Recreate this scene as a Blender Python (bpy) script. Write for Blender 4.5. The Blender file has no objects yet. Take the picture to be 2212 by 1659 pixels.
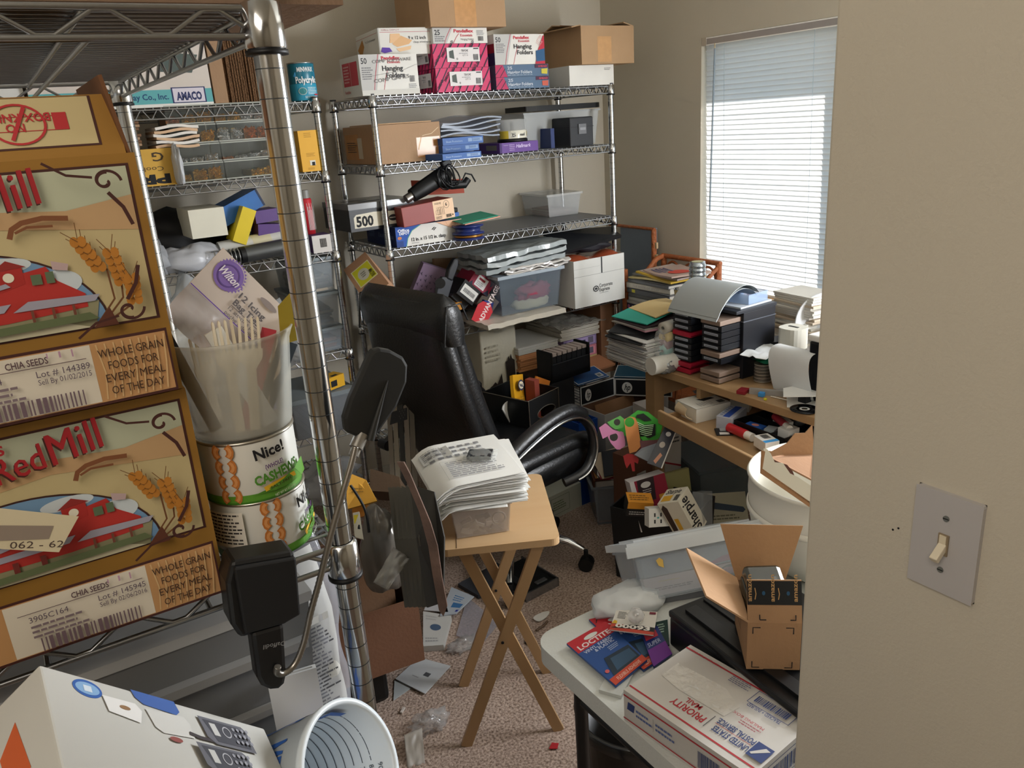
import bpy, math, random
from mathutils import Vector, Matrix, noise
random.seed(7)
S = bpy.context.scene
COL = S.collection
R = math.radians
# ---------------------------------------------------------------- camera
CH = 1.68                      # camera height above the carpet
YAW, PITCH, ROLL, FPX = R(31.480), R(18.326), R(-3.956), 1723.3
_f = Vector((math.sin(YAW)*math.cos(PITCH), math.cos(YAW)*math.cos(PITCH), -math.sin(PITCH)))
_r = Vector((math.cos(YAW), -math.sin(YAW), 0)); _u = _r.cross(_f)
RX = _r*math.cos(ROLL)+_u*math.sin(ROLL); UX = -_r*math.sin(ROLL)+_u*math.cos(ROLL)
cd = bpy.data.cameras.new('camera'); cam = bpy.data.objects.new('camera', cd); COL.objects.link(cam)
cd.sensor_width = 36.0; cd.lens = FPX*36.0/2212; cd.clip_start = 0.02
cam.matrix_world = Matrix(((RX.x, UX.x, -_f.x, 0), (RX.y, UX.y, -_f.y, 0), (RX.z, UX.z, -_f.z, CH), (0, 0, 0, 1)))
S.camera = cam
# ---------------------------------------------------------------- world, sun, lights, exposure
S.view_settings.view_transform = 'Standard'; S.view_settings.look = 'None'
S.view_settings.exposure = 0.32; S.view_settings.gamma = 1.0; S.view_settings.use_curve_mapping = False
W = bpy.data.worlds.new('sky'); S.world = W; W.use_nodes = True
W.node_tree.nodes['Background'].inputs[0].default_value = (0.42, 0.68, 1.0, 1)
W.node_tree.nodes['Background'].inputs[1].default_value = 1.3
def lamp(name, kind, loc, aim, power, col, **k):
    d = bpy.data.lights.new(name, kind); d.energy = power; d.color = col
    for a, b in k.items(): setattr(d, a, b)
    o = bpy.data.objects.new(name, d); COL.objects.link(o); o.location = loc
    o.rotation_euler = (Vector(aim)-Vector(loc)).to_track_quat('-Z', 'Y').to_euler(); return o
lamp('sun', 'SUN', (6, 1, 6), (6-1.0, 1+0.55, 6-0.95), 11, (1, .98, .95), angle=R(1.0))
lamp('added_warm_fill', 'AREA', (-.55, -.20, 2.3), (0.76, .1, 1.1), 13, (1, .90, .78), shape='RECTANGLE', size=1.0, size_y=.8)  # added fill light out of view, brightens the entry wall and near shelf
lamp('added_room_fill', 'AREA', (2.78, .85, 1.45), (0, 1.6, 1.2), 112, (.93, .96, 1), shape='RECTANGLE', size=1.1, size_y=1.1)  # added fill light before a closed wall, brightens the room out of view
try:
    S.cycles.use_denoising = True; S.cycles.max_bounces = 8; S.cycles.diffuse_bounces = 5; S.cycles.glossy_bounces = 4
    S.cycles.transmission_bounces = 4; S.cycles.transparent_max_bounces = 16
    S.cycles.caustics_reflective = False; S.cycles.caustics_refractive = False; S.cycles.sample_clamp_indirect = 6
except Exception: pass
# ---------------------------------------------------------------- reading places off the calibrated view
def ray(x, y): return _f + RX*((x-1106)/FPX) - UX*((y-829.5)/FPX)
def Zp(x, y, z): d = ray(x, y); t = (z-CH)/d.z; return Vector((d.x*t, d.y*t, z))
def Yp(x, y, Y): d = ray(x, y); t = Y/d.y; return Vector((d.x*t, Y, CH+d.z*t))
def Xp(x, y, X): d = ray(x, y); t = X/d.x; return Vector((X, d.y*t, CH+d.z*t))
def Dp(x, y, t): d = ray(x, y); return Vector((0, 0, CH)) + d*t
def pj(P): w = Vector(P)-Vector((0, 0, CH)); t = w.dot(_f); return (1106+FPX*w.dot(RX)/t, 829.5-FPX*w.dot(UX)/t)
def hgt(P, x, y):              # height above P that reads at row y
    lo, hi = -1.5, 1.5
    for _ in range(40):
        m = (lo+hi)/2
        if pj(Vector(P)+Vector((0, 0, m)))[1] > y: lo = m
        else: hi = m
    return lo
# ---------------------------------------------------------------- frames
def fr(P, deg=0): return Matrix.Translation(P) @ Matrix.Rotation(R(deg), 4, 'Z')
def fre(P, rx=0, ry=0, rz=0): return Matrix.Translation(P) @ Matrix.Rotation(R(rz), 4, 'Z') @ Matrix.Rotation(R(ry), 4, 'Y') @ Matrix.Rotation(R(rx), 4, 'X')
def fr3(P0, P1, P2):           # x towards P1, z as near P2 as it can be, y = depth
    x = (P1-P0).normalized(); z = (P2-P0); z = (z - x*z.dot(x)).normalized(); y = z.cross(x)
    return Matrix(((x.x, y.x, z.x, P0.x), (x.y, y.y, z.y, P0.y), (x.z, y.z, z.z, P0.z), (0, 0, 0, 1)))
def fb(a, b, z, c=None):       # foot line a-b standing on height z, c = pixel above a
    P0, P1 = Zp(*a, z), Zp(*b, z)
    if abs(z-CH) < .5:         # near eye level a plane at a known distance is the surer reading
        P0, P1 = Yp(*a, 2.992), Yp(*b, 2.992); P0.z = z; P1.z = z
    d = P1-P0
    M = Matrix.Translation(P0) @ Matrix.Rotation(math.atan2(d.y, d.x), 4, 'Z')
    return M, d.length, (hgt(P0, *c) if c else 0)
# ---------------------------------------------------------------- materials
_mc = {}
def hx(c):
    if isinstance(c, int):
        v = [((c >> s) & 255)/255 for s in (16, 8, 0)]
        return [(q/12.92 if q <= .04045 else ((q+.055)/1.055)**2.4) for q in v]
    return list(c)
def M(c, rough=.6, metal=0, alpha=1, bump=0, bs=60, var=.06, vs=9, spec=.4, trans=0, name=None, emit=0, coat=0):
    if isinstance(c, bpy.types.Material): return c
    key = (str(c), rough, metal, alpha, bump, bs, var, vs, spec, trans, emit, coat)
    if key in _mc: return _mc[key]
    m = bpy.data.materials.new(name or 'surface'); m.use_nodes = True; nt = m.node_tree; b = nt.nodes['Principled BSDF']
    col = hx(c); b.inputs['Base Color'].default_value = (*col, 1); b.inputs['Roughness'].default_value = rough
    b.inputs['Metallic'].default_value = metal; b.inputs['Alpha'].default_value = alpha
    b.inputs['Specular IOR Level'].default_value = spec; b.inputs['Coat Weight'].default_value = coat
    if trans: b.inputs['Transmission Weight'].default_value = trans
    if emit: b.inputs['Emission Color'].default_value = (*col, 1); b.inputs['Emission Strength'].default_value = emit
    L = nt.links
    if var or bump:
        tc = nt.nodes.new('ShaderNodeTexCoord')
        if var:
            n = nt.nodes.new('ShaderNodeTexNoise'); n.inputs['Scale'].default_value = vs; n.inputs['Detail'].default_value = 4
            L.new(tc.outputs['Object'], n.inputs['Vector'])
            x = nt.nodes.new('ShaderNodeMix'); x.data_type = 'RGBA'
            x.inputs[6].default_value = (*[q*(1-var*1.6) for q in col], 1); x.inputs[7].default_value = (*[min(1, q*(1+var*1.6)) for q in col], 1)
            L.new(n.outputs['Fac'], x.inputs[0]); L.new(x.outputs[2], b.inputs['Base Color'])
        if bump:
            n2 = nt.nodes.new('ShaderNodeTexNoise'); n2.inputs['Scale'].default_value = bs; n2.inputs['Detail'].default_value = 3
            L.new(tc.outputs['Object'], n2.inputs['Vector'])
            bp = nt.nodes.new('ShaderNodeBump'); bp.inputs['Strength'].default_value = bump; bp.inputs['Distance'].default_value = .01
            L.new(n2.outputs['Fac'], bp.inputs['Height']); L.new(bp.outputs[0], b.inputs['Normal'])
    _mc[key] = m; return m
def wood(c, c2, sc=(2, 30, 30), rough=.45):
    key = ('wood', str(c), str(c2), sc)
    if key in _mc: return _mc[key]
    m = M(c, rough, var=0, bump=0, name='wood', spec=.41+len(_mc)*1e-5); nt = m.node_tree; b = nt.nodes['Principled BSDF']
    tc = nt.nodes.new('ShaderNodeTexCoord'); mp = nt.nodes.new('ShaderNodeMapping'); mp.inputs['Scale'].default_value = sc
    n = nt.nodes.new('ShaderNodeTexNoise'); n.inputs['Scale'].default_value = 1.5; n.inputs['Detail'].default_value = 6
    r = nt.nodes.new('ShaderNodeMix'); r.data_type = 'RGBA'; r.inputs[6].default_value = (*hx(c), 1); r.inputs[7].default_value = (*hx(c2), 1)
    nt.links.new(tc.outputs['Object'], mp.inputs[0]); nt.links.new(mp.outputs[0], n.inputs['Vector'])
    nt.links.new(n.outputs['Fac'], r.inputs[0]); nt.links.new(r.outputs[2], b.inputs['Base Color'])
    _mc[key] = m; return m
def CB(c=0xA97E52):
    v = hx(c); g = sum(v)/3; c = tuple(round(q*.78+g*.22, 4) for q in v)
    return M(c, .85, bump=.12, bs=90, var=.07, spec=.15)
def clear(c=0xD8DEE2, a=.3, rough=.2):
    return M(c, rough, alpha=a, var=0, spec=.6, name='clear_plastic')
CHROME = M(0xC6C8CA, .16, 1, var=.03, vs=30, name='chrome')
CHROME2 = M(0xA8AAAC, .28, 1, var=.05, vs=30, name='worn_chrome')
BLK = M(0x0B0C0E, .5, name='black'); DK = M(0x16181B, .55); INK = M(0x15161A, .7, var=0)
WHT = M(0xDAD9D4, .65, name='white_card'); PAPER = M(0xE2E2DF, .8, var=.03, name='paper'); GREY = M(0x8D8F90, .6)
# ---------------------------------------------------------------- mesh builder
_tx = {}
def textgeo(s, bold=0):
    k = (s, bold)
    if k in _tx: return _tx[k]
    cu = bpy.data.curves.new('t', 'FONT'); cu.body = s; cu.size = 1; cu.resolution_u = 2; cu.offset = bold
    o = bpy.data.objects.new('t', cu); me = o.to_mesh()
    V = [(v.co.x, v.co.y) for v in me.vertices]; F = [tuple(p.vertices) for p in me.polygons]
    o.to_mesh_clear(); bpy.data.objects.remove(o); bpy.data.curves.remove(cu)
    if not V: V = [(0, 0)]; F = []
    x0 = min(v[0] for v in V); w = max(v[0] for v in V)-x0
    V = [(v[0]-x0, v[1]) for v in V]; _tx[k] = (V, F, max(w, 1e-4)); return _tx[k]
class MB:
    def __init__(s): s.v = []; s.f = []; s.m = []; s.s = []; s.mats = []
    def mi(s, m):
        m = M(m) if not isinstance(m, bpy.types.Material) else m
        if m not in s.mats: s.mats.append(m)
        return s.mats.index(m)
    def add(s, V, F, m, smooth=False, X=None):
        b = len(s.v); i = s.mi(m)
        s.v += [tuple(X @ Vector(v)) if X is not None else tuple(v) for v in V]
        for f in F: s.f.append(tuple(b+k for k in f)); s.m.append(i); s.s.append(smooth)
        return s
    def box(s, x0, y0, z0, x1, y1, z1, m, X=None, taper=0):
        t = taper
        V = [(x0+t, y0+t, z0), (x1-t, y0+t, z0), (x1-t, y1-t, z0), (x0+t, y1-t, z0), (x0, y0, z1), (x1, y0, z1), (x1, y1, z1), (x0, y1, z1)]
        return s.add(V, [(3, 2, 1, 0), (4, 5, 6, 7), (0, 1, 5, 4), (1, 2, 6, 5), (2, 3, 7, 6), (3, 0, 4, 7)], m, False, X)
    def cyl(s, p0, p1, r0, m, r1=None, n=16, caps=True, X=None, smooth=True):
        r1 = r0 if r1 is None else r1; p0 = Vector(p0); p1 = Vector(p1); a = (p1-p0).normalized()
        b = a.orthogonal().normalized(); c = a.cross(b); V = []
        for p, r in ((p0, r0), (p1, r1)):
            for k in range(n):
                t = 2*math.pi*k/n; V.append(p+b*math.cos(t)*r+c*math.sin(t)*r)
        F = [(k, (k+1) % n, n+(k+1) % n, n+k) for k in range(n)]
        s.add(V, F, m, smooth, X)
        if caps: s.add(V, [tuple(range(n-1, -1, -1)), tuple(range(n, 2*n))], m, False, X)
        return s
    def tube(s, P, r, m, n=8, X=None, closed=False, caps=True):
        P = [Vector(p) for p in P]; N = len(P); V = []; up = None
        for i, p in enumerate(P):
            q0 = P[i-1] if (i > 0 or closed) else P[i]; q1 = P[(i+1) % N] if (i < N-1 or closed) else P[i]
            t = (q1-q0).normalized()
            if up is None: up = t.orthogonal().normalized()
            else: up = (up-t*up.dot(t)); up = up.normalized() if up.length > 1e-6 else t.orthogonal().normalized()
            c = t.cross(up); rr = r[i] if isinstance(r, (list, tuple)) else r
            for k in range(n):
                a = 2*math.pi*k/n; V.append(p+up*math.cos(a)*rr+c*math.sin(a)*rr)
        F = []
        for i in range(N if closed else N-1):
            j = (i+1) % N
            for k in range(n): F.append((i*n+k, i*n+(k+1) % n, j*n+(k+1) % n, j*n+k))
        s.add(V, F, m, True, X)
        if caps and not closed: s.add(V, [tuple(range(n-1, -1, -1)), tuple(range((N-1)*n, N*n))], m, False, X)
        return s
    def lathe(s, prof, m, n=32, X=None, a0=0, a1=360):
        V = []; full = abs(a1-a0) >= 359.9; K = n if full else n+1
        for r, z in prof:
            for k in range(K):
                t = R(a0+(a1-a0)*k/n); V.append((r*math.cos(t), r*math.sin(t), z))
        F = []
        for i in range(len(prof)-1):
            for k in range(n):
                k2 = (k+1) % K; F.append((i*K+k, i*K+k2, (i+1)*K+k2, (i+1)*K+k))
        return s.add(V, F, m, True, X)
    def prism(s, poly, h, m, X=None, z0=0, smooth=False):
        n = len(poly); V = [(x, y, z0) for x, y in poly]+[(x, y, z0+h) for x, y in poly]
        s.add(V, [tuple(range(n-1, -1, -1)), tuple(range(n, 2*n))], m, False, X)
        return s.add(V, [(k, (k+1) % n, n+(k+1) % n, n+k) for k in range(n)], m, smooth, X)
    def grid(s, fn, nu, nv, m, X=None, smooth=True, thick=0):
        V = [Vector(fn(i/nu, j/nv)) for j in range(nv+1) for i in range(nu+1)]
        F = [(j*(nu+1)+i, j*(nu+1)+i+1, (j+1)*(nu+1)+i+1, (j+1)*(nu+1)+i) for j in range(nv) for i in range(nu)]
        s.add(V, F, m, smooth, X)
        if thick:
            w = nu+1
            nrm = (V[1]-V[0]).cross(V[w]-V[0]).normalized()*-thick
            s.add([v+nrm for v in V], [f[::-1] for f in F], m, smooth, X)
            rim = [i for i in range(w)]+[j*w+nu for j in range(1, nv+1)]+[nv*w+i for i in range(nu-1, -1, -1)]+[j*w for j in range(nv-1, 0, -1)]
            q = len(rim); s.add([V[k] for k in rim]+[V[k]+nrm for k in rim], [((k+1) % q, k, q+k, q+(k+1) % q) for k in range(q)], m, False, X)
        return s
    # ---- printing on a face: mp(u, v, off) -> point, u and v in metres
    def art(s, mp, W_, H_, items, X=None, e=.0004, seg=1):
        lay = 1
        for it in items:
            k = it[0]; o = e*lay; lay += .5
            if k == 'r':        # rectangle u0 v0 u1 v1 colour
                _, a, b, c, d, m = it[:6]; n = seg if (c-a) > .03 else 1
                for q in range(n):
                    ua, ub = a+(c-a)*q/n, a+(c-a)*(q+1)/n
                    s.add([mp(ua*W_, b*H_, o), mp(ub*W_, b*H_, o), mp(ub*W_, d*H_, o), mp(ua*W_, d*H_, o)], [(0, 1, 2, 3)], _fl(m), False, X)
            elif k == 'p':      # polygon [(u,v)..] colour
                s.add([mp(a*W_, b*H_, o) for a, b in it[1]], [tuple(range(len(it[1])))], _fl(it[2]), False, X)
            elif k == 'e':      # ellipse u v ru rv colour
                _, a, b, c, d, m = it[:6]; n = 28
                s.add([mp((a+c*math.cos(2*math.pi*q/n))*W_, (b+d*math.sin(2*math.pi*q/n))*H_, o) for q in range(n)], [tuple(range(n))], _fl(m), False, X)
            elif k == 'g':      # ring u v ru rv width colour
                _, a, b, c, d, w, m = it[:7]; n = 28; V = []
                for f_ in (1, 1-w):
                    V += [mp((a+c*f_*math.cos(2*math.pi*q/n))*W_, (b+d*f_*math.sin(2*math.pi*q/n))*H_, o) for q in range(n)]
                s.add(V, [(q, (q+1) % n, n+(q+1) % n, n+q) for q in range(n)], _fl(m), False, X)
            elif k == 'f':      # frame u0 v0 u1 v1 width(m) colour
                _, a, b, c, d, w, m = it[:7]; wu, wv = w/W_, w/H_
                for q in ((a, b, c, b+wv), (a, d-wv, c, d), (a, b, a+wu, d), (c-wu, b, c, d)):
                    s.add([mp(q[0]*W_, q[1]*H_, o), mp(q[2]*W_, q[1]*H_, o), mp(q[2]*W_, q[3]*H_, o), mp(q[0]*W_, q[3]*H_, o)], [(0, 1, 2, 3)], _fl(m), False, X)
            elif k == 'l':      # polyline [(u,v)..] width(m) colour
                P = [(a*W_, b*H_) for a, b in it[1]]; w = it[2]/2; V = []
                for q in range(len(P)):
                    p0 = P[max(q-1, 0)]; p1 = P[min(q+1, len(P)-1)]; dx, dy = p1[0]-p0[0], p1[1]-p0[1]; L = math.hypot(dx, dy) or 1
                    V += [mp(P[q][0]-dy/L*w, P[q][1]+dx/L*w, o), mp(P[q][0]+dy/L*w, P[q][1]-dx/L*w, o)]
                s.add(V, [(2*q+1, 2*q+3, 2*q+2, 2*q) for q in range(len(P)-1)], _fl(it[3]), False, X)
            elif k == 'T':      # text u v height(frac of H) string colour [rot] [maxwidth frac] [bold] [shear]
                _, a, b, h, st, m = it[:6]; rot = it[6] if len(it) > 6 else 0; mw = it[7] if len(it) > 7 else 0; bd = it[8] if len(it) > 8 else 0
                sh = it[9] if len(it) > 9 else 0
                V, F, w = textgeo(st, bd); sc = h*H_/.7; sx = sc
                if mw: sx = mw*W_/w
                c_, s_ = math.cos(R(rot)), math.sin(R(rot))
                s.add([mp(a*W_+(x*sx+y*sc*sh)*c_-y*sc*s_, b*H_+(x*sx+y*sc*sh)*s_+y*sc*c_, o) for x, y in V], F, _fl(m), False, X)
            elif k == 'b':      # bar code u0 v0 u1 v1 colour
                _, a, b, c, d, m = it[:6]; rn = random.Random(int(a*997+b*31)); x = a; w = (c-a)/40
                while x < c:
                    g = w*rn.choice((.6, 1, 1.6)); x2 = min(c, x+g)
                    s.add([mp(x*W_, b*H_, o), mp(x2*W_, b*H_, o), mp(x2*W_, d*H_, o), mp(x*W_, d*H_, o)], [(0, 1, 2, 3)], _fl(m), False, X); x = x2+w*rn.choice((.7, 1.1))
            elif k == 'n':      # fine print: u0 v0 u1 v1 rows colour
                _, a, b, c, d, r_, m = it[:7]; rn = random.Random(int(a*911+d*77+r_)); hh = (d-b)/r_
                for q in range(r_):
                    y0 = b+hh*q; x = a; end = a+(c-a)*rn.uniform(.75, 1)
                    while x < end:
                        w = (c-a)*rn.uniform(.06, .18); x2 = min(end, x+w)
                        s.add([mp(x*W_, (y0+hh*.3)*H_, o), mp(x2*W_, (y0+hh*.3)*H_, o), mp(x2*W_, (y0+hh*.75)*H_, o), mp(x*W_, (y0+hh*.75)*H_, o)], [(0, 1, 2, 3)], _fl(m), False, X)
                        x = x2+(c-a)*.025
        return s
    def face(s, side, dims, items, X=None, e=.0004):
        x0, y0, z0, x1, y1, z1 = dims
        O, U, V_, N = {'F': ((x0, y0, z0), (1, 0, 0), (0, 0, 1), (0, -1, 0)), 'B': ((x1, y1, z0), (-1, 0, 0), (0, 0, 1), (0, 1, 0)),
                       'R': ((x1, y0, z0), (0, 1, 0), (0, 0, 1), (1, 0, 0)), 'L': ((x0, y1, z0), (0, -1, 0), (0, 0, 1), (-1, 0, 0)),
                       'T': ((x0, y0, z1), (1, 0, 0), (0, 1, 0), (0, 0, 1)), 'Q': ((x1, y0, z1), (0, 1, 0), (-1, 0, 0), (0, 0, 1)), 'P': ((x0, y1, z1), (0, -1, 0), (1, 0, 0), (0, 0, 1))}[side]
        O, U, V_, N = map(Vector, (O, U, V_, N)); D = Vector((x1-x0, y1-y0, z1-z0))
        w = abs(U.dot(D)); h = abs(V_.dot(D))
        return s.art(lambda u, v, o: O+U*u+V_*v+N*o, w, h, items, X, e)
    def build(s, name, parent=None, mw=None, bevel=0, sub=0, part_label=None, solid=0):
        me = bpy.data.meshes.new(name); me.from_pydata(s.v, [], s.f); me.update()
        for m in s.mats: me.materials.append(m)
        me.polygons.foreach_set('material_index', s.m); me.polygons.foreach_set('use_smooth', s.s)
        o = bpy.data.objects.new(name, me); COL.objects.link(o)
        if parent is not None: o.parent = parent
        if mw is not None: o.matrix_local = mw
        if bevel:
            b = o.modifiers.new('b', 'BEVEL'); b.width = bevel; b.segments = 2; b.limit_method = 'ANGLE'; b.angle_limit = R(50)
        if solid: q = o.modifiers.new('s', 'SOLIDIFY'); q.thickness = solid
        if sub: q = o.modifiers.new('s', 'SUBSURF'); q.levels = sub; q.render_levels = sub
        if part_label: o['label'] = part_label
        return o
def _fl(m): return m if isinstance(m, bpy.types.Material) else M(m, .6, var=0)
def tag(o, label, cat, group=None, kind=None):
    if label: o['label'] = label
    if cat: o['category'] = cat
    if group: o['group'] = group
    if kind: o['kind'] = kind
    return o
def empty(name, mw, label, cat, group=None):
    o = bpy.data.objects.new(name, None); COL.objects.link(o); o.empty_display_size = .05; o.matrix_world = mw
    return tag(o, label, cat, group)
def struct(mb, name, **k):
    o = mb.build(name, **k); o['kind'] = 'structure'; return o
def dup(o, mw, label=None, group=None, parent=None):
    c = o.copy(); COL.objects.link(c)
    if parent is not None: c.parent = parent
    else: c.matrix_world = mw
    if label: c['label'] = label
    if group: c['group'] = group
    for ch in list(o.children): dup(ch, None, parent=c)
    return c
def I(x=0, y=0, z=0): return Matrix.Translation((x, y, z))
def lerp(a, b, t): return a+(b-a)*t
# ---------------------------------------------------------------- generic things
def carton(name, label, cat, X, w, d, h, m, art={}, group=None, bevel=0, lid=None, slits=True):
    """closed box; art = {face letter: [items]}"""
    b = MB(); b.box(0, 0, 0, w, d, h, m)
    for k, it in art.items(): b.face(k, (0, 0, 0, w, d, h), it)
    o = b.build(name, mw=X, bevel=bevel); tag(o, label, cat, group); return o
def openbox(name, label, cat, X, w, d, h, m, mi=None, t=.004, flaps=(), art={}, group=None, taper=0, rim=0, part_name='box_body'):
    """walls and floor; flaps = (side, length, angle from straight up)"""
    e = empty(name, X, label, cat, group); mi = mi or m
    b = MB(); k = taper
    def wall(P, Q, n):  # outer bottom edge P-Q
        pass
    oo = [(k, k, 0), (w-k, k, 0), (w-k, d-k, 0), (k, d-k, 0), (0, 0, h), (w, 0, h), (w, d, h), (0, d, h)]
    ii = [(k+t, k+t, t), (w-k-t, k+t, t), (w-k-t, d-k-t, t), (k+t, d-k-t, t), (t, t, h), (w-t, t, h), (w-t, d-t, h), (t, d-t, h)]
    b.add(oo, [(3, 2, 1, 0), (0, 1, 5, 4), (1, 2, 6, 5), (2, 3, 7, 6), (3, 0, 4, 7)], m)
    b.add(ii, [(0, 1, 2, 3), (4, 5, 1, 0), (5, 6, 2, 1), (6, 7, 3, 2), (7, 4, 0, 3)], mi)
    b.add(oo[4:]+ii[4:], [(0, 1, 5, 4), (1, 2, 6, 5), (2, 3, 7, 6), (3, 0, 4, 7)], m)
    if rim:
        r = rim
        b.box(-r, -r, h-.006, w+r, t, h+.002, m); b.box(-r, d-t, h-.006, w+r, d+r, h+.002, m)
        b.box(-r, t, h-.006, t, d-t, h+.002, m); b.box(w-t, t, h-.006, w+r, d-t, h+.002, m)
    for f, it in art.items(): b.face(f, (0, 0, 0, w, d, h), it)
    b.build(part_name, e)
    for side, ln, an in flaps:
        f = MB(); L_ = d if side in 'LR' else w
        f.box(0, 0, 0, L_, t, ln, m)
        Xf = {'F': Matrix.Translation((0, 0, h)) @ Matrix.Rotation(R(an), 4, 'X'),
              'B': Matrix.Translation((w, d, h)) @ Matrix.Rotation(R(180), 4, 'Z') @ Matrix.Rotation(R(an), 4, 'X'),
              'L': Matrix.Translation((0, d, h)) @ Matrix.Rotation(R(-90), 4, 'Z') @ Matrix.Rotation(R(an), 4, 'X'),
              'R': Matrix.Translation((w, 0, h)) @ Matrix.Rotation(R(90), 4, 'Z') @ Matrix.Rotation(R(an), 4, 'X')}[side]
        f.build('flap', e, Xf)
    return e
def blob(name, label, cat, P, sx, sy, sz, m, amp=.25, freq=3.0, seed=0, rz=0, flat=True, group=None, n=28, parent=None, rx=0, ry=0):
    b = MB(); V = []; n2 = n//2
    off = Vector((seed*3.7, seed*1.9, seed*5.1))
    for j in range(n2+1):
        th = math.pi*j/n2
        for i in range(n):
            ph = 2*math.pi*i/n; p = Vector((math.sin(th)*math.cos(ph), math.sin(th)*math.sin(ph), math.cos(th)))
            q = noise.noise(p*freq+off)+.5*noise.noise(p*freq*2.3+off)+.3*abs(noise.noise(p*freq*5+off))
            r = 1+amp*q*2; x, y, z = p.x*r*sx/2, p.y*r*sy/2, p.z*r*sz/2
            if flat and z < -sz*.32: z = -sz*.32
            V.append((x, y, z+(sz*.32 if flat else 0)))
    F = [(j*n+i, j*n+(i+1) % n, (j+1)*n+(i+1) % n, (j+1)*n+i) for j in range(n2) for i in range(n)]
    b.add(V, F, m, True); o = b.build(name, parent, fre(P, rx, ry, rz))
    return tag(o, label, cat, group) if cat else o
def pack(b, x0, y0, x1, y1, z0, z1, n, m, jit=.004, seed=1, rot=0, curl=0, m2=None):
    """a pile of sheets as thin slabs with uneven edges"""
    rn = random.Random(seed); h = (z1-z0)/n
    for k in range(n):
        a = R(rn.uniform(-rot, rot)); dx, dy = rn.uniform(-jit, jit), rn.uniform(-jit, jit); z = z0+h*k
        cx, cy = (x0+x1)/2, (y0+y1)/2
        X = Matrix.Translation((cx+dx, cy+dy, 0)) @ Matrix.Rotation(a, 4, 'Z') @ Matrix.Translation((-cx, -cy, 0))
        b.box(x0, y0, z, x1, y1, z+h*.86, (m2 if (m2 and rn.random() < .3) else m), X)
    return b
def disc_(b, c, r, h, m, n=24, X=None): return b.cyl(c, (c[0], c[1], c[2]+h), r, m, n=n, X=X)
# ================================================================ THE ROOM
VIN0 = M(0xE4E4E2, .4)
WALL = M(0xC6BFB0, .9, var=.02, vs=2, bump=.10, bs=260, spec=.1, name='wall_paint')
WX, BY = 2.8, 3.47
cm = M(0x9C8474, .95, var=0, name='carpet', spec=.05); nt = cm.node_tree
tc = nt.nodes.new('ShaderNodeTexCoord'); b_ = nt.nodes['Principled BSDF']
n1 = nt.nodes.new('ShaderNodeTexNoise'); n1.inputs['Scale'].default_value = 130; n1.inputs['Detail'].default_value = 3
n2 = nt.nodes.new('ShaderNodeTexNoise'); n2.inputs['Scale'].default_value = 3.5; n2.inputs['Detail'].default_value = 5
cr = nt.nodes.new('ShaderNodeValToRGB'); cr.color_ramp.elements[0].position = .30; cr.color_ramp.elements[1].position = .62
cr.color_ramp.elements[0].color = (*hx(0x78655A), 1); cr.color_ramp.elements[1].color = (*hx(0xC0AC9E), 1)
mx = nt.nodes.new('ShaderNodeMix'); mx.data_type = 'RGBA'; mx.blend_type = 'MULTIPLY'; mx.inputs[0].default_value = .5
c2 = nt.nodes.new('ShaderNodeValToRGB'); c2.color_ramp.elements[0].color = (.62, .58, .56, 1); c2.color_ramp.elements[1].color = (1, 1, 1, 1)
c2.color_ramp.elements[0].position = .35; c2.color_ramp.elements[1].position = .6
bp = nt.nodes.new('ShaderNodeBump'); bp.inputs['Strength'].default_value = .8; bp.inputs['Distance'].default_value = .006
L = nt.links; L.new(tc.outputs['Object'], n1.inputs[0]); L.new(tc.outputs['Object'], n2.inputs[0]); L.new(n1.outputs['Fac'], cr.inputs[0])
L.new(n2.outputs['Fac'], c2.inputs[0]); L.new(cr.outputs[0], mx.inputs[6]); L.new(c2.outputs[0], mx.inputs[7]); L.new(mx.outputs[2], b_.inputs['Base Color'])
L.new(n1.outputs['Fac'], bp.inputs['Height']); L.new(bp.outputs[0], b_.inputs['Normal'])
struct(MB().box(-.9, -1.7, -.1, WX+.25, BY+.12, 0, cm), 'floor')
struct(MB().box(-.9, -1.7, 2.5, WX+.12, BY+.12, 2.6, M(0xD8D4C8, .9, spec=.1)), 'ceiling')
struct(MB().box(-.9, BY, 0, WX+.12, BY+.12, 2.5, WALL), 'wall_back')
struct(MB().box(-.9, -1.7, 0, -.78, BY, 2.5, WALL), 'wall_left')
WY0, WY1, WZ0, WZ1 = 1.62, 2.765, .845, 1.965
wr = MB()
wr.box(WX, -.3, 0, WX+.12, WY0, 2.5, WALL).box(WX, WY1, 0, WX+.12, BY, 2.5, WALL).box(WX, WY0, 0, WX+.12, WY1, WZ0, WALL).box(WX, WY0, WZ1, WX+.12, WY1, 2.5, WALL)
struct(wr, 'wall_right')
struct(MB().box(-.9, -1.7, 0, WX, -1.58, 2.5, WALL), 'wall_front')
en = MB().box(.76, -1.58, 0, .88, .564, 2.5, WALL)
for x, y in ((1929, 1144), (1941, 1141)):
    p = Xp(x, y, .76); en.cyl(p, p+Vector((-.0006, 0, 0)), .0012, INK, n=8)
struct(en, 'wall_entry', bevel=.004)
struct(MB().box(.88, .0, 0, WX, .1, 2.5, WALL), 'wall_side')
struct(MB().box(WX-.004, .25, .88, WX+.001, 1.45, 2.02, M(0xE8E8E6, .5)).box(WX-.016, .27, .90, WX-.003, .30, 2.0, VIN0).box(WX-.016, 1.40, .90, WX-.003, 1.43, 2.0, VIN0), 'added_window_panel')  # unseen pane added on the closed wall to go with the room fill
tr = MB().box(WX-.018, WY0, WZ0-.02, WX+.1, WY1, WZ0+.003, M(0xC8A070, .5))
struct(tr, 'trim_1')
bb = MB().box(-.78, BY-.014, 0, WX, BY, .085, M(0xC9C6BC, .6)); struct(bb, 'baseboard_back')
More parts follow.
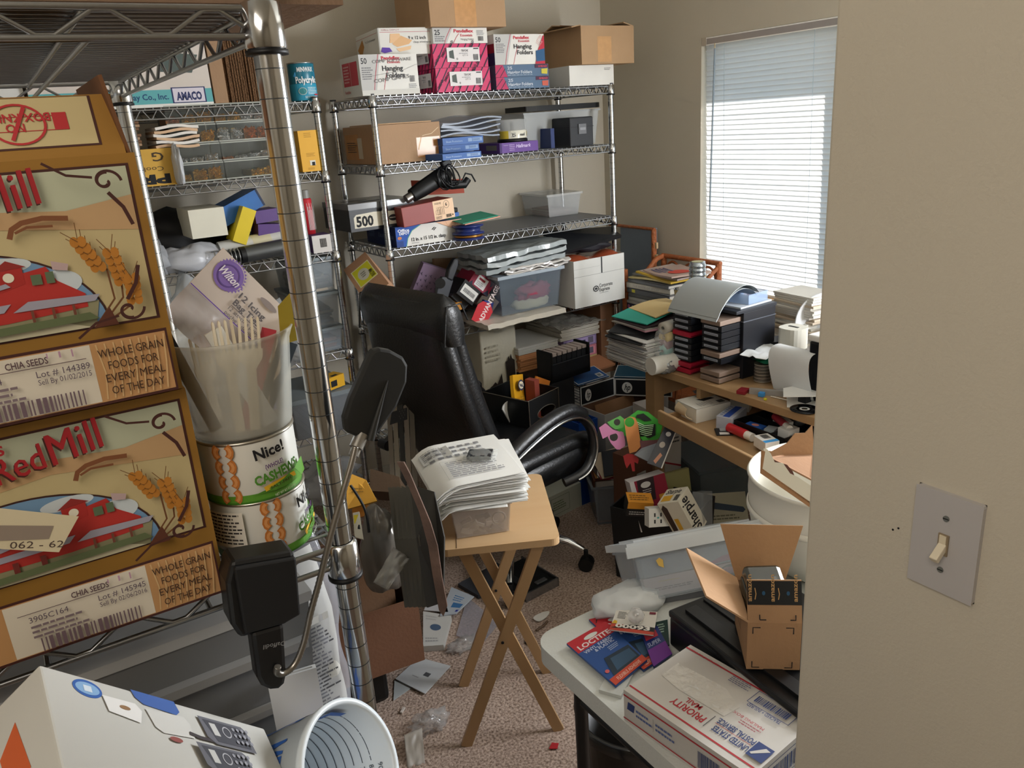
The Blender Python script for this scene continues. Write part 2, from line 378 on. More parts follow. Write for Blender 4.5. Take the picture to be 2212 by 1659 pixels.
bb = MB().box(WX-.014, .1, 0, WX, BY-.014, .085, M(0xC9C6BC, .6)); struct(bb, 'baseboard_right')
# window: frame, glass, the eave outside
VIN = M(0xE4E4E2, .4)
wf = MB(); a, b = WX+.075, WX+.115
wf.box(a, WY0, WZ0, b, WY0+.04, WZ1, VIN).box(a, WY1-.04, WZ0, b, WY1, WZ1, VIN).box(a, WY0, WZ0+.003, b, WY1, WZ0+.045, VIN).box(a, WY0, WZ1-.04, b, WY1, WZ1, VIN)
w1 = struct(wf, 'window_1')
GL = bpy.data.materials.new('window_glass'); GL.use_nodes = True; nt = GL.node_tree; nt.nodes.remove(nt.nodes['Principled BSDF'])
t_ = nt.nodes.new('ShaderNodeBsdfTransparent'); g_ = nt.nodes.new('ShaderNodeBsdfGlossy'); g_.inputs['Roughness'].default_value = .02
mm = nt.nodes.new('ShaderNodeMixShader'); mm.inputs[0].default_value = .06
nt.links.new(t_.outputs[0], mm.inputs[1]); nt.links.new(g_.outputs[0], mm.inputs[2]); nt.links.new(mm.outputs[0], nt.nodes['Material Output'].inputs[0])
MB().box(a+.018, WY0+.04, WZ0+.045, a+.022, WY1-.04, WZ1-.04, GL).build('glass_pane', w1)
struct(MB().box(WX+.12, WY0-1.2, WZ1+.10, WX+.42, WY1+1.2, WZ1+.22, M(0xB9B2A4, .8)), 'trim_2')
struct(MB().box(WX+.12, WY0-.5, 0, WX+.16, 2.05, WZ1+.10, M(0xB9B2A4, .8)), 'trim_3')
struct(MB().box(WX+.12, -4, -.3, WX+14, 14, -.1, M(0x8C8A78, .9)), 'floor_outside')
# blind
bl = empty('window_blind', fr((WX+.035, WY0, 0)), 'white metal mini blind hanging closed in the sunny window', 'blind')
SL = bpy.data.materials.new('blind_slat'); SL.use_nodes = True; nt = SL.node_tree; nt.nodes.remove(nt.nodes['Principled BSDF'])
d_ = nt.nodes.new('ShaderNodeBsdfDiffuse'); d_.inputs[0].default_value = (.80, .82, .84, 1); t_ = nt.nodes.new('ShaderNodeBsdfTranslucent'); t_.inputs[0].default_value = (.82, .82, .80, 1)
nz = nt.nodes.new('ShaderNodeTexNoise'); nz.inputs['Scale'].default_value = 6; mr = nt.nodes.new('ShaderNodeMapRange'); mr.inputs[3].default_value = .36; mr.inputs[4].default_value = .44
mm = nt.nodes.new('ShaderNodeMixShader'); nt.links.new(nz.outputs['Fac'], mr.inputs[0]); nt.links.new(mr.outputs[0], mm.inputs[0])
nt.links.new(d_.outputs[0], mm.inputs[1]); nt.links.new(t_.outputs[0], mm.inputs[2]); nt.links.new(mm.outputs[0], nt.nodes['Material Output'].inputs[0])
BW = WY1-WY0-.012
hr = MB().box(-.035, .006, WZ1-.032, .0, BW+.006, WZ1-.002, M(0xA9A6A6, .35, .3)).box(-.036, .006, WZ1-.006, -.0345, BW+.006, WZ1-.001, M(0xF2F2F0, .4)).box(-.036, .006, WZ1-.034, -.0345, BW+.006, WZ1-.030, M(0xF2F2F0, .4))
hr.build('headrail', bl)
MB().box(-.037, BW-.018, WZ1-.034, .0, BW+.008, WZ1, M(0xB9AFA0, .4)).build('end_cap', bl)
NS = 51; z1 = WZ1-.045; z0 = WZ0+.022; sl = None
for k in range(NS):
    t = k/(NS-1); z = lerp(z1, z0, t); x = lerp(-.017, -.004, t); sag = .0
    X = Matrix.Translation((x, .010, z)) @ Matrix.Rotation(R(74), 4, 'Y') @ Matrix.Rotation(R(random.uniform(-.08, .08)), 4, 'X')
    if sl is None:
        s_ = MB(); s_.grid(lambda u, v: (-.0125+.025*v, u*(BW-.01), .0022*math.sin(math.pi*v)), 4, 4, SL); sl = s_.build('slat', bl, X)
    else:
        c = sl.copy(); COL.objects.link(c); c.parent = bl; c.matrix_local = X
MB().box(-.012, .012, WZ0+.004, .010, BW-.002, WZ0+.014, M(0xE9E9E7, .4)).build('bottom_rail', bl)
for yy in (.16, .55, BW-.12):
    MB().cyl((-.033, yy, WZ1-.03), (-.014, yy, WZ0+.01), .0007, M(0x9FB0BE, .6), n=5).build('ladder_cord', bl)
MB().cyl((-.042, BW-.075, WZ1-.03), (-.040, BW-.073, WZ1-.052), .0022, M(0xB7A37C, .3), n=8).cyl((-.040, BW-.073, WZ1-.05), (-.046, BW-.06, WZ1-.75), .0045, M(0x8E9FAE, .15, alpha=.8), n=6).build('tilt_wand', bl)
# light switch on the entry wall
P = Xp(2045, 1172, .76); sw = empty('light_switch', fr((.76, P.y, P.z), -90), 'white wall plate light switch with two screws on the near wall', 'switch')
PLT = M(0xB7B4B4, .35, var=.02)
MB().prism([(-.035, -.057), (.035, -.057), (.035, .057), (-.035, .057)], .006, PLT, X=Matrix.Rotation(R(90), 4, 'X')).build('wall_plate', sw, bevel=.003)
MB().box(-.0055, -.008, -.012, .0055, -.006, .012, M(0x8E7F68, .5)).box(-.0035, -.0092, -.005, .0035, -.006, .011, M(0xD9CDB4, .4)).build('switch_slot', sw)
MB().box(-.0042, -.020, -.004, .0042, 0, .004, M(0xDCD2BC, .35), X=fre((0, -.006, -.001), 38, 0, 0)).build('toggle', sw, bevel=.001)
for z in (.030, -.030):
    MB().cyl((0, -.0055, z), (0, -.0072, z), .0033, M(0x7C7F7B, .4, .4), n=14).box(-.003, -.0075, z-.0005, .003, -.0071, z+.0005, INK).build('screw', sw)
# ================================================================ WIRE SHELVING
def wire_unit(label, x0, x1, y0, y1, zs, H_, longx, grooves=False, pr=.0127, zig=.052, liners=(), hh=.034):
    e = empty('wire_shelf_unit', fr((x0, y0, 0)), label, 'shelf unit'); w, d = x1-x0, y1-y0
    post = None
    for px, py in ((0, 0), (w, 0), (0, d), (w, d)):
        if post is None:
            b = MB().cyl((0, 0, .02), (0, 0, H_), pr, CHROME, n=24).cyl((0, 0, 0), (0, 0, .02), .016, M(0x3A3C3E, .5), n=16)
            z = .06
            while z < H_-.01:
                b.cyl((0, 0, z), (0, 0, z+.0009), pr+.0002, M(0x3E4245, .5, .6), n=24, caps=False); z += .0254
            b.cyl((0, 0, H_), (0, 0, H_+.006), pr*1.02, M(0x4A4A4A, .6), n=16)
            post = b.build('post', e, I(px, py))
        else:
            c = post.copy(); COL.objects.link(c); c.parent = e; c.matrix_local = I(px, py)
    sh = None
    for q, z in enumerate(zs):
        if sh is None:
            b = MB(); r = .0032
            for a0, a1 in (((0, 0), (w, 0)), ((0, d), (w, d)), ((0, 0), (0, d)), ((w, 0), (w, d))):
                o0 = (.012 if a0[1] != a1[1] else 0)
                for zz in (-.004, -hh):
                    b.cyl((a0[0], a0[1], zz), (a1[0], a1[1], zz), r, CHROME2, n=8)
                Lx = math.hypot(a1[0]-a0[0], a1[1]-a0[1]); n = max(2, int(round(Lx/zig))); P_ = []
                for k in range(n*2+1):
                    t = k/(n*2); zz = -.006 if k % 2 else -hh+.002
                    dt = .16/n/2
                    for s_ in (-1, 1):
                        tt = min(max(t+s_*dt, .012), .988); P_.append((lerp(a0[0], a1[0], tt), lerp(a0[1], a1[1], tt), zz))
                b.tube(P_, r*.75, CHROME2, n=6)
            if longx:
                n = int(w/.0254)
                for k in range(1, n): b.cyl((w*k/n, -.001, 0), (w*k/n, d+.001, 0), .0022, CHROME2, n=5)
                for yy in (.33, .67):
                    b.cyl((0, d*yy, -.006), (w, d*yy, -.006), .003, CHROME2, n=6)
            else:
                n = int(d/.0254)
                for k in range(1, n): b.cyl((-.001, d*k/n, 0), (w+.001, d*k/n, 0), .0022, CHROME2, n=5)
                for xx in (.33, .67):
                    b.cyl((w*xx, 0, -.006), (w*xx, d, -.006), .003, CHROME2, n=6); b.cyl((w*xx, 0, -hh), (w*xx, d, -hh), .003, CHROME2, n=6)
            sh = b.build('wire_shelf', e, I(0, 0, z))
            cl = None
            for px, py in ((0, 0), (w, 0), (0, d), (w, d)):
                if cl is None:
                    cl = MB().lathe([(pr+.001, .002), (pr+.0045, .0), (pr+.0055, -.036), (pr+.003, -.040), (pr+.001, -.040)], CHROME, n=24).build('collar', sh, I(px, py))
                    rg = MB().lathe([(pr+.0005, -.0385), (pr+.0062, -.0385), (pr+.0062, -.0425), (pr+.0005, -.0425)], BLK, n=24).build('sleeve_ring', sh, I(px, py))
                else:
                    for s0 in (cl, rg): c = s0.copy(); COL.objects.link(c); c.parent = sh; c.matrix_local = I(px, py)
            first = sh
        else:
            c = first.copy(); COL.objects.link(c); c.parent = e; c.matrix_local = I(0, 0, z)
            for g in first.children: k = g.copy(); COL.objects.link(k); k.parent = c
        if q in liners:
            MB().box(.014, .004, .0025, w-.014, d-.004, .0040, M(0x6F7174, .45)).build('shelf_liner', e, I(0, 0, z))
    return e
ZT = (1.797, 1.541, 1.212, .830)     # shelf heights of the unit by the wall (top rail centre + r)
wire_unit('chrome wire shelf unit against the back wall, stacked with office boxes', 1.300, 2.468, 3.0, 3.41, [.30]+[z-.0 for z in ZT[::-1]], 1.80, True, liners=(2,))
Z2 = (1.791, 1.541, 1.240, .845)
wire_unit('chrome wire shelf unit left of the office box shelves, bead drawers on it', -.12, 1.076, 3.0, 3.41, [.25, .52]+list(Z2[::-1]), 1.80, True)
wire_unit('near chrome wire shelf unit with the grain food boxes and cashew cans', -.195, .236, .765, 1.655, [.18, 1.256, 1.791], 1.84, False, zig=.085, hh=.027)
# ================================================================ NEAR SHELF: grain boxes, cans, tub, lamp
OCH = M(0x966E30, .55, var=.04, spec=.25); BRN = M(0x43201A, .6, var=0); CRM = M(0xBFAF82, .55, var=.03); RED = M(0xA01F26, .55, var=0)
def wheat(a, b, r, L_=.12, n=5, c=0xB4762A):
    it = []
    for k in range(n):
        t = k/(n-1); u = a+math.sin(R(r))*-L_*t*.69; v = b+math.cos(R(r))*L_*t
        for s_ in (-1, 1):
            q = R(r+s_*28); it.append(('e', u+s_*.010*math.cos(R(r)), v, .011, .021, c))
            it.append(('l', [(u, v), (u-math.sin(q)*.045, v+math.cos(q)*.075)], .0006, 0x6E4A22))
    return it
def scroll(u, v, sx, sy, s=1.0):
    out = []
    for ph, rr in ((0, 1), (1.3, .7)):
        P = []
        for k in range(26):
            t = k/25*5.4; r = .052*rr*(1-t/6.6)*s; P.append((u+sx*(r*math.cos(t+ph)*.75-.03*s), v+sy*(r*math.sin(t+ph)+.03*s*0)))
        out.append(('l', P, .0022*s, 0x43201A))
    out.append(('l', [(u+sx*(-.17*s), v+sy*.085*s), (u-sx*.12*s, v+sy*.035*s), (u-sx*.06*s, v+sy*.02*s)], .002, 0x43201A))
    out.append(('l', [(u+sx*.015, v-sy*.17*s), (u-sx*.0, v-sy*.10*s), (u-sx*.03*s, v-sy*.04*s)], .003, 0x43201A))
    return out
def grain_art(lot, sell, code, sticker):
    A = [('r', .022, .325, .978, .962, 0x43201A), ('r', .030, .335, .970, .952, CRM),
         ('p', [(.030, .80), (.030, .952), (.970, .952), (.970, .84), (.80, .80), (.55, .83), (.3, .78)], 0xB4B89E),
         ('p', [(.030, .66), (.03, .80), (.3, .78), (.55, .83), (.80, .80), (.97, .84), (.97, .70), (.6, .76)], 0xBC9A70)]
    def half(r1, r2, c): return ('p', [(.50+r1*math.cos(t), max(.337, .34+r2*math.sin(t))) for t in [math.pi*q/30 for q in range(31)]], c)
    A += [half(.350, .345, 0x3A1F18), half(.344, .337, 0x6F93B5),
          ('e', .62, .62, .07, .03, 0xC5CFD4), ('e', .74, .53, .06, .05, 0xC5CFD4), ('e', .40, .60, .10, .04, 0xC5CFD4),
          ('p', [(.21, .335), (.19, .40), (.83, .44), (.81, .335)], 0x8E8A6A), ('p', [(.30, .335), (.3, .36), (.7, .385), (.8, .335)], 0xC9C2A4),
          ('p', [(.20, .40), (.20, .47), (.45, .50), (.62, .575), (.72, .60), (.74, .54), (.80, .475), (.80, .42), (.60, .40)], 0xB0302A),
          ('p', [(.60, .52), (.60, .60), (.665, .61), (.665, .545)], 0xA72B26), ('p', [(.59, .60), (.632, .64), (.675, .61)], 0x8E2A26), ('e', .63, .575, .013, .018, 0xE2DCC8),
          ('p', [(.19, .43), (.20, .455), (.62, .475), (.60, .445)], 0x9C9AA8), ('p', [(.62, .44), (.66, .475), (.835, .465), (.82, .44)], 0x9C9AA8), ('p', [(.42, .50), (.62, .555), (.63, .54), (.43, .485)], 0x9C9AA8),
          ('r', .46, .505, .55, .53, 0xD8CFB0), ('r', .68, .535, .705, .575, 0x5A6B50), ('r', .715, .535, .735, .58, 0x5A6B50), ('p', [(.735, .585), (.735, .62), (.775, .60), (.77, .575)], 0xB8A0A0)]
    for k in range(5): A.append(('r', .24+k*.07, .37, .255+k*.07, .43, 0x6E2C26))
    for k in range(3): A.append(('r', .66+k*.05, .38, .667+k*.05, .44, 0x6E4030))
    A.append(('p', [(.22, .345), (.24, .375), (.80, .40), (.82, .37)], 0x5F6A48))
    A += [('T', .468, .770, .11, 'Red', 0x43201A, 10, .128, 0, .1), ('T', .472, .777, .11, 'Red', 0xA01F26, 10, .125, 0, .1), ('T', .474, .777, .11, 'Red', 0xA01F26, 10, .125, 0, .1),
          ('T', .608, .80, .135, 'Mill', 0x43201A, 10, .138, 0, .1), ('T', .612, .807, .135, 'Mill', 0xA01F26, 10, .135, 0, .1), ('T', .615, .807, .135, 'Mill', 0xA01F26, 10, .135, 0, .1),
          ('T', .40, .875, .06, "Bob's", 0xA01F26, 10, .11, .015, .1)]
    A += [('l', [(.655, .72), (.665, .755), (.69, .775), (.74, .785), (.80, .775)], .004, 0x7A4A2C), ('l', [(.67, .74), (.70, .757), (.76, .752)], .002, 0x7A4A2C)]
    A += [('l', [(.81, .345), (.868, .44), (.865, .56), (.84, .60)], .0016, 0x6B4424), ('l', [(.825, .345), (.89, .44), (.895, .52)], .0016, 0x6B4424), ('l', [(.83, .345), (.90, .40), (.915, .44)], .0016, 0x6B4424),
          ('p', [(.80, .335), (.85, .41), (.865, .335)], 0x5A3020)]
    A += wheat(.845, .575, 26) + wheat(.895, .51, 10) + wheat(.915, .43, -3, .09, 4) + scroll(.935, .90, 1, 1) + scroll(.925, .40, 1, -1)
    A += [('r', .022, .028, .978, .300, 0x43201A), ('r', .028, .040, .972, .288, 0xB98C5C), ('r', .40, .044, .775, .284, 0xD3CBBB)]
    for k in range(9): A.append(('l', [(.79+k*.02, .05), (.80+k*.02, .16), (.79+k*.022, .28)], .0012, 0xCBA878))
    for q, (t, w) in enumerate((('WHOLE GRAIN', .17), ('FOODS FOR', .13), ('EVERY MEAL', .155), ('OF THE DAY', .14))): A.append(('T', .79+(.17-w)/2, .225-q*.052, .034, t, 0x3A2418, 0, w))
    A += [('T', .57, .245, .026, 'CHIA SEEDS', 0x5A4448, 0, .10, .02), ('l', [(.43, .236), (.76, .236)], .0006, 0x5A4448), ('T', .635, .195, .026, 'Lot # '+lot, 0x5A4C58, 0, .13), ('T', .635, .165, .022, 'Sell By '+sell, 0x5A4C58, 0, .13),
          ('T', .455, .195, .026, code, 0x5A4C58, 0, .10), ('n', .455, .115, .60, .185, 3, 0x7A6A70), ('b', .47, .052, .735, .115, 0x6B5860)]
    A += [('l', [(.70, .285), (.70, .26)], .0015, 0xB08AA0), ('l', [(.73, .285), (.73, .255)], .0012, 0xB08AA0), ('l', [(.67, .285), (.67, .265)], .001, 0xB08AA0)]
    if sticker: A += [('p', [(.37, .60), (.44, .74), (.64, .60), (.57, .47)], 0xCFC3A4), ('T', .46, .545, .03, '062 - 62', 0x4A3A34, -18, .13), ('p', [(.42, .60), (.45, .655), (.575, .59), (.555, .54)], 0x8D7F72)]
    return A
BX, BYF, BD = -.19, .752, .20
X = fr((BX, BYF, 1.2585))
carton('grain_box', 'lower yellow-brown grain food box with a red mill picture, bar code sticker over it', 'box', X, .30, BD, .2075, OCH, {'F': grain_art('145945', '02/06/2016', '3905C164', 1)}, group='grain food boxes on the near shelf', bevel=.002)
up = empty('grain_box', fr((BX-.002, BYF-.001, 1.4675)), 'upper yellow-brown grain food box with its top flaps raised', 'box', 'grain food boxes on the near shelf')
b = MB(); t = .004; w, d, h = .30, BD, .207
b.box(0, 0, 0, w, t, h, OCH).box(0, d-t, 0, w, d, h, OCH).box(0, t, 0, t, d-t, h, OCH).box(w-t, t, 0, w, d-t, h, OCH).box(t, t, 0, w-t, d-t, t, OCH)
b.face('F', (0, 0, 0, w, d, h), grain_art('144389', '01/02/2015', '3905C164', 0)); b.build('box_body', up)
f = MB().box(0, 0, 0, w-.006, .003, .052, OCH)
f.face('F', (0, 0, 0, w-.006, .003, .052), [('r', .1, .16, .945, .98, 0x43201A), ('r', .1, .19, .938, .97, CRM), ('p', [(.56, .36), (.56, .60), (.64, .66), (.64, .42)], 0xB0282E), ('f', .64, .44, .86, .68, .0006, 0xB0282E), ('r', .84, .44, .875, .72, 0xB0282E),
    ('T', .77, .56, .13, 'NO', 0xB0282E, 180, .045, .02), ('T', .835, .72, .13, 'BOX KNIFE', 0xB0282E, 180, .15, .02), ('g', .755, .55, .068, .33, .10, 0xB0282E), ('l', [(.735, .30), (.778, .82)], .0028, 0xB0282E)])
f.build('flap', up, fre((0, .001, h), -24, 0, 0))
MB().box(0, 0, 0, d*.9, .003, .062, M(0x6A4426, .8)).build('flap', up, Matrix.Translation((w-.002, .004, h)) @ Matrix.Rotation(R(90), 4, 'Z') @ Matrix.Rotation(R(-9), 4, 'X'))
MB().box(0, 0, 0, w-.006, .003, .06, CB(0x8A6238)).build('flap', up, fre((0, d-.004, h), 60, 0, 0))
# cashew cans
def cyl_map(r, z0=0): return lambda u, v, o: Vector(((r+o)*math.sin(u/r), -(r+o)*math.cos(u/r), z0+v))
CWHT = M(0xDDDDD6, .35, var=0, spec=.5); GRN = M(0x5E9A34, .4, var=0)
def cashew(label, rot):
    e = empty('cashew_can', fre(CANP.pop(0), 0, 0, rot), label, 'can', 'cashew cans on the near shelf')
    r, h = .0500, .0665
    b = MB().lathe([(0, .002), (r-.003, .002), (r-.001, 0), (r, .003), (r, h-.003), (r-.0005, h-.001)], CWHT, 48)
    def nut(u, v, s, fl): return [('l', [(u-fl*(.017*math.cos(t*.55)-.010), v+.105*math.sin(t*.55)) for t in range(-2, 3)], .0068, 0xBE7434), ('l', [(u-fl*(.017*math.cos(t*.55)-.0095), v+.085*math.sin(t*.55)) for t in range(-2, 3)], .003, 0xD8965A)]
    A = [('r', -.50, 0, .50, .14, GRN), ('r', -.5, .0, .5, .03, 0x3F7A22)]
    for k in range(4):
        for fl in (-1, 1): A += nut(-.135-fl*.0165, .14+k*.25, 1.25, fl)
    A += [('p', [(-.07, .14), (-.02, .20), (.0, .14)], GRN), ('p', [(0, .14), (-.02, .20), (.03, .27), (.06, .14)], GRN), ('p', [(.06, .14), (.03, .27), (.08, .35), (.12, .14)], GRN), ('p', [(.12, .14), (.08, .35), (.14, .42), (.16, .14)], GRN), ('T', -.045, .70, .17, 'Nice!', 0x1A1A1E, 6, .095, .03), ('T', -.02, .52, .07, '{WHOLE}', 0x5A2A72, 6, .06, .02), ('T', -.055, .29, .15, 'CASHEWS', 0x4F8A2C, 8, .15, .04),
          ('p', [(-.03, .17), (-.035, .25), (.075, .31), (.08, .23)], 0xE8B82E), ('T', -.015, .19, .045, 'SALT-FREE', 0x3A2A12, 7, .075, .01), ('T', -.005, .05, .045, 'NET WT 8.5 OZ (241g)', 0xE8EEDC, 6, .075),
          ('r', -.36, .30, -.22, .90, 0xE4E2D8), ('n', -.355, .34, -.225, .88, 9, 0x3A3A3C), ('b', -.33, .06, -.24, .24, 0x2A2A2C), ('n', -.44, .3, -.37, .9, 8, 0x4A4A4C)]
    b.art(cyl_map(r), 2*math.pi*r, h, A, e=.0004, seg=64); b.build('can_body', e)
    MB().lathe([(r-.001, h-.004), (r+.0012, h-.002), (r+.0012, h), (r-.002, h+.0005), (r-.003, h-.003), (0, h-.003)], M(0xB9B4A8, .3, .9), 48).build('can_rim', e)
    return e
CANP = [(.171, .822, 1.2590), (.169, .822, 1.3260)]
cashew('lower cashew can standing on the wire shelf, nutrition label and bar code turned forward', 48)
cashew('upper white cashew can with green band, under the tub of plastic forks', 10)
# plastic tub with utensils
FROST = M(0xD2D2C8, .5, alpha=.40, var=0, spec=.6, name='frosted_plastic')
TP = Vector((.170, .822, 1.3935)); tub = empty('plastic_tub', fr(TP), 'frosted plastic tub full of plastic forks, standing on the cashew cans', 'tub')
MB().lathe([(0, .001), (.049, .001), (.050, .004), (.060, .090), (.063, .098), (.065, .102), (.063, .103), (.0585, .094), (.0485, .006), (0, .005)], FROST, 48).build('tub_body', tub)
def fork(label, P, rx, ry, rz, m, L_=.16):
    b = MB(); b.prism([(-.005, 0), (.005, 0), (.0045, L_-.05), (.011, L_-.04), (.012, L_-.03), (-.012, L_-.03), (-.011, L_-.04), (-.0045, L_-.05)], .0022, m)
    for k in range(4): x = -.0105+k*.006; b.prism([(x, L_-.03), (x+.003, L_-.03), (x+.0026, L_), (x+.0014, L_+.002), (x+.0004, L_)], .0022, m)
    o = b.build('plastic_fork', mw=fre(P, rx, ry, rz)); return tag(o, label, 'fork', 'plastic forks in the tub')
CF = M(0xE6DBC2, .3, var=0)
for k, (dx, dy, rx, ry, rz) in enumerate(((-.012, -.034, 86, 2, 6), (.002, -.038, 84, 7, -4), (-.022, .02, 92, -4, 20), (.014, -.02, 84, 16, -14), (.020, .026, 92, 20, 10))):
    fork(['cream plastic fork, tines highest at the front of the tub', 'cream plastic fork right beside the one with the highest tines', 'cream plastic fork leaning back to the left in the tub', 'cream plastic fork leaning right in the tub of forks', 'cream plastic fork at the back right of the tub'][k], TP+Vector((dx, dy, .006)), rx, ry, rz, CF, .112 if k < 2 else .092)
o = MB().box(-.006, -.003, 0, .006, .003, .135, DK).build('pastry_brush', mw=fre(TP+Vector((-.030, -.010, .006)), 4, -16, 0)); tag(o, 'black flat handle sticking out at the left of the utensil tub', 'utensil')
o = MB().box(-.007, -.002, 0, .007, .002, .105, M(0xB23A44, .5)).build('spatula_stick', mw=fre(TP+Vector((-.006, -.030, .006)), -4, 24, 0)); tag(o, 'red plastic strip slanting inside the frosted tub', 'utensil')
o = MB().box(-.009, -.002, 0, .009, .002, .112, M(0xE3E5E2, .4)).build('plastic_knife', mw=fre(TP+Vector((.020, -.030, .006)), -2, -20, 0)); tag(o, 'white plastic knife slanting right inside the frosted tub', 'utensil')
o = MB().box(-.009, -.002, 0, .009, .002, .09, M(0x39424A, .4)).build('spreader', mw=fre(TP+Vector((.01, -.02, .006)), 0, 30, 0)); tag(o, 'dark grey blade low in the frosted tub', 'utensil')
o = MB().prism([(0, 0), (.022, .006), (.026, .05), (.012, .058), (-.004, .04)], .0008, M(0x9A8526, .5)).build('ribbon_scrap', mw=fre(Yp(607, 745, .80), 90, 10, 0)); tag(o, 'olive yellow scrap tucked at the right rim of the tub', 'ribbon')
# bag ties card
A_, B_, D_ = Yp(484, 537, .835), Yp(638, 690, .835), Yp(409, 612, .825)
Xc = fr3(D_, D_+(B_-A_), A_); wc = (B_-A_).length; hc = (A_-D_).length*1.0
icp = empty('icing_tie_packet', Xc, 'retail packet of icing bag ties with purple seal, stuck in the utensil tub', 'packet')
b = MB().box(0, 0, 0, wc, .001, hc, M(0xC9BDB2, .6)); GRY = 0x5E5858
b.face('F', (0, 0, 0, wc, .001, hc), [('e', .22, .66, .155, .31, 0x7D62A8), ('g', .22, .66, .115, .235, .12, 0x5C4488), ('T', .09, .60, .17, 'Wilton', 0xE6DFE8, -3, .25, .02, .3), ('e', .70, .80, .11, .065, 0x8A7F7B),
    ('T', .42, .47, .13, '12 Icing', GRY, 0, .34, .02), ('T', .42, .29, .13, 'Bag Ties', GRY, 0, .34, .02), ('T', .42, .145, .085, '12 attaches pour', GRY, 0, .40), ('T', .42, .03, .085, 'poche a douille', GRY, 0, .38),
    ('l', [(.42, .25), (.80, .25)], .0006, GRY), ('g', .93, .28, .10, .10, .05, GRY), ('l', [(.80, .10), (.86, .30), (.98, .42), (.97, .16), (.86, .26)], .0005, GRY), ('r', 0, 0, 1, .02, 0x5F3FA0)]
    +[('p', [(.22+.175*math.cos(R(a)), .66+.35*math.sin(R(a))), (.22+.15*math.cos(R(a+6)), .66+.30*math.sin(R(a+6))), (.22+.15*math.cos(R(a-6)), .66+.30*math.sin(R(a-6)))], 0x7D62A8) for a in range(0, 360, 12)])
b.build('header_card', icp)
MB().grid(lambda u, v: (wc*u, .006*math.sin(u*9+v*5)*v, -.04*v), 10, 6, M(0xB9ADA6, .25, alpha=.75, var=.08)).build('clear_pouch', icp)
# clamp lamp
lam = empty('clamp_lamp', fr(Yp(570, 1300, .715)), 'black clamp lamp with steel gooseneck, clipped to the near shelf edge', 'lamp')
Li = lam.matrix_world.inverted()
def silh(name, pts, Y0, th, m, parent, bevel=0, lab=None):
    """solid cut to an outline standing at depth Y0"""
    P = [Li0 @ Yp(x, y, Y0) for x, y in pts]; b = MB(); n = len(P); T = Vector((0, th, 0))
    b.add(P+[p+T for p in P], [tuple(range(n))[::-1], tuple(range(n, 2*n)), *[(k, (k+1) % n, n+(k+1) % n, n+k) for k in range(n)]], m)
    return b.build(name, parent, bevel=bevel, part_label=lab)
Li0 = Li; LB = M(0x0C0C0D, .42, spec=.5)
silh('clamp_jaw', [(500, 1214), (636, 1191), (650, 1328), (616, 1350), (520, 1380), (500, 1352), (489, 1262)], .700, .034, LB, lam, .004)
silh('clamp_jaw', [(506, 1228), (640, 1205), (650, 1328), (615, 1348), (530, 1372)], .694, .006, M(0x101011, .6), lam, .002)
hb = [(543, 1368), (614, 1348), (620, 1460), (616, 1478), (603, 1490), (584, 1492), (566, 1484), (556, 1466)]
silh('handle', hb, .695, .022, LB, lam, .004)
P0 = Li @ Yp(615, 1392, .6945); P1 = Li @ Yp(566, 1402, .6945); q = P1-P0
MB().art(lambda u, v, o: P0+q.normalized()*u+q.normalized().cross(Vector((0, 1, 0)))*v+Vector((0, -o, 0)), q.length, .02, [('T', .0, -.2, .24, 'Daffodil', 0x8A8A8A, 0, .95)]).build('maker_mark', lam)
gp = [(600, 1440), (598, 1452), (612, 1455), (636, 1436), (656, 1390), (672, 1320), (690, 1255), (706, 1190), (722, 1130), (742, 1060), (758, 1005), (768, 965)]
G = [Li @ Yp(x, y, .690+.028*k/11) for k, (x, y) in enumerate(gp)]
def smooth(P, n=6):
    out = []
    for i in range(len(P)-1):
        p0, p1, p2, p3 = P[max(i-1, 0)], P[i], P[i+1], P[min(i+2, len(P)-1)]
        for k in range(n):
            t = k/n; out.append(.5*((2*p1)+(p2-p0)*t+(2*p0-5*p1+4*p2-p3)*t*t+(3*p1-p0-3*p2+p3)*t**3))
    return out+[P[-1]]
Gs = smooth(G, 14); MB().tube(Gs, [.0031+(.0005 if k % 2 else 0) for k in range(len(Gs))], M(0x8F8B84, .3, .9), n=10).build('gooseneck', lam)
hd = silh('lamp_head', [(757, 862), (800, 766), (808, 757), (822, 753), (845, 757), (872, 772), (882, 790), (880, 826), (858, 880), (805, 955), (792, 953), (748, 934), (744, 905)], .722, .012, M(0x1B1C1B, .6), lam, .003)
MB().tube([Li @ Yp(800, 950, .7215), Li @ Yp(826, 860, .7205), Li @ Yp(838, 822, .7215)], [.0045, .002, .0005], M(0x232422, .5), n=8).build('head_ridge', lam)
MB().cyl(Li @ Yp(782, 938, .727), Li @ Yp(769, 968, .722), .0072, M(0x8F8D88, .35, .9), n=16).cyl(Li @ Yp(775, 955, .725), Li @ Yp(764, 985, .720), .0052, M(0x9A9892, .3, .9), n=16).build('neck_collar', lam)
# top shelf: broken brown box over the edge
X = fr((.040, .792, 1.7945), 0); b = MB().box(0, 0, 0, .285, .26, .10, CB(0x8A6B50))
tb = empty('cardboard_box', X, 'worn brown cardboard box with torn flap on the top of the near shelf', 'box'); b.build('box_body', tb)
b = MB(); rn = random.Random(3); P = [(0, 0)]
for k in range(10): P.append((.045-.003*k+.006*rn.uniform(-1, 1), .27*k/9))
P += [(0, .275)]
b.prism(P, .004, CB(0x7A5F50)); b.build('torn_flap', tb, Matrix.Translation((.283, -.005, .030)) @ Matrix.Rotation(R(-6), 4, 'Y'))
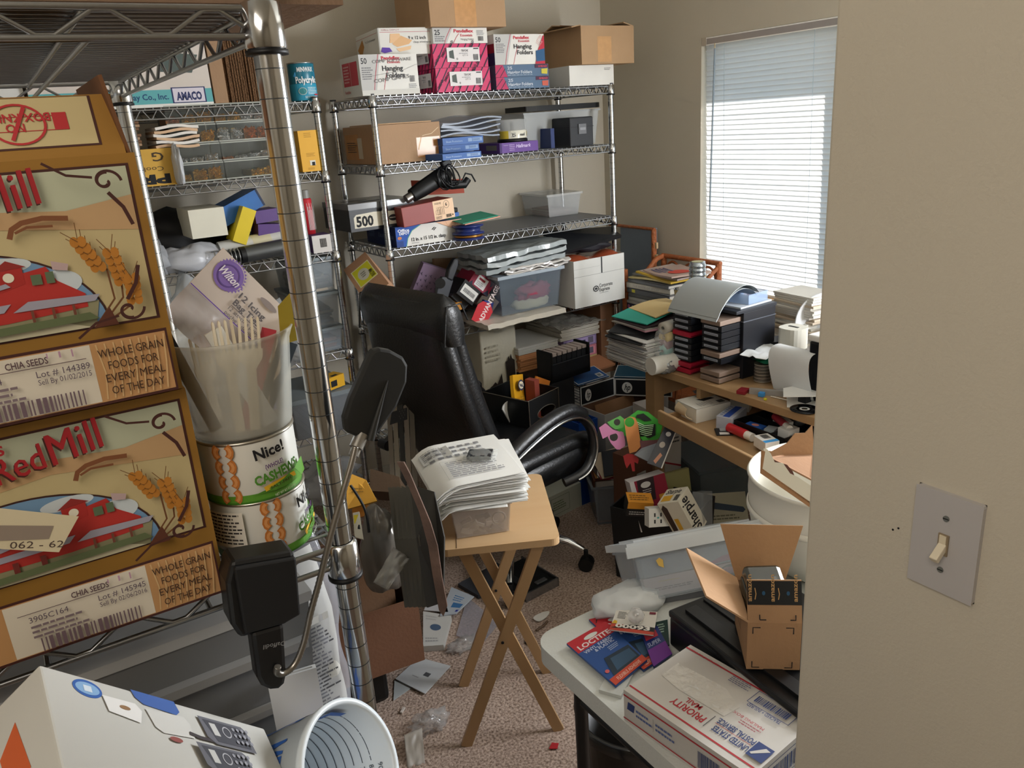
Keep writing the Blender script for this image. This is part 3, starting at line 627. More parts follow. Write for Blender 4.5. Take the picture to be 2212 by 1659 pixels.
# below the low shelf: drawers, litter bag, lid, phone box, measuring bucket, green tub
DRW = M(0x7C7E80, .4, alpha=.94, var=.05)
for q, (zz, lab) in enumerate(((1.165, 'upper'), (.925, 'middle'), (.685, 'lower'))):
    e = empty('storage_bin', fr((-.185, .80, zz-.19)), lab+' grey translucent storage bin stacked under the low near shelf', 'bin', 'grey storage bins under the near shelf')
    openb = MB(); w, d, h = .385, .74, .205
    openb.box(0, 0, 0, w, d, h, DRW, taper=.012).box(-.004, -.004, h, w+.004, d+.004, h+.012, M(0xB9BBBC, .4)).box(.01, -.006, h*.40, w-.01, 0.006, h*.44, M(0x9A9C9D, .4)).box(.01, -.010, h*.74, w-.01, 0.004, h*.79, M(0x9A9C9D, .4)); openb.build('bin_body', e)
    MB().box(.04, -.012, h-.03, .12, -.004, h+.010, M(0xD0D2D2, .4)).build('latch', e)
LB_ = Yp(668, 1440, .86); bag = empty('litter_bag', fr((.205, .915, .765), 8), 'tall paper sack covered in fine print, wrapped in clear plastic, by the near shelf post', 'bag')
def bagf(w, d, h, pin=.35):
    def f(u, v):
        a = 2*math.pi*u; k = 1-pin*max(0, (v-.72)/.28)**1.5; x = w/2*max(-1, min(1, 1.35*math.cos(a)))*(1-.15*max(0, (v-.8)/.2)); y = d/2*max(-1, min(1, 1.35*math.sin(a)))*k
        n_ = noise.noise(Vector((x*30, y*30, v*9)))*.006; return (x+n_, y+n_, h*v)
    return f
b = MB().grid(bagf(.085, .075, .42, .8), 32, 20, M(0xCFCFC9, .6, var=.03)); bf = bagf(.085, .075, .42, .8)
b.art(lambda u, v, o: Vector((-.034+u, -.0395-o, .01+v)), .068, .33, [('n', .0, .0, 1, .96, 58, 0x55565A), ('r', .02, .97, .95, 1.0, 0xD0D0CC)], e=.0012); b.build('sack', bag)
def bag2(u, v): x, y, z = bagf(.088, .080, .45, .7)(u, v); k = 1+.12*noise.noise(Vector((x*50, y*50, z*22))); return (x*k+.004, y*k, z)
MB().grid(bag2, 40, 26, M(0xC9CEDC, .12, alpha=.28, var=0, spec=.8)).build('plastic_wrap', bag)
o = openbox('plastic_tray', 'white square plastic tray standing on edge left of the printed sack', 'tray', fre((.135, .775, 1.00), -14, 0, -10), .055, .012, .10, M(0xD9DDE0, .35), t=.004)
gt = MB().lathe([(0, 0), (.055, 0), (.062, .09), (.065, .09), (.065, .096), (.06, .096), (.054, .004), (0, .004)], M(0x16302A, .4), 32).build('green_tub', mw=fr(Yp(585, 1640, .86)+Vector((0, 0, -.03)))); tag(gt, 'dark green round tub behind the white phone box', 'tub')
# phone box
p0, p1, p2 = Dp(85, 1435, .62), Dp(560, 1570, .80), Dp(131, 1659, .55)
x_ = (p1-p0).normalized(); dn = (p2-p0); dn = (dn-x_*dn.dot(x_)).normalized(); n_ = x_.cross(dn)
Xv = Matrix(((x_.x, n_.x, -dn.x, p0.x), (x_.y, n_.y, -dn.y, p0.y), (x_.z, n_.z, -dn.z, p0.z), (0, 0, 0, 1)))
vw, vh, vd = (p1-p0).length*1.03, .24, .11
b = MB(); sgn = 1 if n_.dot(p0-Vector((0, 0, CH))) > 0 else -1
b.box(0, 0 if sgn > 0 else -vd, -vh, vw, vd if sgn > 0 else 0, 0, M(0xBDBDB8, .45, var=.02))
PH = [('e', .16, .945, .055, .040, 0x2F5BA4), ('e', .16, .945, .045, .028, 0x7FA6CE), ('r', .145, .930, .175, .958, 0xC9D6E2),
      ('p', [(.34, 1), (.35, .965), (.38, .94), (.52, .93), (.54, .95), (.53, 1)], 0x3B5C9E), ('p', [(.38, .92), (.40, .84), (.43, .82), (.57, .83), (.57, .90), (.55, .93)], 0xC4C4C0),
      ('p', [(.21, .93), (.22, .86), (.34, .84), (.36, .90), (.34, .93)], 0xDADAD8), ('e', .29, .895, .022, .010, 0x8A6A4A), ('e', .475, .80, .028, .012, 0x8A4A44), ('l', [(.55, .85), (.60, .84), (.66, .84)], .004, 0x3A3436)]
def phone(u, v, s, w=.22):
    A = [('p', [(u, v), (u+w, v), (u+w+.02, v-.02), (u+w+.03, v-.13*s), (u+.05, v-.13*s), (u+.015, v-.10*s)], 0x5F6068), ('p', [(u+.02, v-.012), (u+w-.02, v-.012), (u+w+.01, v-.115*s), (u+.06, v-.115*s)], 0x3F4048),
         ('p', [(u+.045, v-.025), (u+.075, v-.025), (u+.085, v-.085*s), (u+.055, v-.085*s)], 0xB9BAB8), ('g', u+.125, v-.055*s, .022, .028, .2, 0xA9AAB0)]
    for i in range(4):
        for j in range(3): A.append(('e', u+.165+i*.022, v-.03-j*.032*s, .007, .009, 0x8C8D95))
    return A
PH += phone(.62, .955, 1)+phone(.55, .80, 1.0)+phone(.60, .62, 1.1)
b.face('F', (0, 0, -vh, vw, 0.1, 0), PH, e=.0003) if sgn > 0 else None
b.face('L', (0, 0, -vh, vw, vd, 0), [('p', [(.55, .80), (.72, .88), (.78, .68), (.60, .60)], 0xC0592C), ('p', [(.15, .75), (.4, .8), (.3, .6)], 0x8A5A50), ('n', .2, .1, .8, .5, 5, 0xB7AFA8)], e=.0003) if sgn > 0 else None
o = b.build('phone_box', mw=Xv, bevel=.002); tag(o, 'white cordless phone box with phone pictures, lowest left near corner', 'box')
# measuring bucket
C0 = Dp(762, 1664, .80); ax = (-ray(748, 1662).normalized()*1.0+RX*1.55+UX*.45).normalized()
q = Vector((0, 0, 1)).rotation_difference(ax).to_matrix().to_4x4()
bk = empty('measuring_bucket', Matrix.Translation(C0-ax*.155) @ q, 'white plastic measuring bucket with blue print, lying tilted at the bottom edge', 'bucket')
r0, r1, hb_ = .052, .066, .155
b = MB().lathe([(0, 0), (r0, 0), (r1, hb_-.01), (r1+.003, hb_-.008), (r1+.004, hb_), (r1-.001, hb_+.001), (r1-.003, hb_-.004), (r0-.002, .003), (0, .003)], M(0xCFD8DE, .35, var=0), 56)
def cmap(sg): return lambda u, v, o: Vector((((lerp(r0, r1, v/hb_))+sg*(o+ (0 if sg > 0 else .0022)))*math.cos(u), ((lerp(r0, r1, v/hb_))+sg*(o+(0 if sg > 0 else .0022)))*math.sin(u), v))
BLU = M(0x2A5AA8, .4, var=0)
A = [('r', k*.25, .25, k*.25+.20, .30, BLU) for k in range(4)]
for k in range(6): A.append(('T', -.10+.165*k, .35, .42, ['MIX', 'pint', 'QTS', 'MIX', 'pint', 'QTS'][k], 0x2A5AA8, 0, .10, .03))
b.art(cmap(1), 2*math.pi, hb_, A, e=.0003, seg=16)
A = []
for k in range(10): A.append(('l', [(.02+.30*q/9, .90-.07*k) for q in range(10)], .0007*10, 0x6A737C))
A = [('r', .03, .885-.075*k, .26, .892-.075*k, 0x4A545E) for k in range(9)]+[('T', .02, .87-.075*k, .038, str(900-100*k)+' ml', 0x3A434C, 0, -.055) for k in range(9)]+[('p', [(.27, .55), (.27, .9), (.21, .9), (.21, .84), (.245, .82)], BLU)]
A += [('p', [(-.07, .55), (-.07, .9), (-.01, .9), (-.01, .82), (-.045, .8)], BLU), ('r', .55, .80, .66, .92, BLU), ('p', [(.66, .75), (.72, .92), (.70, .92), (.62, .75)], BLU), ('r', .82, .885-.0, .95, .892, 0x4A545E)]
A += [('r', .55, .75-.06*k, .75, .756-.06*k, 0x4A545E) for k in range(9)]
b.art(cmap(-1), 2*math.pi, hb_, A, e=.0003, seg=16); b.build('bucket_body', bk)
# ================================================================ OFFICE BOX SHELVES
def pxbox(name, label, cat, a, b, z, c, depth, m, art={}, group=None, bevel=0, ang=None):
    X, w, h = fb(a, b, z, c)
    if ang is not None: X = fr(Zp(*a, z), ang)
    return carton(name, label, cat, X, w, depth, h, m, art, group, bevel), X, w, h
SM = M(0xC2245C, .5, var=.03); NAVY = 0x1E2238
def smead_art(qty=1):
    A = []
    for i in range(-3, 11):
        u0, u1 = i*.13, i*.13+.22; v0, v1 = 0, 1
        if u0 < 0: v0 = -u0/.22; u0 = 0
        if u1 > 1: v1 = (1-u0)/.22 if v0 == 0 else 1; u1 = 1
        if u0 < 1 and v0 < 1: A.append(('l', [(u0, v0), (u1, v1)], .0042, NAVY))
    for i in range(0, 7):
        A.append(('T', .04+i*.125, .12+(i % 3)*.3, .11, 'SMEAD', 0x2A1830, 55, .16, .02))
    A += [('r', .24, .24, .84, .84, 0xDAD6D6), ('p', [(.28, .42), (.28, .68), (.36, .74), (.37, .36)], 0x4E5652), ('T', .50, .66, .09, 'TBH24E', 0x3A3A3E, 0, .13, .01), ('T', .52, .48, .06, 'QTY 10', 0x3A3A3E, 0, .10), ('n', .46, .56, .66, .62, 1, 0x8A8A8E), ('b', .72, .30, .81, .55, 0x3A3A3E), ('r', .73, .76, .82, .81, 0x4A4A50), ('g', .42, .36, .014, .04, .4, 0x6A6A6E)]
    return A
def pend_art(num, title=True, short=False):
    A = [('p', [(0, 0), (0, 1), (.36, 1), (.24, 0)], 0xB9B9B7), ('T', .03, .74 if not short else .55, .16 if not short else .32, num, 0x2C2C30, 0, .10, .02), ('n', .03, .38, .22, .70, 6, 0x6C6C70) if not short else ('n', .03, .1, .22, .5, 3, 0x6C6C70),
         ('l', [(.20, 0), (.24, .4), (.33, 1)], .0022, 0xB8304A), ('l', [(.36, 0), (.42, .4), (.47, .62)], .0018, 0xB8304A)]
    if short: A += [('T', .38, .70, .20, 'Pendaflex', 0xC02840, 0, .36, .03), ('T', .50, .44, .16, 'Essentials', 0xC02840, 0, .22, .01), ('T', .50, .20, .13, 'Hanging Folders', 0x4A4A4E, 0, .24), ('b', .82, .15, .92, .45, 0x4A4A4E), ('n', .80, .5, .95, .85, 4, 0x8A8A8E)]
    else: A += [('T', .38, .84, .10, 'Pendaflex', 0xC02840, 0, .32, .03), ('T', .48, .74, .07, 'Essentials', 0xC02840, 0, .22, .01), ('T', .38, .53, .14, 'Hanging', 0x2A2A2E, 0, .36, .02), ('T', .44, .33, .14, 'Folders', 0x2A2A2E, 0, .32, .02)]
    return A
zt = 1.7995
pen = pend_art('50')+[('b', .84, .30, .93, .46, 0x4A4A4E), ('n', .82, .14, .96, .26, 3, 0x8A8A8E)]
pen = [(i[0], i[1], i[2]*.86+.14, i[3]*.86)+tuple(i[4:]) if i[0] == 'T' else i for i in pen]
pen += [('r', 0, 0, 1, .13, 0xC9C8C2), ('T', .22, .78, .08, 'COMP SOFTWARE', 0x6A6A6C, 3, .68), ('T', .22, .30, .09, 'COMP GAMES', 0x6A6A6C, 6, .62), ('l', [(.12, .46), (.4, .52), (.7, .58), (.99, .74)], .0008, 0x6A6A6C)]
base = MB().box(0, 0, 0, .27, .30, .012, WHT); 
_, X1, w1_, h1_ = pxbox('hanging_folder_box', 'white hanging folder box scribbled with marker, topmost shelf far left', 'box', (783, 203), (907, 200), zt, (771, 118), .19, WHT, {'F': pen, 'L': [('r', .1, .28, .88, .86, 0xC24050), ('r', .5, .28, .51, .86, WHT), ('n', .15, .35, .45, .8, 6, 0xE0B0B4), ('T', .12, .10, .08, 'Pendaflex', 0xC02840, 0, .3)]}, bevel=.002)
zb = zt+h1_+.001
o = pxbox('envelope_box', 'white and grey box of 9 x 12 clasp envelopes on top of the marker-scribbled box', 'box', (821, 119), (943, 119), zb, (816, 57), .31, WHT, {'F': [('r', 0, .0, .02, 1, 0xB0AFAB), ('l', [(.03, .84), (1, .84)], .0012, 0xB8304A), ('T', .06, .89, .06, 'Office DEPOT', 0xB07078, 0, .30), ('T', .50, .56, .12, '9 x 12 inch', 0x3A3A3E, 0, .30, .02), ('T', .58, .42, .08, 'clasp envelopes', 0x6A6A70, 0, .30),
   ('p', [(.18, .44), (.20, .78), (.36, .78), (.38, .44)], 0xE0B88E), ('p', [(.22, .40), (.38, .70), (.56, .52), (.50, .38), (.30, .28)], 0xD9AE80), ('p', [(.28, .22), (.33, .10), (.52, .18), (.54, .32)], 0xE2BE96), ('p', [(.02, .12), (.05, .28), (.17, .26), (.21, .12), (.08, .06)], 0x5A3AA0)],
   'L': [('l', [(.0, .84), (.95, .84)], .0012, 0xB8304A), ('p', [(.05, .45), (.30, .80), (.36, .5), (.2, .1)], 0xB4803F), ('T', .42, .60, .09, '9 x 12 inch envelopes', 0x5A5A5E, 0, .45)]}, ang=-7)
zs = 1.7995
_, Xs, ws, hs = pxbox('file_folder_box', 'lower magenta hanging folder box of the pair on the top shelf', 'box', (945, 202), (1061, 198), zs, (938, 148), .22, SM, {'F': smead_art(), 'L': smead_art()[:22]}, 'magenta folder boxes')
_, Xs2, ws2, hs2 = pxbox('file_folder_box', 'upper magenta hanging folder box, under the thin white box', 'box', (938, 148), (1055, 144), zs+hs+.001, (934, 95), .22, SM, {'F': smead_art(), 'L': smead_art()[:22]}, 'magenta folder boxes')
z3 = zs+hs+hs2+.002
_, Xs3, ws3, hs3 = pxbox('hanging_folder_box', 'thin white 25-count hanging folder box on the magenta boxes', 'box', (936, 93), (1053, 89), z3, (934, 60), .22, WHT, {'F': pend_art('25', short=True)})
cx = fr(Vector((Yp(930, 52, 2.97).x, 2.97, z3+hs3+.001)), 0); 
o = carton('cardboard_carton', 'brown taped cardboard carton at the top edge of the photo', 'box', cx, .345, .30, .22, CB(0xB08A60), {'F': [('r', .32, .0, .60, .5, M(0xB98A58, .25, var=.15, vs=40))], 'L': []}, bevel=.002)
BLB = M(0x4A6480, .5)
def sblue(b): return {'F': [('p', [(.0, 0), (0, 1), (.14, 1), (.22, 0)], 0xB02C58), ('l', [(.0, .2), (.12, .9)], .003, NAVY), ('l', [(.08, 0), (.18, .7)], .003, NAVY), ('T', .22, .62, .24, '25', 0xB8C0CC, 0, .09, .02), ('T', .22, .26, .26, 'Hanging Folders', 0xB4BECA, 0, .46, .03), ('T', .78, .72, .15, 'SMEAD', 0x2A1420, 0, .18, .03), ('r', .74, .68, .99, .98, 0x46203C), ('T', .80, .75, .14, 'SMEAD', 0xD05060, 0, .17, .02), ('p', [(.86, .2), (.86, .6), (.98, .62), (.97, .15)], b), ('n', .22, .08, .7, .2, 1, 0x90A0B0)]}
_, Xb, wb, hb1 = pxbox('file_folder_box', 'lower blue hanging folder box right of the magenta pair', 'box', (1073, 194), (1187, 188), zs, (1071, 168), .22, BLB, sblue(0xC05A48), 'blue folder boxes')
_, Xb2, wb2, hb2 = pxbox('file_folder_box', 'upper blue hanging folder box right of the magenta pair', 'box', (1071, 168), (1185, 163), zs+hb1+.001, (1070, 141), .22, BLB, sblue(0xC4B840), 'blue folder boxes')
zz = zs+hb1+hb2+.002
_, Xb3, wb3, hb3 = pxbox('hanging_folder_box', 'white 50-count hanging folder box on the two blue boxes', 'box', (1070, 141), (1177, 137), zz, (1066, 74), .22, WHT, {'F': pend_art('50')+[('p', [(.80, 0), (.86, .45), (.98, .95), (1, .95), (1, 0)], 0xB8283C), ('p', [(.82, .08), (.82, .44), (1, .52), (1, .1)], 0x27557E), ('T', .86, .66, .10, 'LETTER', 0xDEB0B0, 50, .16), ('T', .90, .58, .09, 'SIZE', 0xDEB0B0, 50, .10)], 'L': [('r', 0, 0, 1, .4, 0x2A3A66), ('r', 0, .4, 1, .7, 0x8C2A3A)]})
_, Xw, ww, hw = pxbox('white_box', 'small plain white box at the right end of the top shelf', 'box', (1231, 186), (1326, 180), zs, (1227, 142), .26, WHT, {'F': [('n', .78, .72, .95, .86, 2, 0x6A6A6E)], 'R': []})
zb4 = zs+hw+.001
Xc_ = fr(Vector((Yp(1257, 135, 2.95).x, 2.95, zb4)), 1)
oc = openbox('cardboard_carton', 'brown cardboard box with ragged open flaps on the small white box', 'box', Xc_, .30, .27, .155, CB(0xB28C60), CB(0x8A6A48), flaps=(('B', .07, -70), ('R', .06, -75), ('L', .05, 100)), art={'F': [('r', .30, .05, .56, .72, M(0xC0966A, .3, var=.1, vs=40))]})
b = MB(); rn = random.Random(5); P = [(0, 0)]+[(.26*k/9, .10+rn.uniform(-.02, .02)) for k in range(10)]+[(.26, 0)]
b.prism(P, .004, CB(0x9A7048)); b.build('flap', oc, fre((.02, .07, .158), 8, 4, 0))
# ---- second shelf
z2 = 1.5445
TAPE = M(0xB9834E, .22, var=.12, vs=30)
_, X, w, h = pxbox('cardboard_carton', 'large brown taped carton at the left of the second shelf', 'box', (822, 361), (957, 350), z2, (812, 271), .35, CB(0xB08A64), {'F': [('r', .60, .10, .98, .62, TAPE), ('l', [(.62, .3), (.68, .62)], .004, 0xD8B48C), ('l', [(.70, .66), (.85, .70), (.97, .85)], .002, 0xE0CDB0)], 'L': [('r', .05, .12, .45, .80, TAPE), ('r', .42, .15, .55, .7, 0xC9BFAE), ('n', .1, .3, .4, .6, 5, 0x5A4636)]}, bevel=.002)
o = MB().box(0, 0, 0, w*.85, .3, .004, M(0xC6A27C, .7)).build('cardboard_sheet', mw=X @ Matrix.Translation((.01, .02, h+.001)) @ Matrix.Rotation(R(-2), 4, 'Z')); tag(o, 'loose tan cardboard sheet lying on the large taped carton', 'cardboard')
BL2 = M(0x2C5B9E, .5)
zq = z2
for k, (a, b_, c) in enumerate((((957, 347), (1040, 340), (957, 331)), ((957, 331), (1036, 324), (957, 315)), ((957, 315), (1043, 308), (957, 299)))):
    _, X, w, h = pxbox('slide_box', ['bottom', 'middle', 'top'][k]+' thin blue paper box of three, right of the large carton', 'box', a, b_, zq, c, .26, BL2, {'F': [('T', .08, .35, .28, 'Sheet Protectors', 0xA8C0DC, 0, .40), ('r', .62, .3, .97, .8, 0x86A0C4), ('r', .72, .3, .73, .8, 0x2C5B9E), ('n', .74, .4, .95, .7, 2, 0x2C4A7A)]}, 'thin blue boxes', ang=4-2*k); zq += h+.001
b = MB(); P_ = Yp(952, 300, 2.99); P_.z = zq
for k in range(5): b.grid(lambda u, v: (.29*u+.004*k, .25*v, .014*k+.010*math.sin(u*5+k)+.012*v), 8, 6, M(0xBCC8DA, .25, alpha=.6, var=0), thick=.006)
o = b.build('plastic_sleeves', mw=fr(P_+Vector((0, 0, .008)), 3)); tag(o, 'sagging pile of clear plastic sleeves on the thin blue boxes', 'sleeves')
_, X, w, h = pxbox('card_box', 'purple greeting card box with white script on the second shelf', 'box', (1080, 334), (1163, 326), z2, (1078, 310), .22, M(0x5A3486, .5), {'F': [('T', .42, .45, .34, 'Hallmark', 0xC8B8DC, 0, .38, .02, .3), ('T', .10, .70, .12, 'THANK YOU', 0xB8A4D0, 0, .2), ('n', .25, .15, .4, .85, 4, 0xA890C4), ('r', 0, 0, .06, 1, 0x3A2060)], 'L': [('r', .5, .3, .9, .8, 0x8A8478)], 'T': [('r', .9, .1, 1, .9, 0xC9C0D0)]})
PZ = z2+h; Pc = Vector((Yp(1107, 304, 3.06).x, 3.06, PZ+.001))
e = empty('disc_spindle', fr(Pc), 'round cake box of blank discs with a 25 label band', 'disc box')
MB().lathe([(0, 0), (.066, 0), (.066, .010), (.062, .012), (.062, .014)], BLK, 32).build('spindle_base', e)
b = MB().lathe([(0, .014), (.060, .014), (.060, .042), (0, .042)], M(0x9B9A94, .2, .6), 32); b.lathe([(.0628, .014), (.0628, .046)], M(0xE0DAC0, .5), 32)
b.art(cyl_map(.0632, .014), 2*math.pi*.0632, .032, [('T', -.10, .2, .5, '25', INK, 0, .05, .03), ('T', .0, .3, .35, 'maxell', INK, 0, .07, .02), ('r', -.25, 0, -.13, 1, 0xC9B23C), ('r', .13, .2, .2, .8, 0xC9B23C)], e=.0006, seg=40); b.build('discs', e)
MB().lathe([(.064, .014), (.064, .088), (.058, .093), (0, .093)], clear(0xDFE3E4, .35, .1), 32).build('clear_dome', e); MB().cyl((0, 0, .04), (0, 0, .080), .007, BLK, n=10).build('spindle', e)
Xk = fr(Yp(1135, 314, 3.12), 1); Xk.translation.z = z2
kb = openbox('plastic_bin', 'long clear plastic bin at the back right of the second shelf', 'bin', Xk, .43, .24, .155, clear(0xD5D9DA, .42), t=.003, taper=.015, rim=.006)
o = MB().prism([(0, .02), (.05, 0), (.40, .0), (.43, .02), (.40, .19), (.02, .21)], .022, BLK).build('laptop_sleeve', mw=fr(Xk.translation+Vector((-.01, -.05, .162)), 2), bevel=.006); tag(o, 'flat black sleeve lying on the long clear bin', 'sleeve')
DB = M(0x2A2C30, .55)
_, X, w, h = pxbox('disc_case', 'dark grey flip-top disc case with clasp, right end of the second shelf', 'box', (1233, 320), (1283, 316), z2, (1227, 254), .19, DB, {}, bevel=.006)
_.name = 'disc_case'
MB().box(w*.34, -.006, h*.42, w*.66, 0, h*.76, M(0x6A6C70, .4)).box(w*.38, -.008, h*.55, w*.62, -.006, h*.64, M(0x8E9094, .4)).build('clasp', _); MB().box(-.001, -.001, h*.66, w+.001, .191, h*.675, BLK).build('lid_seam', _)
o = MB().box(0, 0, 0, .02, .16, .085, M(0x23366A, .5)).build('blue_booklet', mw=fr((Yp(1190, 300, 3.05).x, 3.05, z2), 0)); tag(o, 'thin dark blue booklet standing left of the disc case', 'booklet')
# ---- third shelf
z4 = 1.2168
ODB = M(0x24407E, .5)
_, X, w, h = pxbox('envelope_box', 'blue and white box of 12 x 15 clasp envelopes on the third shelf', 'box', (859, 545), (1000, 521), z4, (852, 492), .30, M(0xDAD9D4, .6), {'F': [('p', [(0, 0), (0, 1), (.38, 1), (.24, .75), (.17, .4), (.14, 0)], 0x1F4FA6), ('l', [(.38, 1), (.24, .75), (.17, .4), (.14, 0)], .003, 0x4AA08A), ('p', [(0, 0), (0, .3), (.10, .3), (.10, 0)], 0x173A80), ('T', .03, .74, .14, 'Office', 0xE8EEF6, 0, .17, .03), ('T', .05, .60, .12, 'DEPOT', 0xE8EEF6, 0, .15, .03), ('e', .05, .45, .03, .08, 0xC07A50),
   ('T', .22, .22, .17, '12 in. x 15 1/2 in. clasp', 0x26262A, 0, .52, .02), ('n', .22, .08, .36, .16, 1, 0x9A9A9A), ('l', [(.54, .66), (.57, .76), (.60, .74), (.56, .62)], .003, INK),
   ('p', [(.60, 1), (.78, .72), (.95, .45), (1, .55), (1, 1)], 0xE9BC9A), ('l', [(.62, .98), (.80, .68), (.97, .46)], .001, 0xB07A5A), ('l', [(.75, 1), (.78, .72), (1, .80)], .001, 0xB07A5A), ('l', [(.88, 1), (.90, .74)], .001, 0xB07A5A)],
   'L': [('r', 0, 0, 1, 1, 0x1D2F66), ('T', .08, .55, .20, 'Office', 0x6A82B8, 0, .2), ('T', .10, .35, .16, 'DEPOT', 0x6A82B8, 0, .18), ('T', .42, .4, .22, '12 in. x 15 1/2 in. clasp', 0x8094C0, 0, .5)], 'T': [('r', 0, 0, 1, 1, 0x2A4A90)]})
ze = z4+h+.001; XE = X
e = empty('glove_box', fr(Zp(865, 490, ze)+Vector((-.20, .025, 0)), 2), 'black and cream box marked 500, clear taped lid, behind the shelf post', 'box')
b = MB().box(0, 0, 0, .285, .26, .105, M(0x1A1C22, .4)); b.face('F', (0, 0, 0, .285, .26, .105), [('p', [(.06, .12), (.06, .52), (.10, .62), (.37, .66), (.62, .62), (.78, .60), (.87, .12)], 0xD5CFBE), ('T', .09, .18, .36, '500', INK, 0, .26, .04), ('e', .66, .36, .075, .12, 0x222226), ('n', .6, .32, .72, .40, 1, 0xC9C4B6), ('r', 0, .76, 1, 1, 0x5A5D62), ('T', .30, .80, .14, 'AND POWDER FREE', 0x9A9A9C, 0, .45)]); b.build('box_body', e)
b = MB().box(-.002, -.002, .085, .287, .262, .107, clear(0xA9ABAE, .55, .15)).face('T', (0, 0, 0, .285, .26, .107), [('r', .25, .2, .6, .3, 0x34363A), ('r', .1, .5, .5, .55, 0x44464A), ('p', [(0, .0), (0, .3), (.2, .2), (.2, 0)], 0x6C6E70)]); b.build('lid', e)
rb = MB(); P0 = Zp(870, 490, ze); Xr = fre(Yp(874, 486, 2.975)+Vector((-.005, 0, .006)), 0, 0, 0); Xr = Matrix.Translation(Yp(873, 492, 2.955)) @ Matrix.Rotation(R(-4), 4, 'Y')
w, d, h = .235, .13, .078
rb.box(0, 0, 0, w, d, h, M(0x8C3A34, .45)); rb.face('F', (0, 0, 0, w, d, h), [('r', .60, 0, 1, 1, 0xE9C7A6), ('T', .63, .80, .10, 'POWDER FREE', INK, 0, .13), ('T', .84, .66, .17, '6', INK, 0, .035, .02), ('g', .86, .74, .055, .2, .08, 0x3A3A3A)]+[('l', [(.68+.03*k, .25), (.67+.032*k, .62), (.69+.03*k, .66)], .0012, 0x4A3A34) for k in range(5)]+[('l', [(.64, .3), (.64, .5), (.72, .52), (.72, .28), (.64, .3)], .001, 0x4A3A34), ('b', .83, .06, .93, .22, INK), ('e', .96, .15, .01, .04, INK), ('n', .63, .05, .78, .2, 3, 0x6A5A50)])
o = rb.build('glove_box', mw=Xr @ Matrix.Translation((0, 0, 0)), bevel=.002); tag(o, 'dark red and tan box marked 6, under the heat gun', 'box')
# heat gun
hg = empty('heat_gun', fre(Yp(880, 436, 3.00)+Vector((0, 0, .012)), 0, -24, 0), 'black heat gun with coiled cord on the dark red box', 'heat gun')
MB().cyl((-.005, 0, 0), (.03, 0, 0), .018, M(0x8A8682, .3, .9), n=20).build('nozzle', hg)
MB().cyl((.025, 0, 0), (.075, 0, 0), .027, BLK, r1=.032, n=24).cyl((.075, 0, 0), (.20, 0, 0), .032, BLK, r1=.036, n=24).cyl((.20, 0, 0), (.215, 0, 0), .036, BLK, r1=.026, n=24).build('barrel', hg)
MB().tube([(.15, 0, -.01), (.20, -.01, -.05), (.25, -.02, -.075), (.275, -.02, -.065)], [.020, .019, .017, .014], BLK, n=12).build('grip', hg)
MB().box(.20, -.012, .02, .245, .012, .052, BLK).build('switch_box', hg, bevel=.006)
c_ = MB()
for k in range(4):
    c_.tube([(.165+.028*math.cos(t*.45+k)+.012*k, -.040-.004*k+.01*math.sin(t*.9), -.004+.045*math.sin(t*.45+k)) for t in range(14)], .0032, M(0x101114, .35), n=6, closed=True)
c_.tube([(.19, -.045, -.03), (.23, -.05, -.05), (.26, -.05, -.03), (.285, -.045, -.05), (.29, -.04, -.085)], .0035, BLK, n=6); c_.build('power_cord', hg)
MB().tube([(.255, 0, .045), (.285, 0, .055), (.30, 0, .072), (.285, 0, .01), (.26, 0, .02)], .0014, M(0x9C9A90, .4, .8), n=5).build('hanging_hook', hg)
o = MB().grid(lambda u, v: (.24*u, .01*math.sin(u*4), .06*v), 8, 2, M(0xA04028, .6), thick=.003).build('folder', mw=fre(Vector((Yp(888, 424, 3.1).x, 3.08, ze+.110)), -12, 4, 0)); tag(o, 'rust red folder standing behind the heat gun', 'folder')
e = empty('wire_spool', fr(Zp(1028, 518, z4)+Vector((0, .06, 0))), 'dark blue reel stack with copper bands under the green folder', 'spool')
MB().lathe([(0, 0), (.068, 0), (.068, .006), (.05, .008), (.05, .020), (.068, .022), (.068, .028), (.052, .030), (.052, .05), (.066, .052), (.066, .058), (0, .058)], M(0x1E2C66, .3), 32).build('reel', e)
MB().lathe([(.051, .009), (.060, .010), (.060, .019), (.051, .02)], M(0xA87434, .3, .7), 32).build('copper_wire', e)
b = MB().box(0, 0, 0, .19, .12, .003, M(0x3C9A7E, .6)).box(.01, .0, -.006, .20, .115, -.002, M(0xE0A48C, .6)); o = b.build('paper_folder', mw=fre(Zp(1000, 480, z4+.075)+Vector((0, 0, -.008)), 6, -3, 8)); tag(o, 'green and peach paper folder on the dark blue reel', 'folder')
o = MB().box(0, 0, 0, .035, .03, .075, M(0x4A78C0, .5)).box(.004, .004, .075, .032, .026, .095, BLK).build('small_case', mw=fr(Zp(1004, 492, z4+.02)+Vector((0, .10, -.015)), 5), bevel=.004); tag(o, 'small blue case with black cap behind the dark red box', 'case')
Xz = fr(Zp(1185, 471, z4), -3); w = (Zp(1253, 471, z4)-Zp(1185, 471, z4)).length
cb = openbox('shoe_box', 'small clear plastic shoe box of papers alone on the grey shelf liner', 'bin', Xz, w*1.15, .25, .10, clear(0xC9CCCE, .38), t=.003, taper=.012)
MB().box(-.008, -.006, .098, w*1.15+.008, .256, .108, clear(0xE0E2E2, .5)).build('lid', cb)
o = pack(MB(), .03, .02, .14, .2, .006, .035, 5, M(0xC0B8AE, .7), .01, 4, 8, m2=M(0xA0847C, .7)).build('paper_stack', mw=Xz); tag(o, 'small papers inside the clear shoe box', 'papers')
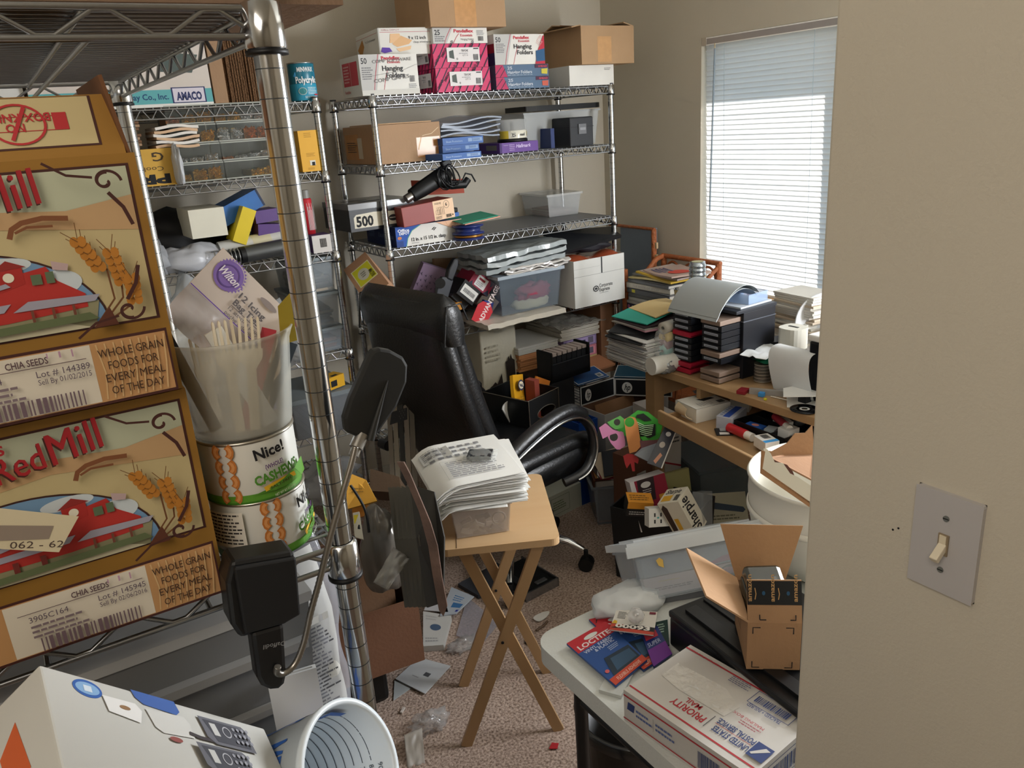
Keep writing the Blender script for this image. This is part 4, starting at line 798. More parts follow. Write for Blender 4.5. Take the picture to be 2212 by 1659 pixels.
# ---- fourth shelf
z5 = .8335
Xt = fr3(Yp(840, 676, 2.99)-Vector((.02, 0, 0)), Yp(840, 676, 2.99)+Vector((.25, 0, .09)), Yp(745, 600, 2.99)+Vector((0, 0, .3)))
pa, pb, pc = Dp(750, 706, 3.12), Dp(790, 655, 3.02), Dp(734, 592, 3.12)
# carton leaning: label face corners (734,592) (792,545) (838,610) (785,655)
c1, c2_, c4 = Dp(790, 654, 2.98), Dp(840, 612, 2.98), Dp(736, 588, 3.20)
ux = (c2_-c1).normalized(); vy = (c4-c1); vy = (vy-ux*vy.dot(ux)); H2 = vy.length; vy = vy.normalized(); nz_ = ux.cross(vy)
Xt = Matrix(((ux.x, vy.x, nz_.x, c1.x), (ux.y, vy.y, nz_.y, c1.y), (ux.z, vy.z, nz_.z, c1.z), (0, 0, 0, 1)))
wt = (c2_-c1).length
b = MB().box(0, 0, -.15, wt, H2, 0, CB(0xBC8A62)); b.face('T', (0, 0, -.15, wt, H2, 0), [('r', .14, .34, .90, .80, 0xE4E4C0), ('r', .17, .36, .87, .78, 0xD6D42C), ('e', .5, .57, .22, .14, 0xCFCFC4), ('T', .84, .38, .06, 'BRASS 90MM', INK, 90, .5, .02), ('n', .4, .5, .6, .64, 3, 0x6A6A60)])
b.face('L', (0, 0, -.15, wt, H2, 0), [('T', .3, .45, .12, 'LODE 3D', 0x5A3A24, 0, .4)]); b.face('F', (0, 0, -.15, wt, H2, 0), [('e', .5, .45, .09, .06, 0x3A2A1C)])
o = b.build('cardboard_carton', mw=Xt); tag(o, 'brown carton leaning on its corner with a yellow label, behind the chair', 'box')
o = MB().box(0, 0, 0, .45, .33, .008, M(0x23262A, .4)).build('cutting_mat', mw=fr((1.31, 3.04, z5), 0)); tag(o, 'black board under the leaning brown carton', 'board')
d1, d2, d3 = Dp(838, 690, 3.30), Dp(958, 660, 3.42), Dp(838, 588, 3.42)
b = MB(); Xl = fr3(d1, d2, d3); b.box(0, 0, 0, (d2-d1).length, .03, .30, M(0x8F7890, .6))
A = [('T', .03+.09*i+.03*(j % 2), .30+.085*j, .05, 'v' if (i+j) % 2 else 'Y', 0x2E2838, 30) for i in range(10) for j in range(7)]
b.face('F', (0, 0, 0, (d2-d1).length, .03, .30), A); X_ = Xl @ Matrix.Rotation(R(28), 4, 'Y')
o = b.build('patterned_box', mw=fre((1.42, 3.26, z5+.003), 14, 24, 0)); tag(o, 'flat lavender box printed with small arrows, leaning behind the chair', 'box')
o = MB().box(0, 0, 0, .28, .02, .25, CB(0xA07A54)).build('cardboard_sheet', mw=fre((1.66, 3.36, z5), -4, 6, 0)); tag(o, 'plain brown cardboard sheet leaning on the wall behind the tape gun', 'cardboard')
# tape gun
tg = empty('tape_dispenser', fr(Yp(960, 655, 2.98)), 'grey and black hand tape dispenser standing on end behind the chair back', 'tape gun'); Li0 = tg.matrix_world.inverted()
TG = M(0x1B1D22, .4); silh('handle', [(966, 602), (970, 582), (980, 562), (986, 557), (992, 562), (991, 575), (984, 595), (978, 608)], 2.97, .03, TG, tg, .006)
silh('frame', [(943, 640), (946, 612), (956, 598), (972, 600), (980, 606), (972, 632), (966, 652), (950, 650)], 2.975, .022, M(0x34373D, .4), tg, .004)
MB().cyl(Li0 @ Yp(951, 612, 2.965), Li0 @ Yp(951, 612, 3.01), .022, BLK, n=20).build('tape_hub', tg)
def lean(name, label, cat, a, b_, c, Y0, dep, m, art=None, group=None):
    P0, P1, P2 = Yp(*a, Y0), Yp(*b_, Y0), Yp(*c, Y0); X = fr3(P0, P1, P2); w = (P1-P0).length; x = (P1-P0).normalized(); h = (P2-P0-x*(P2-P0).dot(x)).length
    b = MB().box(0, 0, 0, w, dep, h, m)
    if art: b.face('F', (0, 0, 0, w, dep, h), art)
    return tag(b.build(name, mw=X), label, cat, group)
lean('staple_box', 'magenta and black patterned small box lying tilted at the tape gun', 'box', (1012, 610), (1052, 641), (1023, 577), 2.99, .12, M(0x8A1C38, .5), [('p', [(.0, 0), (.1, .3), (.2, 0)], NAVY), ('p', [(.75, 0), (.9, .4), (1, .1), (1, 0)], NAVY), ('p', [(.8, 1), (.9, .6), (1, .9), (1, 1)], NAVY), ('r', .22, .12, .72, .88, 0xD9D6D6), ('r', .30, .6, .60, .75, 0x8A1C28), ('n', .28, .2, .65, .5, 3, 0x8A8A8E)])
lean('label_tape_box', 'black box with a white bar code label, tilted below the magenta one', 'box', (986, 633), (1020, 660), (1002, 600), 2.965, .12, BLK, [('r', .10, .2, .95, .8, 0xD5D5D2), ('b', .2, .35, .85, .6, 0x3A3A3E)])
lean('label_tape_box', 'black and white box half hidden under the bar code box', 'box', (975, 640), (1004, 668), (980, 612), 3.0, .10, M(0x33363A, .4))
lean('card_case', 'grey-beige slim box leaning right of the bar code box', 'box', (1030, 655), (1060, 680), (1038, 618), 3.04, .03, M(0xA09488, .6))
t_ = lean('price_tag', 'red and blue tag reading ADVANTAGE hanging over the shelf edge', 'tag', (1036, 706), (1058, 650), (1018, 698), 2.96, .002, M(0xC03038, .45))
P0, P1, P2 = Yp(1018, 690, 2.955), Yp(1046, 706, 2.955), Yp(1042, 640, 2.955)
tgm = MB(); X = fr3(P0, P1, P2); w = (P1-P0).length; h = (P2-P0).length*.9; tgm.prism([(0, 0), (w, 0), (w*1.05, h*.75), (w*.7, h), (w*.15, h*.95), (-.005, h*.7)], .002, M(0xC4303A, .45), X=Matrix.Rotation(R(90), 4, 'X'))
tgm.art(lambda u, v, o: Vector((u, -.0022-o, v)), w, h, [('T', .72, .10, .22, 'ADVANTAGE', 0xE8D8D8, 90, 2.3, .03)])
bpy.data.objects.remove(t_); o = tgm.build('price_tag', mw=X); tag(o, 'red tag reading ADVANTAGE hanging over the shelf edge', 'tag')
P0, P1, P2 = Yp(1030, 690, 2.99), Yp(1050, 695, 2.99), Yp(1060, 652, 2.99); o = MB().box(0, 0, 0, .05, .02, .11, M(0x2C4A9A, .5)).build('blue_packet', mw=fre(Yp(1032, 700, 2.985), 0, 24, 0)); tag(o, 'blue packet behind the red ADVANTAGE tag', 'packet')
o = MB().box(0, 0, 0, .05, .1, .035, M(0xC98A3A, .6)).build('orange_box', mw=fr(Yp(985, 672, 2.99), 15)); tag(o, 'small orange box peeping out at the top right of the chair back', 'box')
# storage bin with cloth
Xq = fr(Zp(1083, 686, z5+.028), 1); Wq = .335; Hq = .165
o = MB().grid(lambda u, v: (.42*u-.05, .30*v-.012, .024+.006*noise.noise(Vector((u*9, v*9, 0)))-.0*v), 20, 12, M(0xCFC8BA, .3, alpha=.95, var=.1, bump=.4, bs=25), thick=.022).build('wrapped_sheets', mw=fr(Zp(1080, 712, z5)+Vector((0, .03, .0)), 2)); tag(o, 'white sheets in crinkled plastic lying under the clear clothes bin', 'sheets')
qb = openbox('storage_bin', 'clear grey storage bin with pink and cream cloth inside, fourth shelf', 'bin', Xq, Wq, .30, Hq, clear(0x8A96A2, .26), t=.003, taper=.014, rim=.006)
MB().box(-.012, -.012, Hq, Wq+.012, .312, Hq+.014, M(0xA3AEB8, .4, alpha=.95, var=0)).build('lid', qb)
blob('folded_cloth', 'pink cloth crumpled inside the clear storage bin', 'cloth', Xq @ Vector((.215, .06, .045)), .20, .08, .085, M(0x9E3A52, .9, bump=.4, bs=30), .22, 2.2, 4, 12)
blob('folded_cloth', 'cream cloth rounded at the bottom of the clear storage bin', 'cloth', Xq @ Vector((.19, .05, .005)), .20, .06, .07, M(0xC9C6AC, .9), .12, 1.6, 7)
blob('folded_cloth', 'dark slate cloth filling the back of the clear storage bin', 'cloth', Xq @ Vector((.16, .20, .005)), .29, .16, .16, M(0x3E4852, .9), .10, 2, 9)
def film(name, label, X, w, d, h, m, seed=0, layers=6, amp=.012):
    b = MB(); rn = random.Random(seed)
    for k in range(layers):
        s0 = rn.uniform(0, 9); kx, ky = rn.uniform(-.02, .02), rn.uniform(-.015, .01); z0 = h*k/layers
        b.grid(lambda u, v: (kx+w*u+.006*noise.noise(Vector((v*7, k, s0))), ky+d*v+.006*noise.noise(Vector((u*7, k, s0))), z0+amp*noise.noise(Vector((u*6+s0, v*6, k)))+.5*amp*noise.noise(Vector((u*17+s0, v*17, k)))), 22, 14, m, thick=h/layers*.7)
    o = b.build(name, mw=X); return tag(o, label, 'plastic bags')
film('plastic_bag_stack', 'heap of grey clear plastic bags on the clothes bin lid', Xq @ Matrix.Translation((-.07, -.01, Hq+.05)) @ Matrix.Rotation(R(-3), 4, 'Y'), .42, .26, .085, M(0x9CA4A6, .25, alpha=.93, var=.08, spec=.8, bump=.5, bs=18), 3, 3, .008)
film('plastic_bag_stack', 'flat white crinkled plastic bags directly on the clothes bin lid', Xq @ Matrix.Translation((.03, -.015, Hq+.02)), .33, .26, .034, M(0xD0CCC6, .2, alpha=.9, var=.1, spec=.8), 5, 4, .012)
# white delivery box
XC = fr(Zp(1243, 668, z5)+Vector((0, .0, 0)), 1); WC = .30; HC = hgt(Zp(1243, 668, z5), 1238, 566)
ce = openbox('mail_carton', 'open white office supply carton at the right end of the fourth shelf', 'box', XC, WC, .30, HC, M(0xD4D4D0, .6), M(0xB0A8A0, .7), art={'F': [('r', 0, .655, 1, .662, 0x8A8A88), ('r', .53, .66, .555, 1, 0x2E3034), ('r', 0, .82, .5, .825, 0xA8A8A6), ('T', .48, .36, .075, 'Corporate', 0x2E3034, 0, .27, .01), ('T', .48, .27, .075, 'Express', 0x2E3034, 0, .21, .01), ('g', .415, .345, .055, .065, .3, 0x2E3034), ('p', [(.415, .31), (.385, .345), (.415, .38), (.445, .345)], 0x2E3034), ('l', [(.48, .235), (.66, .235)], .0012, 0x4A4A4E)]})
o = MB().grid(lambda u, v: ((WC-.04)*u+.02, .24*v+.02, .012*math.sin(u*8)+.014*math.sin(v*5)), 14, 8, M(0xB4583A, .25, var=.2, vs=8, spec=.8), thick=.02).build('orange_pouch', mw=XC @ Matrix.Translation((0, 0, HC-.012))); tag(o, 'orange shiny pouch lying in the open white carton', 'pouch')
Q = [Yp(1172, 500, 3.12), Yp(1213, 546, 2.93), Yp(1343, 508, 2.93), Yp(1318, 489, 3.12)]; nn = (Q[1]-Q[0]).cross(Q[3]-Q[0]).normalized(); nn = -nn if nn.z > 0 else nn
dc = MB(); V = Q+[q+nn*.014 for q in Q]; dc.add(V, [(0, 1, 2, 3), (7, 6, 5, 4), (0, 4, 5, 1), (1, 5, 6, 2), (2, 6, 7, 3), (3, 7, 4, 0)], M(0x1B1D21, .45))
q0, qu, qv = Q[0], (Q[3]-Q[0]), (Q[1]-Q[0]); dc.add([q0+qu*u+qv*v-nn*.0006 for u, v in ((.12, .35), (.24, .35), (.24, .55), (.12, .55))], [(0, 1, 2, 3)], M(0x8A8C92, .4, var=0))
o = dc.build('document_case'); tag(o, 'black document case tilted on top of the white carton', 'case')
blob('black_bag', 'folded black bag under the tilted document case', 'bag', XC @ Vector((.17, .12, HC+.02)), .26, .16, .07, M(0x1A1820, .6), .15, 2.5, 3)
o = MB().prism([(.0, .0), (.035, 0), (.055, .03), (.055, .075), (.035, .10), (.0, .115), (-.02, .10)], .05, M(0x1E2434, .7), X=Matrix.Rotation(R(90), 4, 'X')).build('black_pouch', mw=fr(Zp(1215, 640, z5)+Vector((.01, .06, .04)), 0)); tag(o, 'small black octagonal pouch between the clothes bin and white carton', 'pouch')
# ---- bottom shelf of the office box unit (z .42) and what stands before it
z6 = .4355; 
def at(P, rz=0): return fr(P, rz)
ob = MB(); 
PX = {'env': (1.93, 3.03), 'paper': (2.165, 3.03)}
zc = z6
for k, (hh, col) in enumerate(((.062, 0xC0883E), (.070, 0xC98E5C), (.060, 0xC4885A))):
    b = pack(MB(), 0, 0, .235, .30, 0, hh-.002, 6, M(col, .7), .004, k+3, 1.0); o = b.build('envelope_stack', mw=fr((1.915, 3.045, zc), 1-k)); zc += hh
    tag(o, ['golden kraft envelopes, lowest bundle left of the paper reams', 'middle bundle of tan kraft envelopes left of the paper reams', 'upper bundle of tan kraft envelopes under the white card'][k], 'envelopes', 'envelope bundles under the fourth shelf')
o = pack(MB(), 0, 0, .235, .30, 0, .036, 6, M(0xC9C7C0, .6), .004, 9, 1).build('card_stack', mw=fr((1.91, 3.04, zc), 2)); tag(o, 'white card sheets topping the kraft envelope bundles', 'cards')
zc = z6
for k, (c, l) in enumerate(((0x5E8E98, 'teal'), (0xC2B07A, 'yellow'), (0xC07888, 'pink'), (0x8A7AA4, 'violet'))):
    X = fr((2.165+.004*(k % 2), 3.04, zc), (-1, 1, 0, 1)[k]); w, d, h = .205, .28, .052
    o = carton('paper_ream', l+' paper ream box in the stack of four beside the envelopes', 'box', X, w, d, h, M(c, .55), {'F': [('r', .10, .12, .95, .85, M(hx(c)[0:3] and [min(1, q*1.35+.05) for q in hx(c)], .6, var=0)), ('r', .30, .42, .66, .62, 0x2A2A4A), ('r', .74, .2, .90, .8, 0x6A6478), ('T', .12, .6, .12, 'Astrobrights', 0x3A3A4A, 0, .15), ('e', .64, .26, .02, .07, 0x3A3A50)]}, 'coloured paper ream boxes'); zc += h+.001
b = pack(MB(), 0, 0, .24, .30, 0, .065, 8, M(0xBDB8AC, .5), .005, 4, 1); o = b.build('wrapped_paper', mw=fr((2.15, 3.03, zc), 1)); tag(o, 'stack of grey-white paper in torn wrap on the violet ream box', 'paper')
film('plastic_wrap', 'crinkled clear wrap over the grey-white paper stack', fr((2.145, 3.02, zc+.068), 1), .25, .27, .010, M(0xB9B5AC, .2, alpha=.55, var=0, spec=.8), 8, 2, .01)
o = MB().box(0, 0, 0, .115, .32, .36, CB(0x8A5E3C)).build('cardboard_carton', mw=fr((2.385, 3.02, z6), 0)); tag(o, 'tall narrow brown carton right of the coloured ream boxes', 'box')
# small drawer/rack of toner in front and black file crate
o = MB().box(0, 0, 0, .30, .012, .30, M(0x3A3C40, .5)).build('dark_board', mw=fr((1.60, 3.30, z6), 0)); tag(o, 'dark grey panel standing behind the white paper sack', 'panel')
wb = empty('paper_sack', fr((1.72, 3.06, .4355), 4), 'white crumpled paper sack with black printing behind the chair arm', 'bag')
def sackf(u, v):
    a = 2*math.pi*u; k = 1+.05*noise.noise(Vector((math.cos(a)*2, math.sin(a)*2, v*3))); c = .10+.10*max(-1, min(1, 1.5*math.cos(a))); s_ = .085+.085*max(-1, min(1, 1.5*math.sin(a)))
    return (c*k, s_*k, .345*v+(.018*math.sin(a*2+1)*v if v > .9 else 0))
b = MB().grid(sackf, 40, 16, M(0xC9C4B2, .8, bump=.5, bs=22, var=.06))
b.art(lambda u, v, o: Vector((u, -.004-o, v)), .20, .34, [('p', [(.66, .1), (.64, .5), (.70, .52), (.72, .58), (.76, .53), (.80, .60), (.83, .53), (.90, .50), (.90, .1)], 0x2A221E), ('p', [(.10, .08), (.14, .20), (.22, .22), (.3, .26), (.36, .22), (.5, .36), (.52, .2), (.6, .1)], 0x2A221E), ('n', .1, .55, .55, .8, 4, 0xB0AA98)], e=.004); b.build('sack_body', wb)
MB().grid(lambda u, v: tuple(Vector(sackf(u, .97))+Vector((0, 0, .02*v+.008*math.sin(u*40)))), 40, 2, M(0xDAD6C8, .8)).build('torn_rim', wb)
# toner / marker rack
tr_ = empty('marker_rack', fr((1.925, 2.80, .545), 6), 'black rack of light capped cartridges behind the file crate', 'rack')
MB().box(0, 0, 0, .24, .10, .03, BLK).box(0, 0, 0, .012, .10, .14, BLK).box(.228, 0, 0, .24, .10, .14, BLK).box(0, .09, 0, .24, .10, .13, BLK).box(0, 0, 0, .24, .006, .085, M(0x15181E, .35)).build('rack_body', tr_, bevel=.003)
for k in range(7):
    MB().box(.016+.0305*k, .012, .03, .042+.0305*k, .085, .125, M(0x23262B, .4)).box(.018+.0305*k, .006, .118, .040+.0305*k, .088, .132, M(0xB3A6A0, .5)).build('cartridge', tr_)
o = MB().box(0, 0, 0, .13, .26, .543, M(0x17181C, .5)).build('black_cabinet', mw=fr((1.925, 2.80, 0), 5)); tag(o, 'low black cabinet carrying the cartridge rack', 'cabinet')
bb_ = openbox('blue_bin', 'glossy blue plastic bin behind the chair armrest', 'bin', fr((1.93, 2.62, .0), 3), .11, .14, .40, M(0x123E8A, .25), t=.006, taper=.01)
# black file crate with handle hole
ca, cbp, cc = Zp(1140, 868, .63), Zp(1225, 828, .63), Zp(1077, 812, .63)
Xf = fr(ca, math.degrees(math.atan2((cbp-ca).y, (cbp-ca).x))); wf_ = .20; df_ = .24; hf_ = .29
fe = empty('file_crate', Xf @ Matrix.Translation((0, 0, -hf_)), 'black leatherette file crate with oval handle hole behind the chair arm', 'crate')
LE = M(0x131416, .45); b = MB(); t = .006
b.box(0, df_-t, 0, wf_, df_, hf_, LE).box(0, 0, 0, t, df_, hf_, LE).box(wf_-t, 0, 0, wf_, df_, hf_, LE).box(0, 0, 0, wf_, df_, t, LE)
n = 24; ov = [(wf_*.56+.058*math.cos(2*math.pi*k/n), hf_-.075+.024*math.sin(2*math.pi*k/n)) for k in range(n)]
sq = []
for x, z in ov:
    dx, dz = x-wf_*.56, z-(hf_-.075); s_ = min(((wf_*.44 if dx > 0 else wf_*.56)/abs(dx)) if abs(dx) > 1e-6 else 9, ((.075)/dz if dz > 0 else (hf_-.075)/-dz) if abs(dz) > 1e-6 else 9); sq.append((wf_*.56+dx*s_, hf_-.075+dz*s_))
for yy, fl in ((0, 0), (t, 1)):
    V = [(x, yy, z) for x, z in ov]+[(x, yy, z) for x, z in sq]; F = [(k, (k+1) % n, n+(k+1) % n, n+k) for k in range(n)]; b.add(V, F if fl else [f[::-1] for f in F], LE)
b.add([(x, 0, z) for x, z in ov]+[(x, t, z) for x, z in ov], [(k, (k+1) % n, n+(k+1) % n, n+k) for k in range(n)], LE)
b.box(0, -.001, 0, .012, t, .03, LE).box(wf_-.012, -.001, hf_-.02, wf_, t, hf_, LE).box(0, -.001, hf_-.02, .012, t, hf_, LE); b.build('crate_body', fe)
MB().tube([(x, -.001, z) for x, z in ov], .002, M(0x4A4640, .4), n=6, closed=True).build('handle_trim', fe)
ST = M(0x6A5E50, .6); b = MB()
for p, q in (((0, 0, hf_), (wf_, 0, hf_)), ((0, 0, hf_), (0, df_, hf_)), ((.004, -.001, 0), (.004, -.001, hf_)), ((wf_-.004, -.001, 0), (wf_-.004, -.001, hf_))): b.cyl(p, q, .0012, ST, n=5)
b.build('stitching', fe)
def rel(P, h=0): return Xf @ Matrix.Translation((P[0], P[1], P[2]-hf_))
pk = MB(); pk.grid(lambda u, v: (.10*u-.018*v, .02+.012*math.sin(v*3)+.03*u, .22*v), 6, 14, M(0xD9A024, .35, var=.05), thick=.014)
pk.art(lambda u, v, o: Vector((u*1-.018*v/.22, .004+.012*math.sin(v*13.6)-o+.35*u, v)), .085, .22, [('e', .55, .80, .36, .10, 0x2A3458), ('e', .55, .80, .30, .07, 0xE8DFC0), ('T', .3, .77, .06, 'VaL', 0x2A3458, 0, .5, .03), ('r', .2, .12, .75, .28, 0xE5E0D0), ('b', .24, .14, .71, .27, INK), ('n', .2, .4, .8, .6, 5, 0x9A7018), ('r', 0, 0, 1, .06, 0x2A3468)], e=.002)
o = pk.build('yellow_packet', mw=rel((.015, .03, .165)) @ Matrix.Rotation(R(12), 4, 'Y') @ Matrix.Rotation(R(-14), 4, 'X')); tag(o, 'yellow and blue packet sticking up from the black file crate', 'packet')
o = MB().box(0, 0, 0, .10, .008, .16, M(0xC9782A, .6)).build('orange_folder', mw=rel((.11, .10, .185)) @ Matrix.Rotation(R(28), 4, 'Y')); tag(o, 'orange folder slanting at the right inside the file crate', 'folder')
o = MB().box(0, 0, 0, .03, .05, .17, M(0x8E4034, .6)).build('red_booklet', mw=rel((.12, .06, .16))); tag(o, 'dull red booklet between yellow packet and orange folder', 'booklet')
o = pack(MB(), .01, .06, .19, .22, .01, .15, 8, M(0xB98450, .7), .006, 3, 2, m2=M(0xD5D0C4, .7)).build('papers', mw=rel((0, 0, 0))); tag(o, 'tan papers seen through the crate handle hole', 'papers')
o = MB().grid(lambda u, v: (.05*u, .01*math.sin(3*u), .10*v), 4, 4, M(0xC9C8C4, .6), thick=.004).build('paper_roll', mw=rel((.012, .10, .165)) @ Matrix.Rotation(R(-30), 4, 'Y')); tag(o, 'white paper corner curling out at the left of the file crate', 'paper')
# HP boxes and blue folder
hpb = M(0x14161A, .4); WE = 0xB9B9B6
def hp(name, label, a, b_, z, c, dep):
    X, w, h = fb(a, b_, z, c); A = [('f', 0, 0, 1, 1, .007, WE)]
    A += [('e', .17, .48, .06, .30, 0xC2C2C0), ('T', .135, .34, .34, 'hp', 0x14161A, 0, .07, .02, .25)]
    return carton(name, label, 'box', X, w, dep, h, hpb, {'F': A}, 'black printer supply boxes')
CK = Zp(1328, 853, .4); CB_ = Zp(1266, 873, .4)
aA = math.degrees(math.atan2((CK-CB_).y, (CK-CB_).x))
XO = fr(CK, aA) @ Matrix.Translation((-.215, -.17, -.4))
hc_ = openbox('toner_carton', 'large open white and brown carton on the floor with black hp printed flaps', 'box', XO, .40, .17, .4, M(0xA9A9A8, .6), CB(0x6E4A32))
fb_ = MB().box(0, 0, 0, .21, .006, .092, hpb); A_hp = [('f', 0, 0, 1, 1, .006, WE), ('e', .22, .48, .09, .32, 0xC2C2C0), ('T', .17, .34, .34, 'hp', 0x14161A, 0, .10, .02, .25)]
fb_.face('F', (0, 0, 0, .21, .006, .092), A_hp).build('printed_flap', hc_, Matrix.Translation((0, .165, .4)))
fb_ = MB().box(0, 0, 0, .27, .006, .085, hpb); fb_.face('F', (0, 0, 0, .27, .006, .085), A_hp).build('printed_flap', hc_, Matrix.Translation((.212, .166, .4)) @ Matrix.Rotation(R(-52), 4, 'Z'))
MB().box(0, 0, 0, .19, .11, .006, M(0x1D4A80, .5)).face('T', (0, 0, 0, .19, .11, .006), [('f', 0, 0, 1, 1, .004, WE), ('r', .72, .12, .9, .42, 0xB0B4B8), ('r', .76, .18, .86, .36, 0x6A7074)]).build('blue_flap', hc_, fre((0, .18, .495), 14, 0, 0))
MB().box(0, 0, 0, .25, .12, .006, M(0x1C4458, .5)).face('T', (0, 0, 0, .25, .12, .006), [('f', 0, 0, 1, 1, .004, WE)]).build('teal_flap', hc_, Matrix.Translation((.215, .175, .485)) @ Matrix.Rotation(R(-52), 4, 'Z') @ Matrix.Rotation(R(10), 4, 'X'))
o = MB().box(0, 0, 0, .20, .12, .01, CB(0xB07040)).build('cardboard_sheet', mw=fre(CK+Vector((-.10, .10, .10)), 12, 0, 4)); tag(o, 'orange-brown cardboard piece behind the dark blue flap', 'cardboard')
o = MB().box(0, 0, 0, .24, .005, .16, CB(0x94683F)).build('cardboard_sheet', mw=XO @ fre((.06, .10, .24), -12, 0, 0)); tag(o, 'brown cardboard piece standing inside the open white carton', 'cardboard')
# ================================================================ LEFT SHELF UNIT CONTENTS
za = 1.7945
X, w, h = fb((262, 229), (462, 222), za, (262, 150)); QX = Yp(462, 222, 3.0).x; X = fr((QX-.55, 3.0, za), 0); 
carton('clay_box', 'flat white and teal craft clay box on the top left shelf', 'box', X, .55, .27, .20, M(0xC9C0B8, .6), {'F': [('r', 0, 0, 1, .27, 0x5AA2A6), ('r', 0, 0, 1, .05, 0xD5D5D0), ('T', .42, .12, .09, 'Art Clay Co., Inc.', 0x16406A, 0, .32, .02), ('r', .76, .05, .96, .30, 0x1E2A5A), ('r', .768, .065, .952, .285, 0xC9C4D0), ('T', .785, .10, .12, 'AMACO', 0x1E2A5A, 0, .15, .05), ('n', .40, .45, .62, .75, 7, 0x6A6460), ('p', [(.70, .55), (.74, .85), (.95, .80), (.9, .52)], 0x4A5652)]})
dv = empty('divider_set', fr((Yp(466, 222, 3.0).x, 3.0, za), 0), 'upright corrugated cardboard dividers between the clay box and paint can', 'dividers')
MB().box(0, 0, 0, .045, .27, .34, CB(0xA07C58)).build('carton_side', dv)
CR = M(0x6A4C32, .9, bump=1, bs=160, var=.25, vs=160); rn = random.Random(2); x = .048
b = MB()
while x < .235: b.box(x, rn.uniform(0, .012), 0, x+.006, .26, .31+rn.uniform(-.01, .01), CR); x += .0085
b.build('corrugated_sheets', dv)
b = MB().box(.10, .01, .325, .245, .25, .36, CR); b.build('top_sheets', dv)
ca_ = Vector((Yp(658, 213, 3.06).x, 3.06, za)); e = empty('paint_can', fr(ca_), 'teal polycrylic varnish can at the right end of the top left shelf', 'can')
b = MB().lathe([(0, 0), (.048, 0), (.048, .125), (.046, .128), (0, .128)], M(0x1F6F86, .3, var=0), 40)
b.art(cyl_map(.048), 2*math.pi*.048, .128, [('r', -.5, .0, .5, .45, 0x2E94B4), ('p', [(-.16, .66), (-.13, .76), (.12, .76), (.15, .70), (.12, .62), (-.13, .62)], 0x3A9AD0), ('T', -.10, .77, .12, 'MINWAX', 0xE0E4E6, 0, .20, .03), ('T', -.13, .47, .17, 'Polycrylic', 0xE8ECEE, 0, .27, .03), ('g', -.06, .25, .05, .10, .15, 0xB8C8C4), ('e', -.06, .25, .042, .08, 0x3E8A90), ('n', .0, .15, .14, .36, 5, 0xC8E0E8), ('n', -.04, .05, .12, .12, 2, 0xC8E0E8), ('r', .08, .13, .14, .17, 0xB83A48)], e=.0007, seg=40); b.build('can_body', e)
MB().lathe([(.044, .126), (.0485, .127), (.0485, .131), (.044, .131)], M(0xB9BCBC, .3, .9), 40).build('can_rim', e)
for k, (x, w, c, l, A) in enumerate(((-.11, .16, 0x6A9A5A, 'green and white box at the far left of the top left shelf', [('e', .5, .5, .2, .4, 0xE0DCC8), ('e', .5, .6, .06, .15, 0x6A4A34)]), (.065, .09, 0xCFCFCC, 'small white box beside the green and white one', []), (.17, .10, 0x8A5A3A, 'brown box between the small white box and the clay box', []))):
    carton('craft_box', l, 'box', fr((x, 3.02, za), 0), w, .2, .12, M(c, .6), {'F': A})
zb_ = 1.5445
mp_ = Zp(262, 402, zb_)
e = carton('press_box', 'yellow-brown box with upside-down lettering, second left shelf', 'box', fr((.22, 2.985, zb_), 0), .33, .24, .12, M(0xC49A3E, .6), {'F': [('T', .93, .30, .24, 'PRESS', INK, 180, .70, .05), ('T', .88, .52, .12, 'Cookie Ele', 0x4A3A1C, 180, .42), ('T', .90, .90, .24, 'G', 0x3A2A14, 180, .11, .01), ('T', .50, .90, .24, 'adi', 0x3A2A14, 180, .28, .01, .2)]})
b = MB(); rn = random.Random(9)
for k in range(9): b.box(rn.uniform(0, .02), rn.uniform(0, .01), .010*k, .17+rn.uniform(0, .02), .2, .010*k+.008, CB((0x7A5638, 0xA98560)[k % 2]))
o = b.build('flat_boxes', mw=fr((.28, 3.0, zb_+.122), 0)); tag(o, 'flattened brown boxes stacked on the yellow-brown press box', 'boxes')
for k in range(6):
    o = MB().grid(lambda u, v: (.14*u, .18*v, .004*math.sin(u*6+k)), 8, 4, M((0xC9A888, 0xD8D4CE)[k % 2], .7), thick=.009).build('padded_mailer', mw=fr((.50+.004*(k % 3), 2.99, zb_+.128+.0125*k), -1+(k % 3)))
    tag(o, ['tan padded mailer, lowest of the mailers on the press box', 'white padded mailer, second from the bottom on the press box', 'tan padded mailer, third from the bottom on the press box', 'white padded mailer, fourth from the bottom on the press box', 'tan padded mailer, just under the topmost one', 'white padded mailer on top of the mailer pile'][k], 'mailer', 'padded mailers')
o = blob('plastic_bag', 'bundle of white plastic and green strip right of the press box', 'bag', Vector((.555, 2.985, zb_)), .03, .10, .16, M(0xC9CCD0, .3, alpha=.9), .15, 3, 2)
GD, SV, CO = M(0xC89A3C, .28, .9), M(0xC9CBCC, .25, .9), M(0xC07A48, .3, .9)
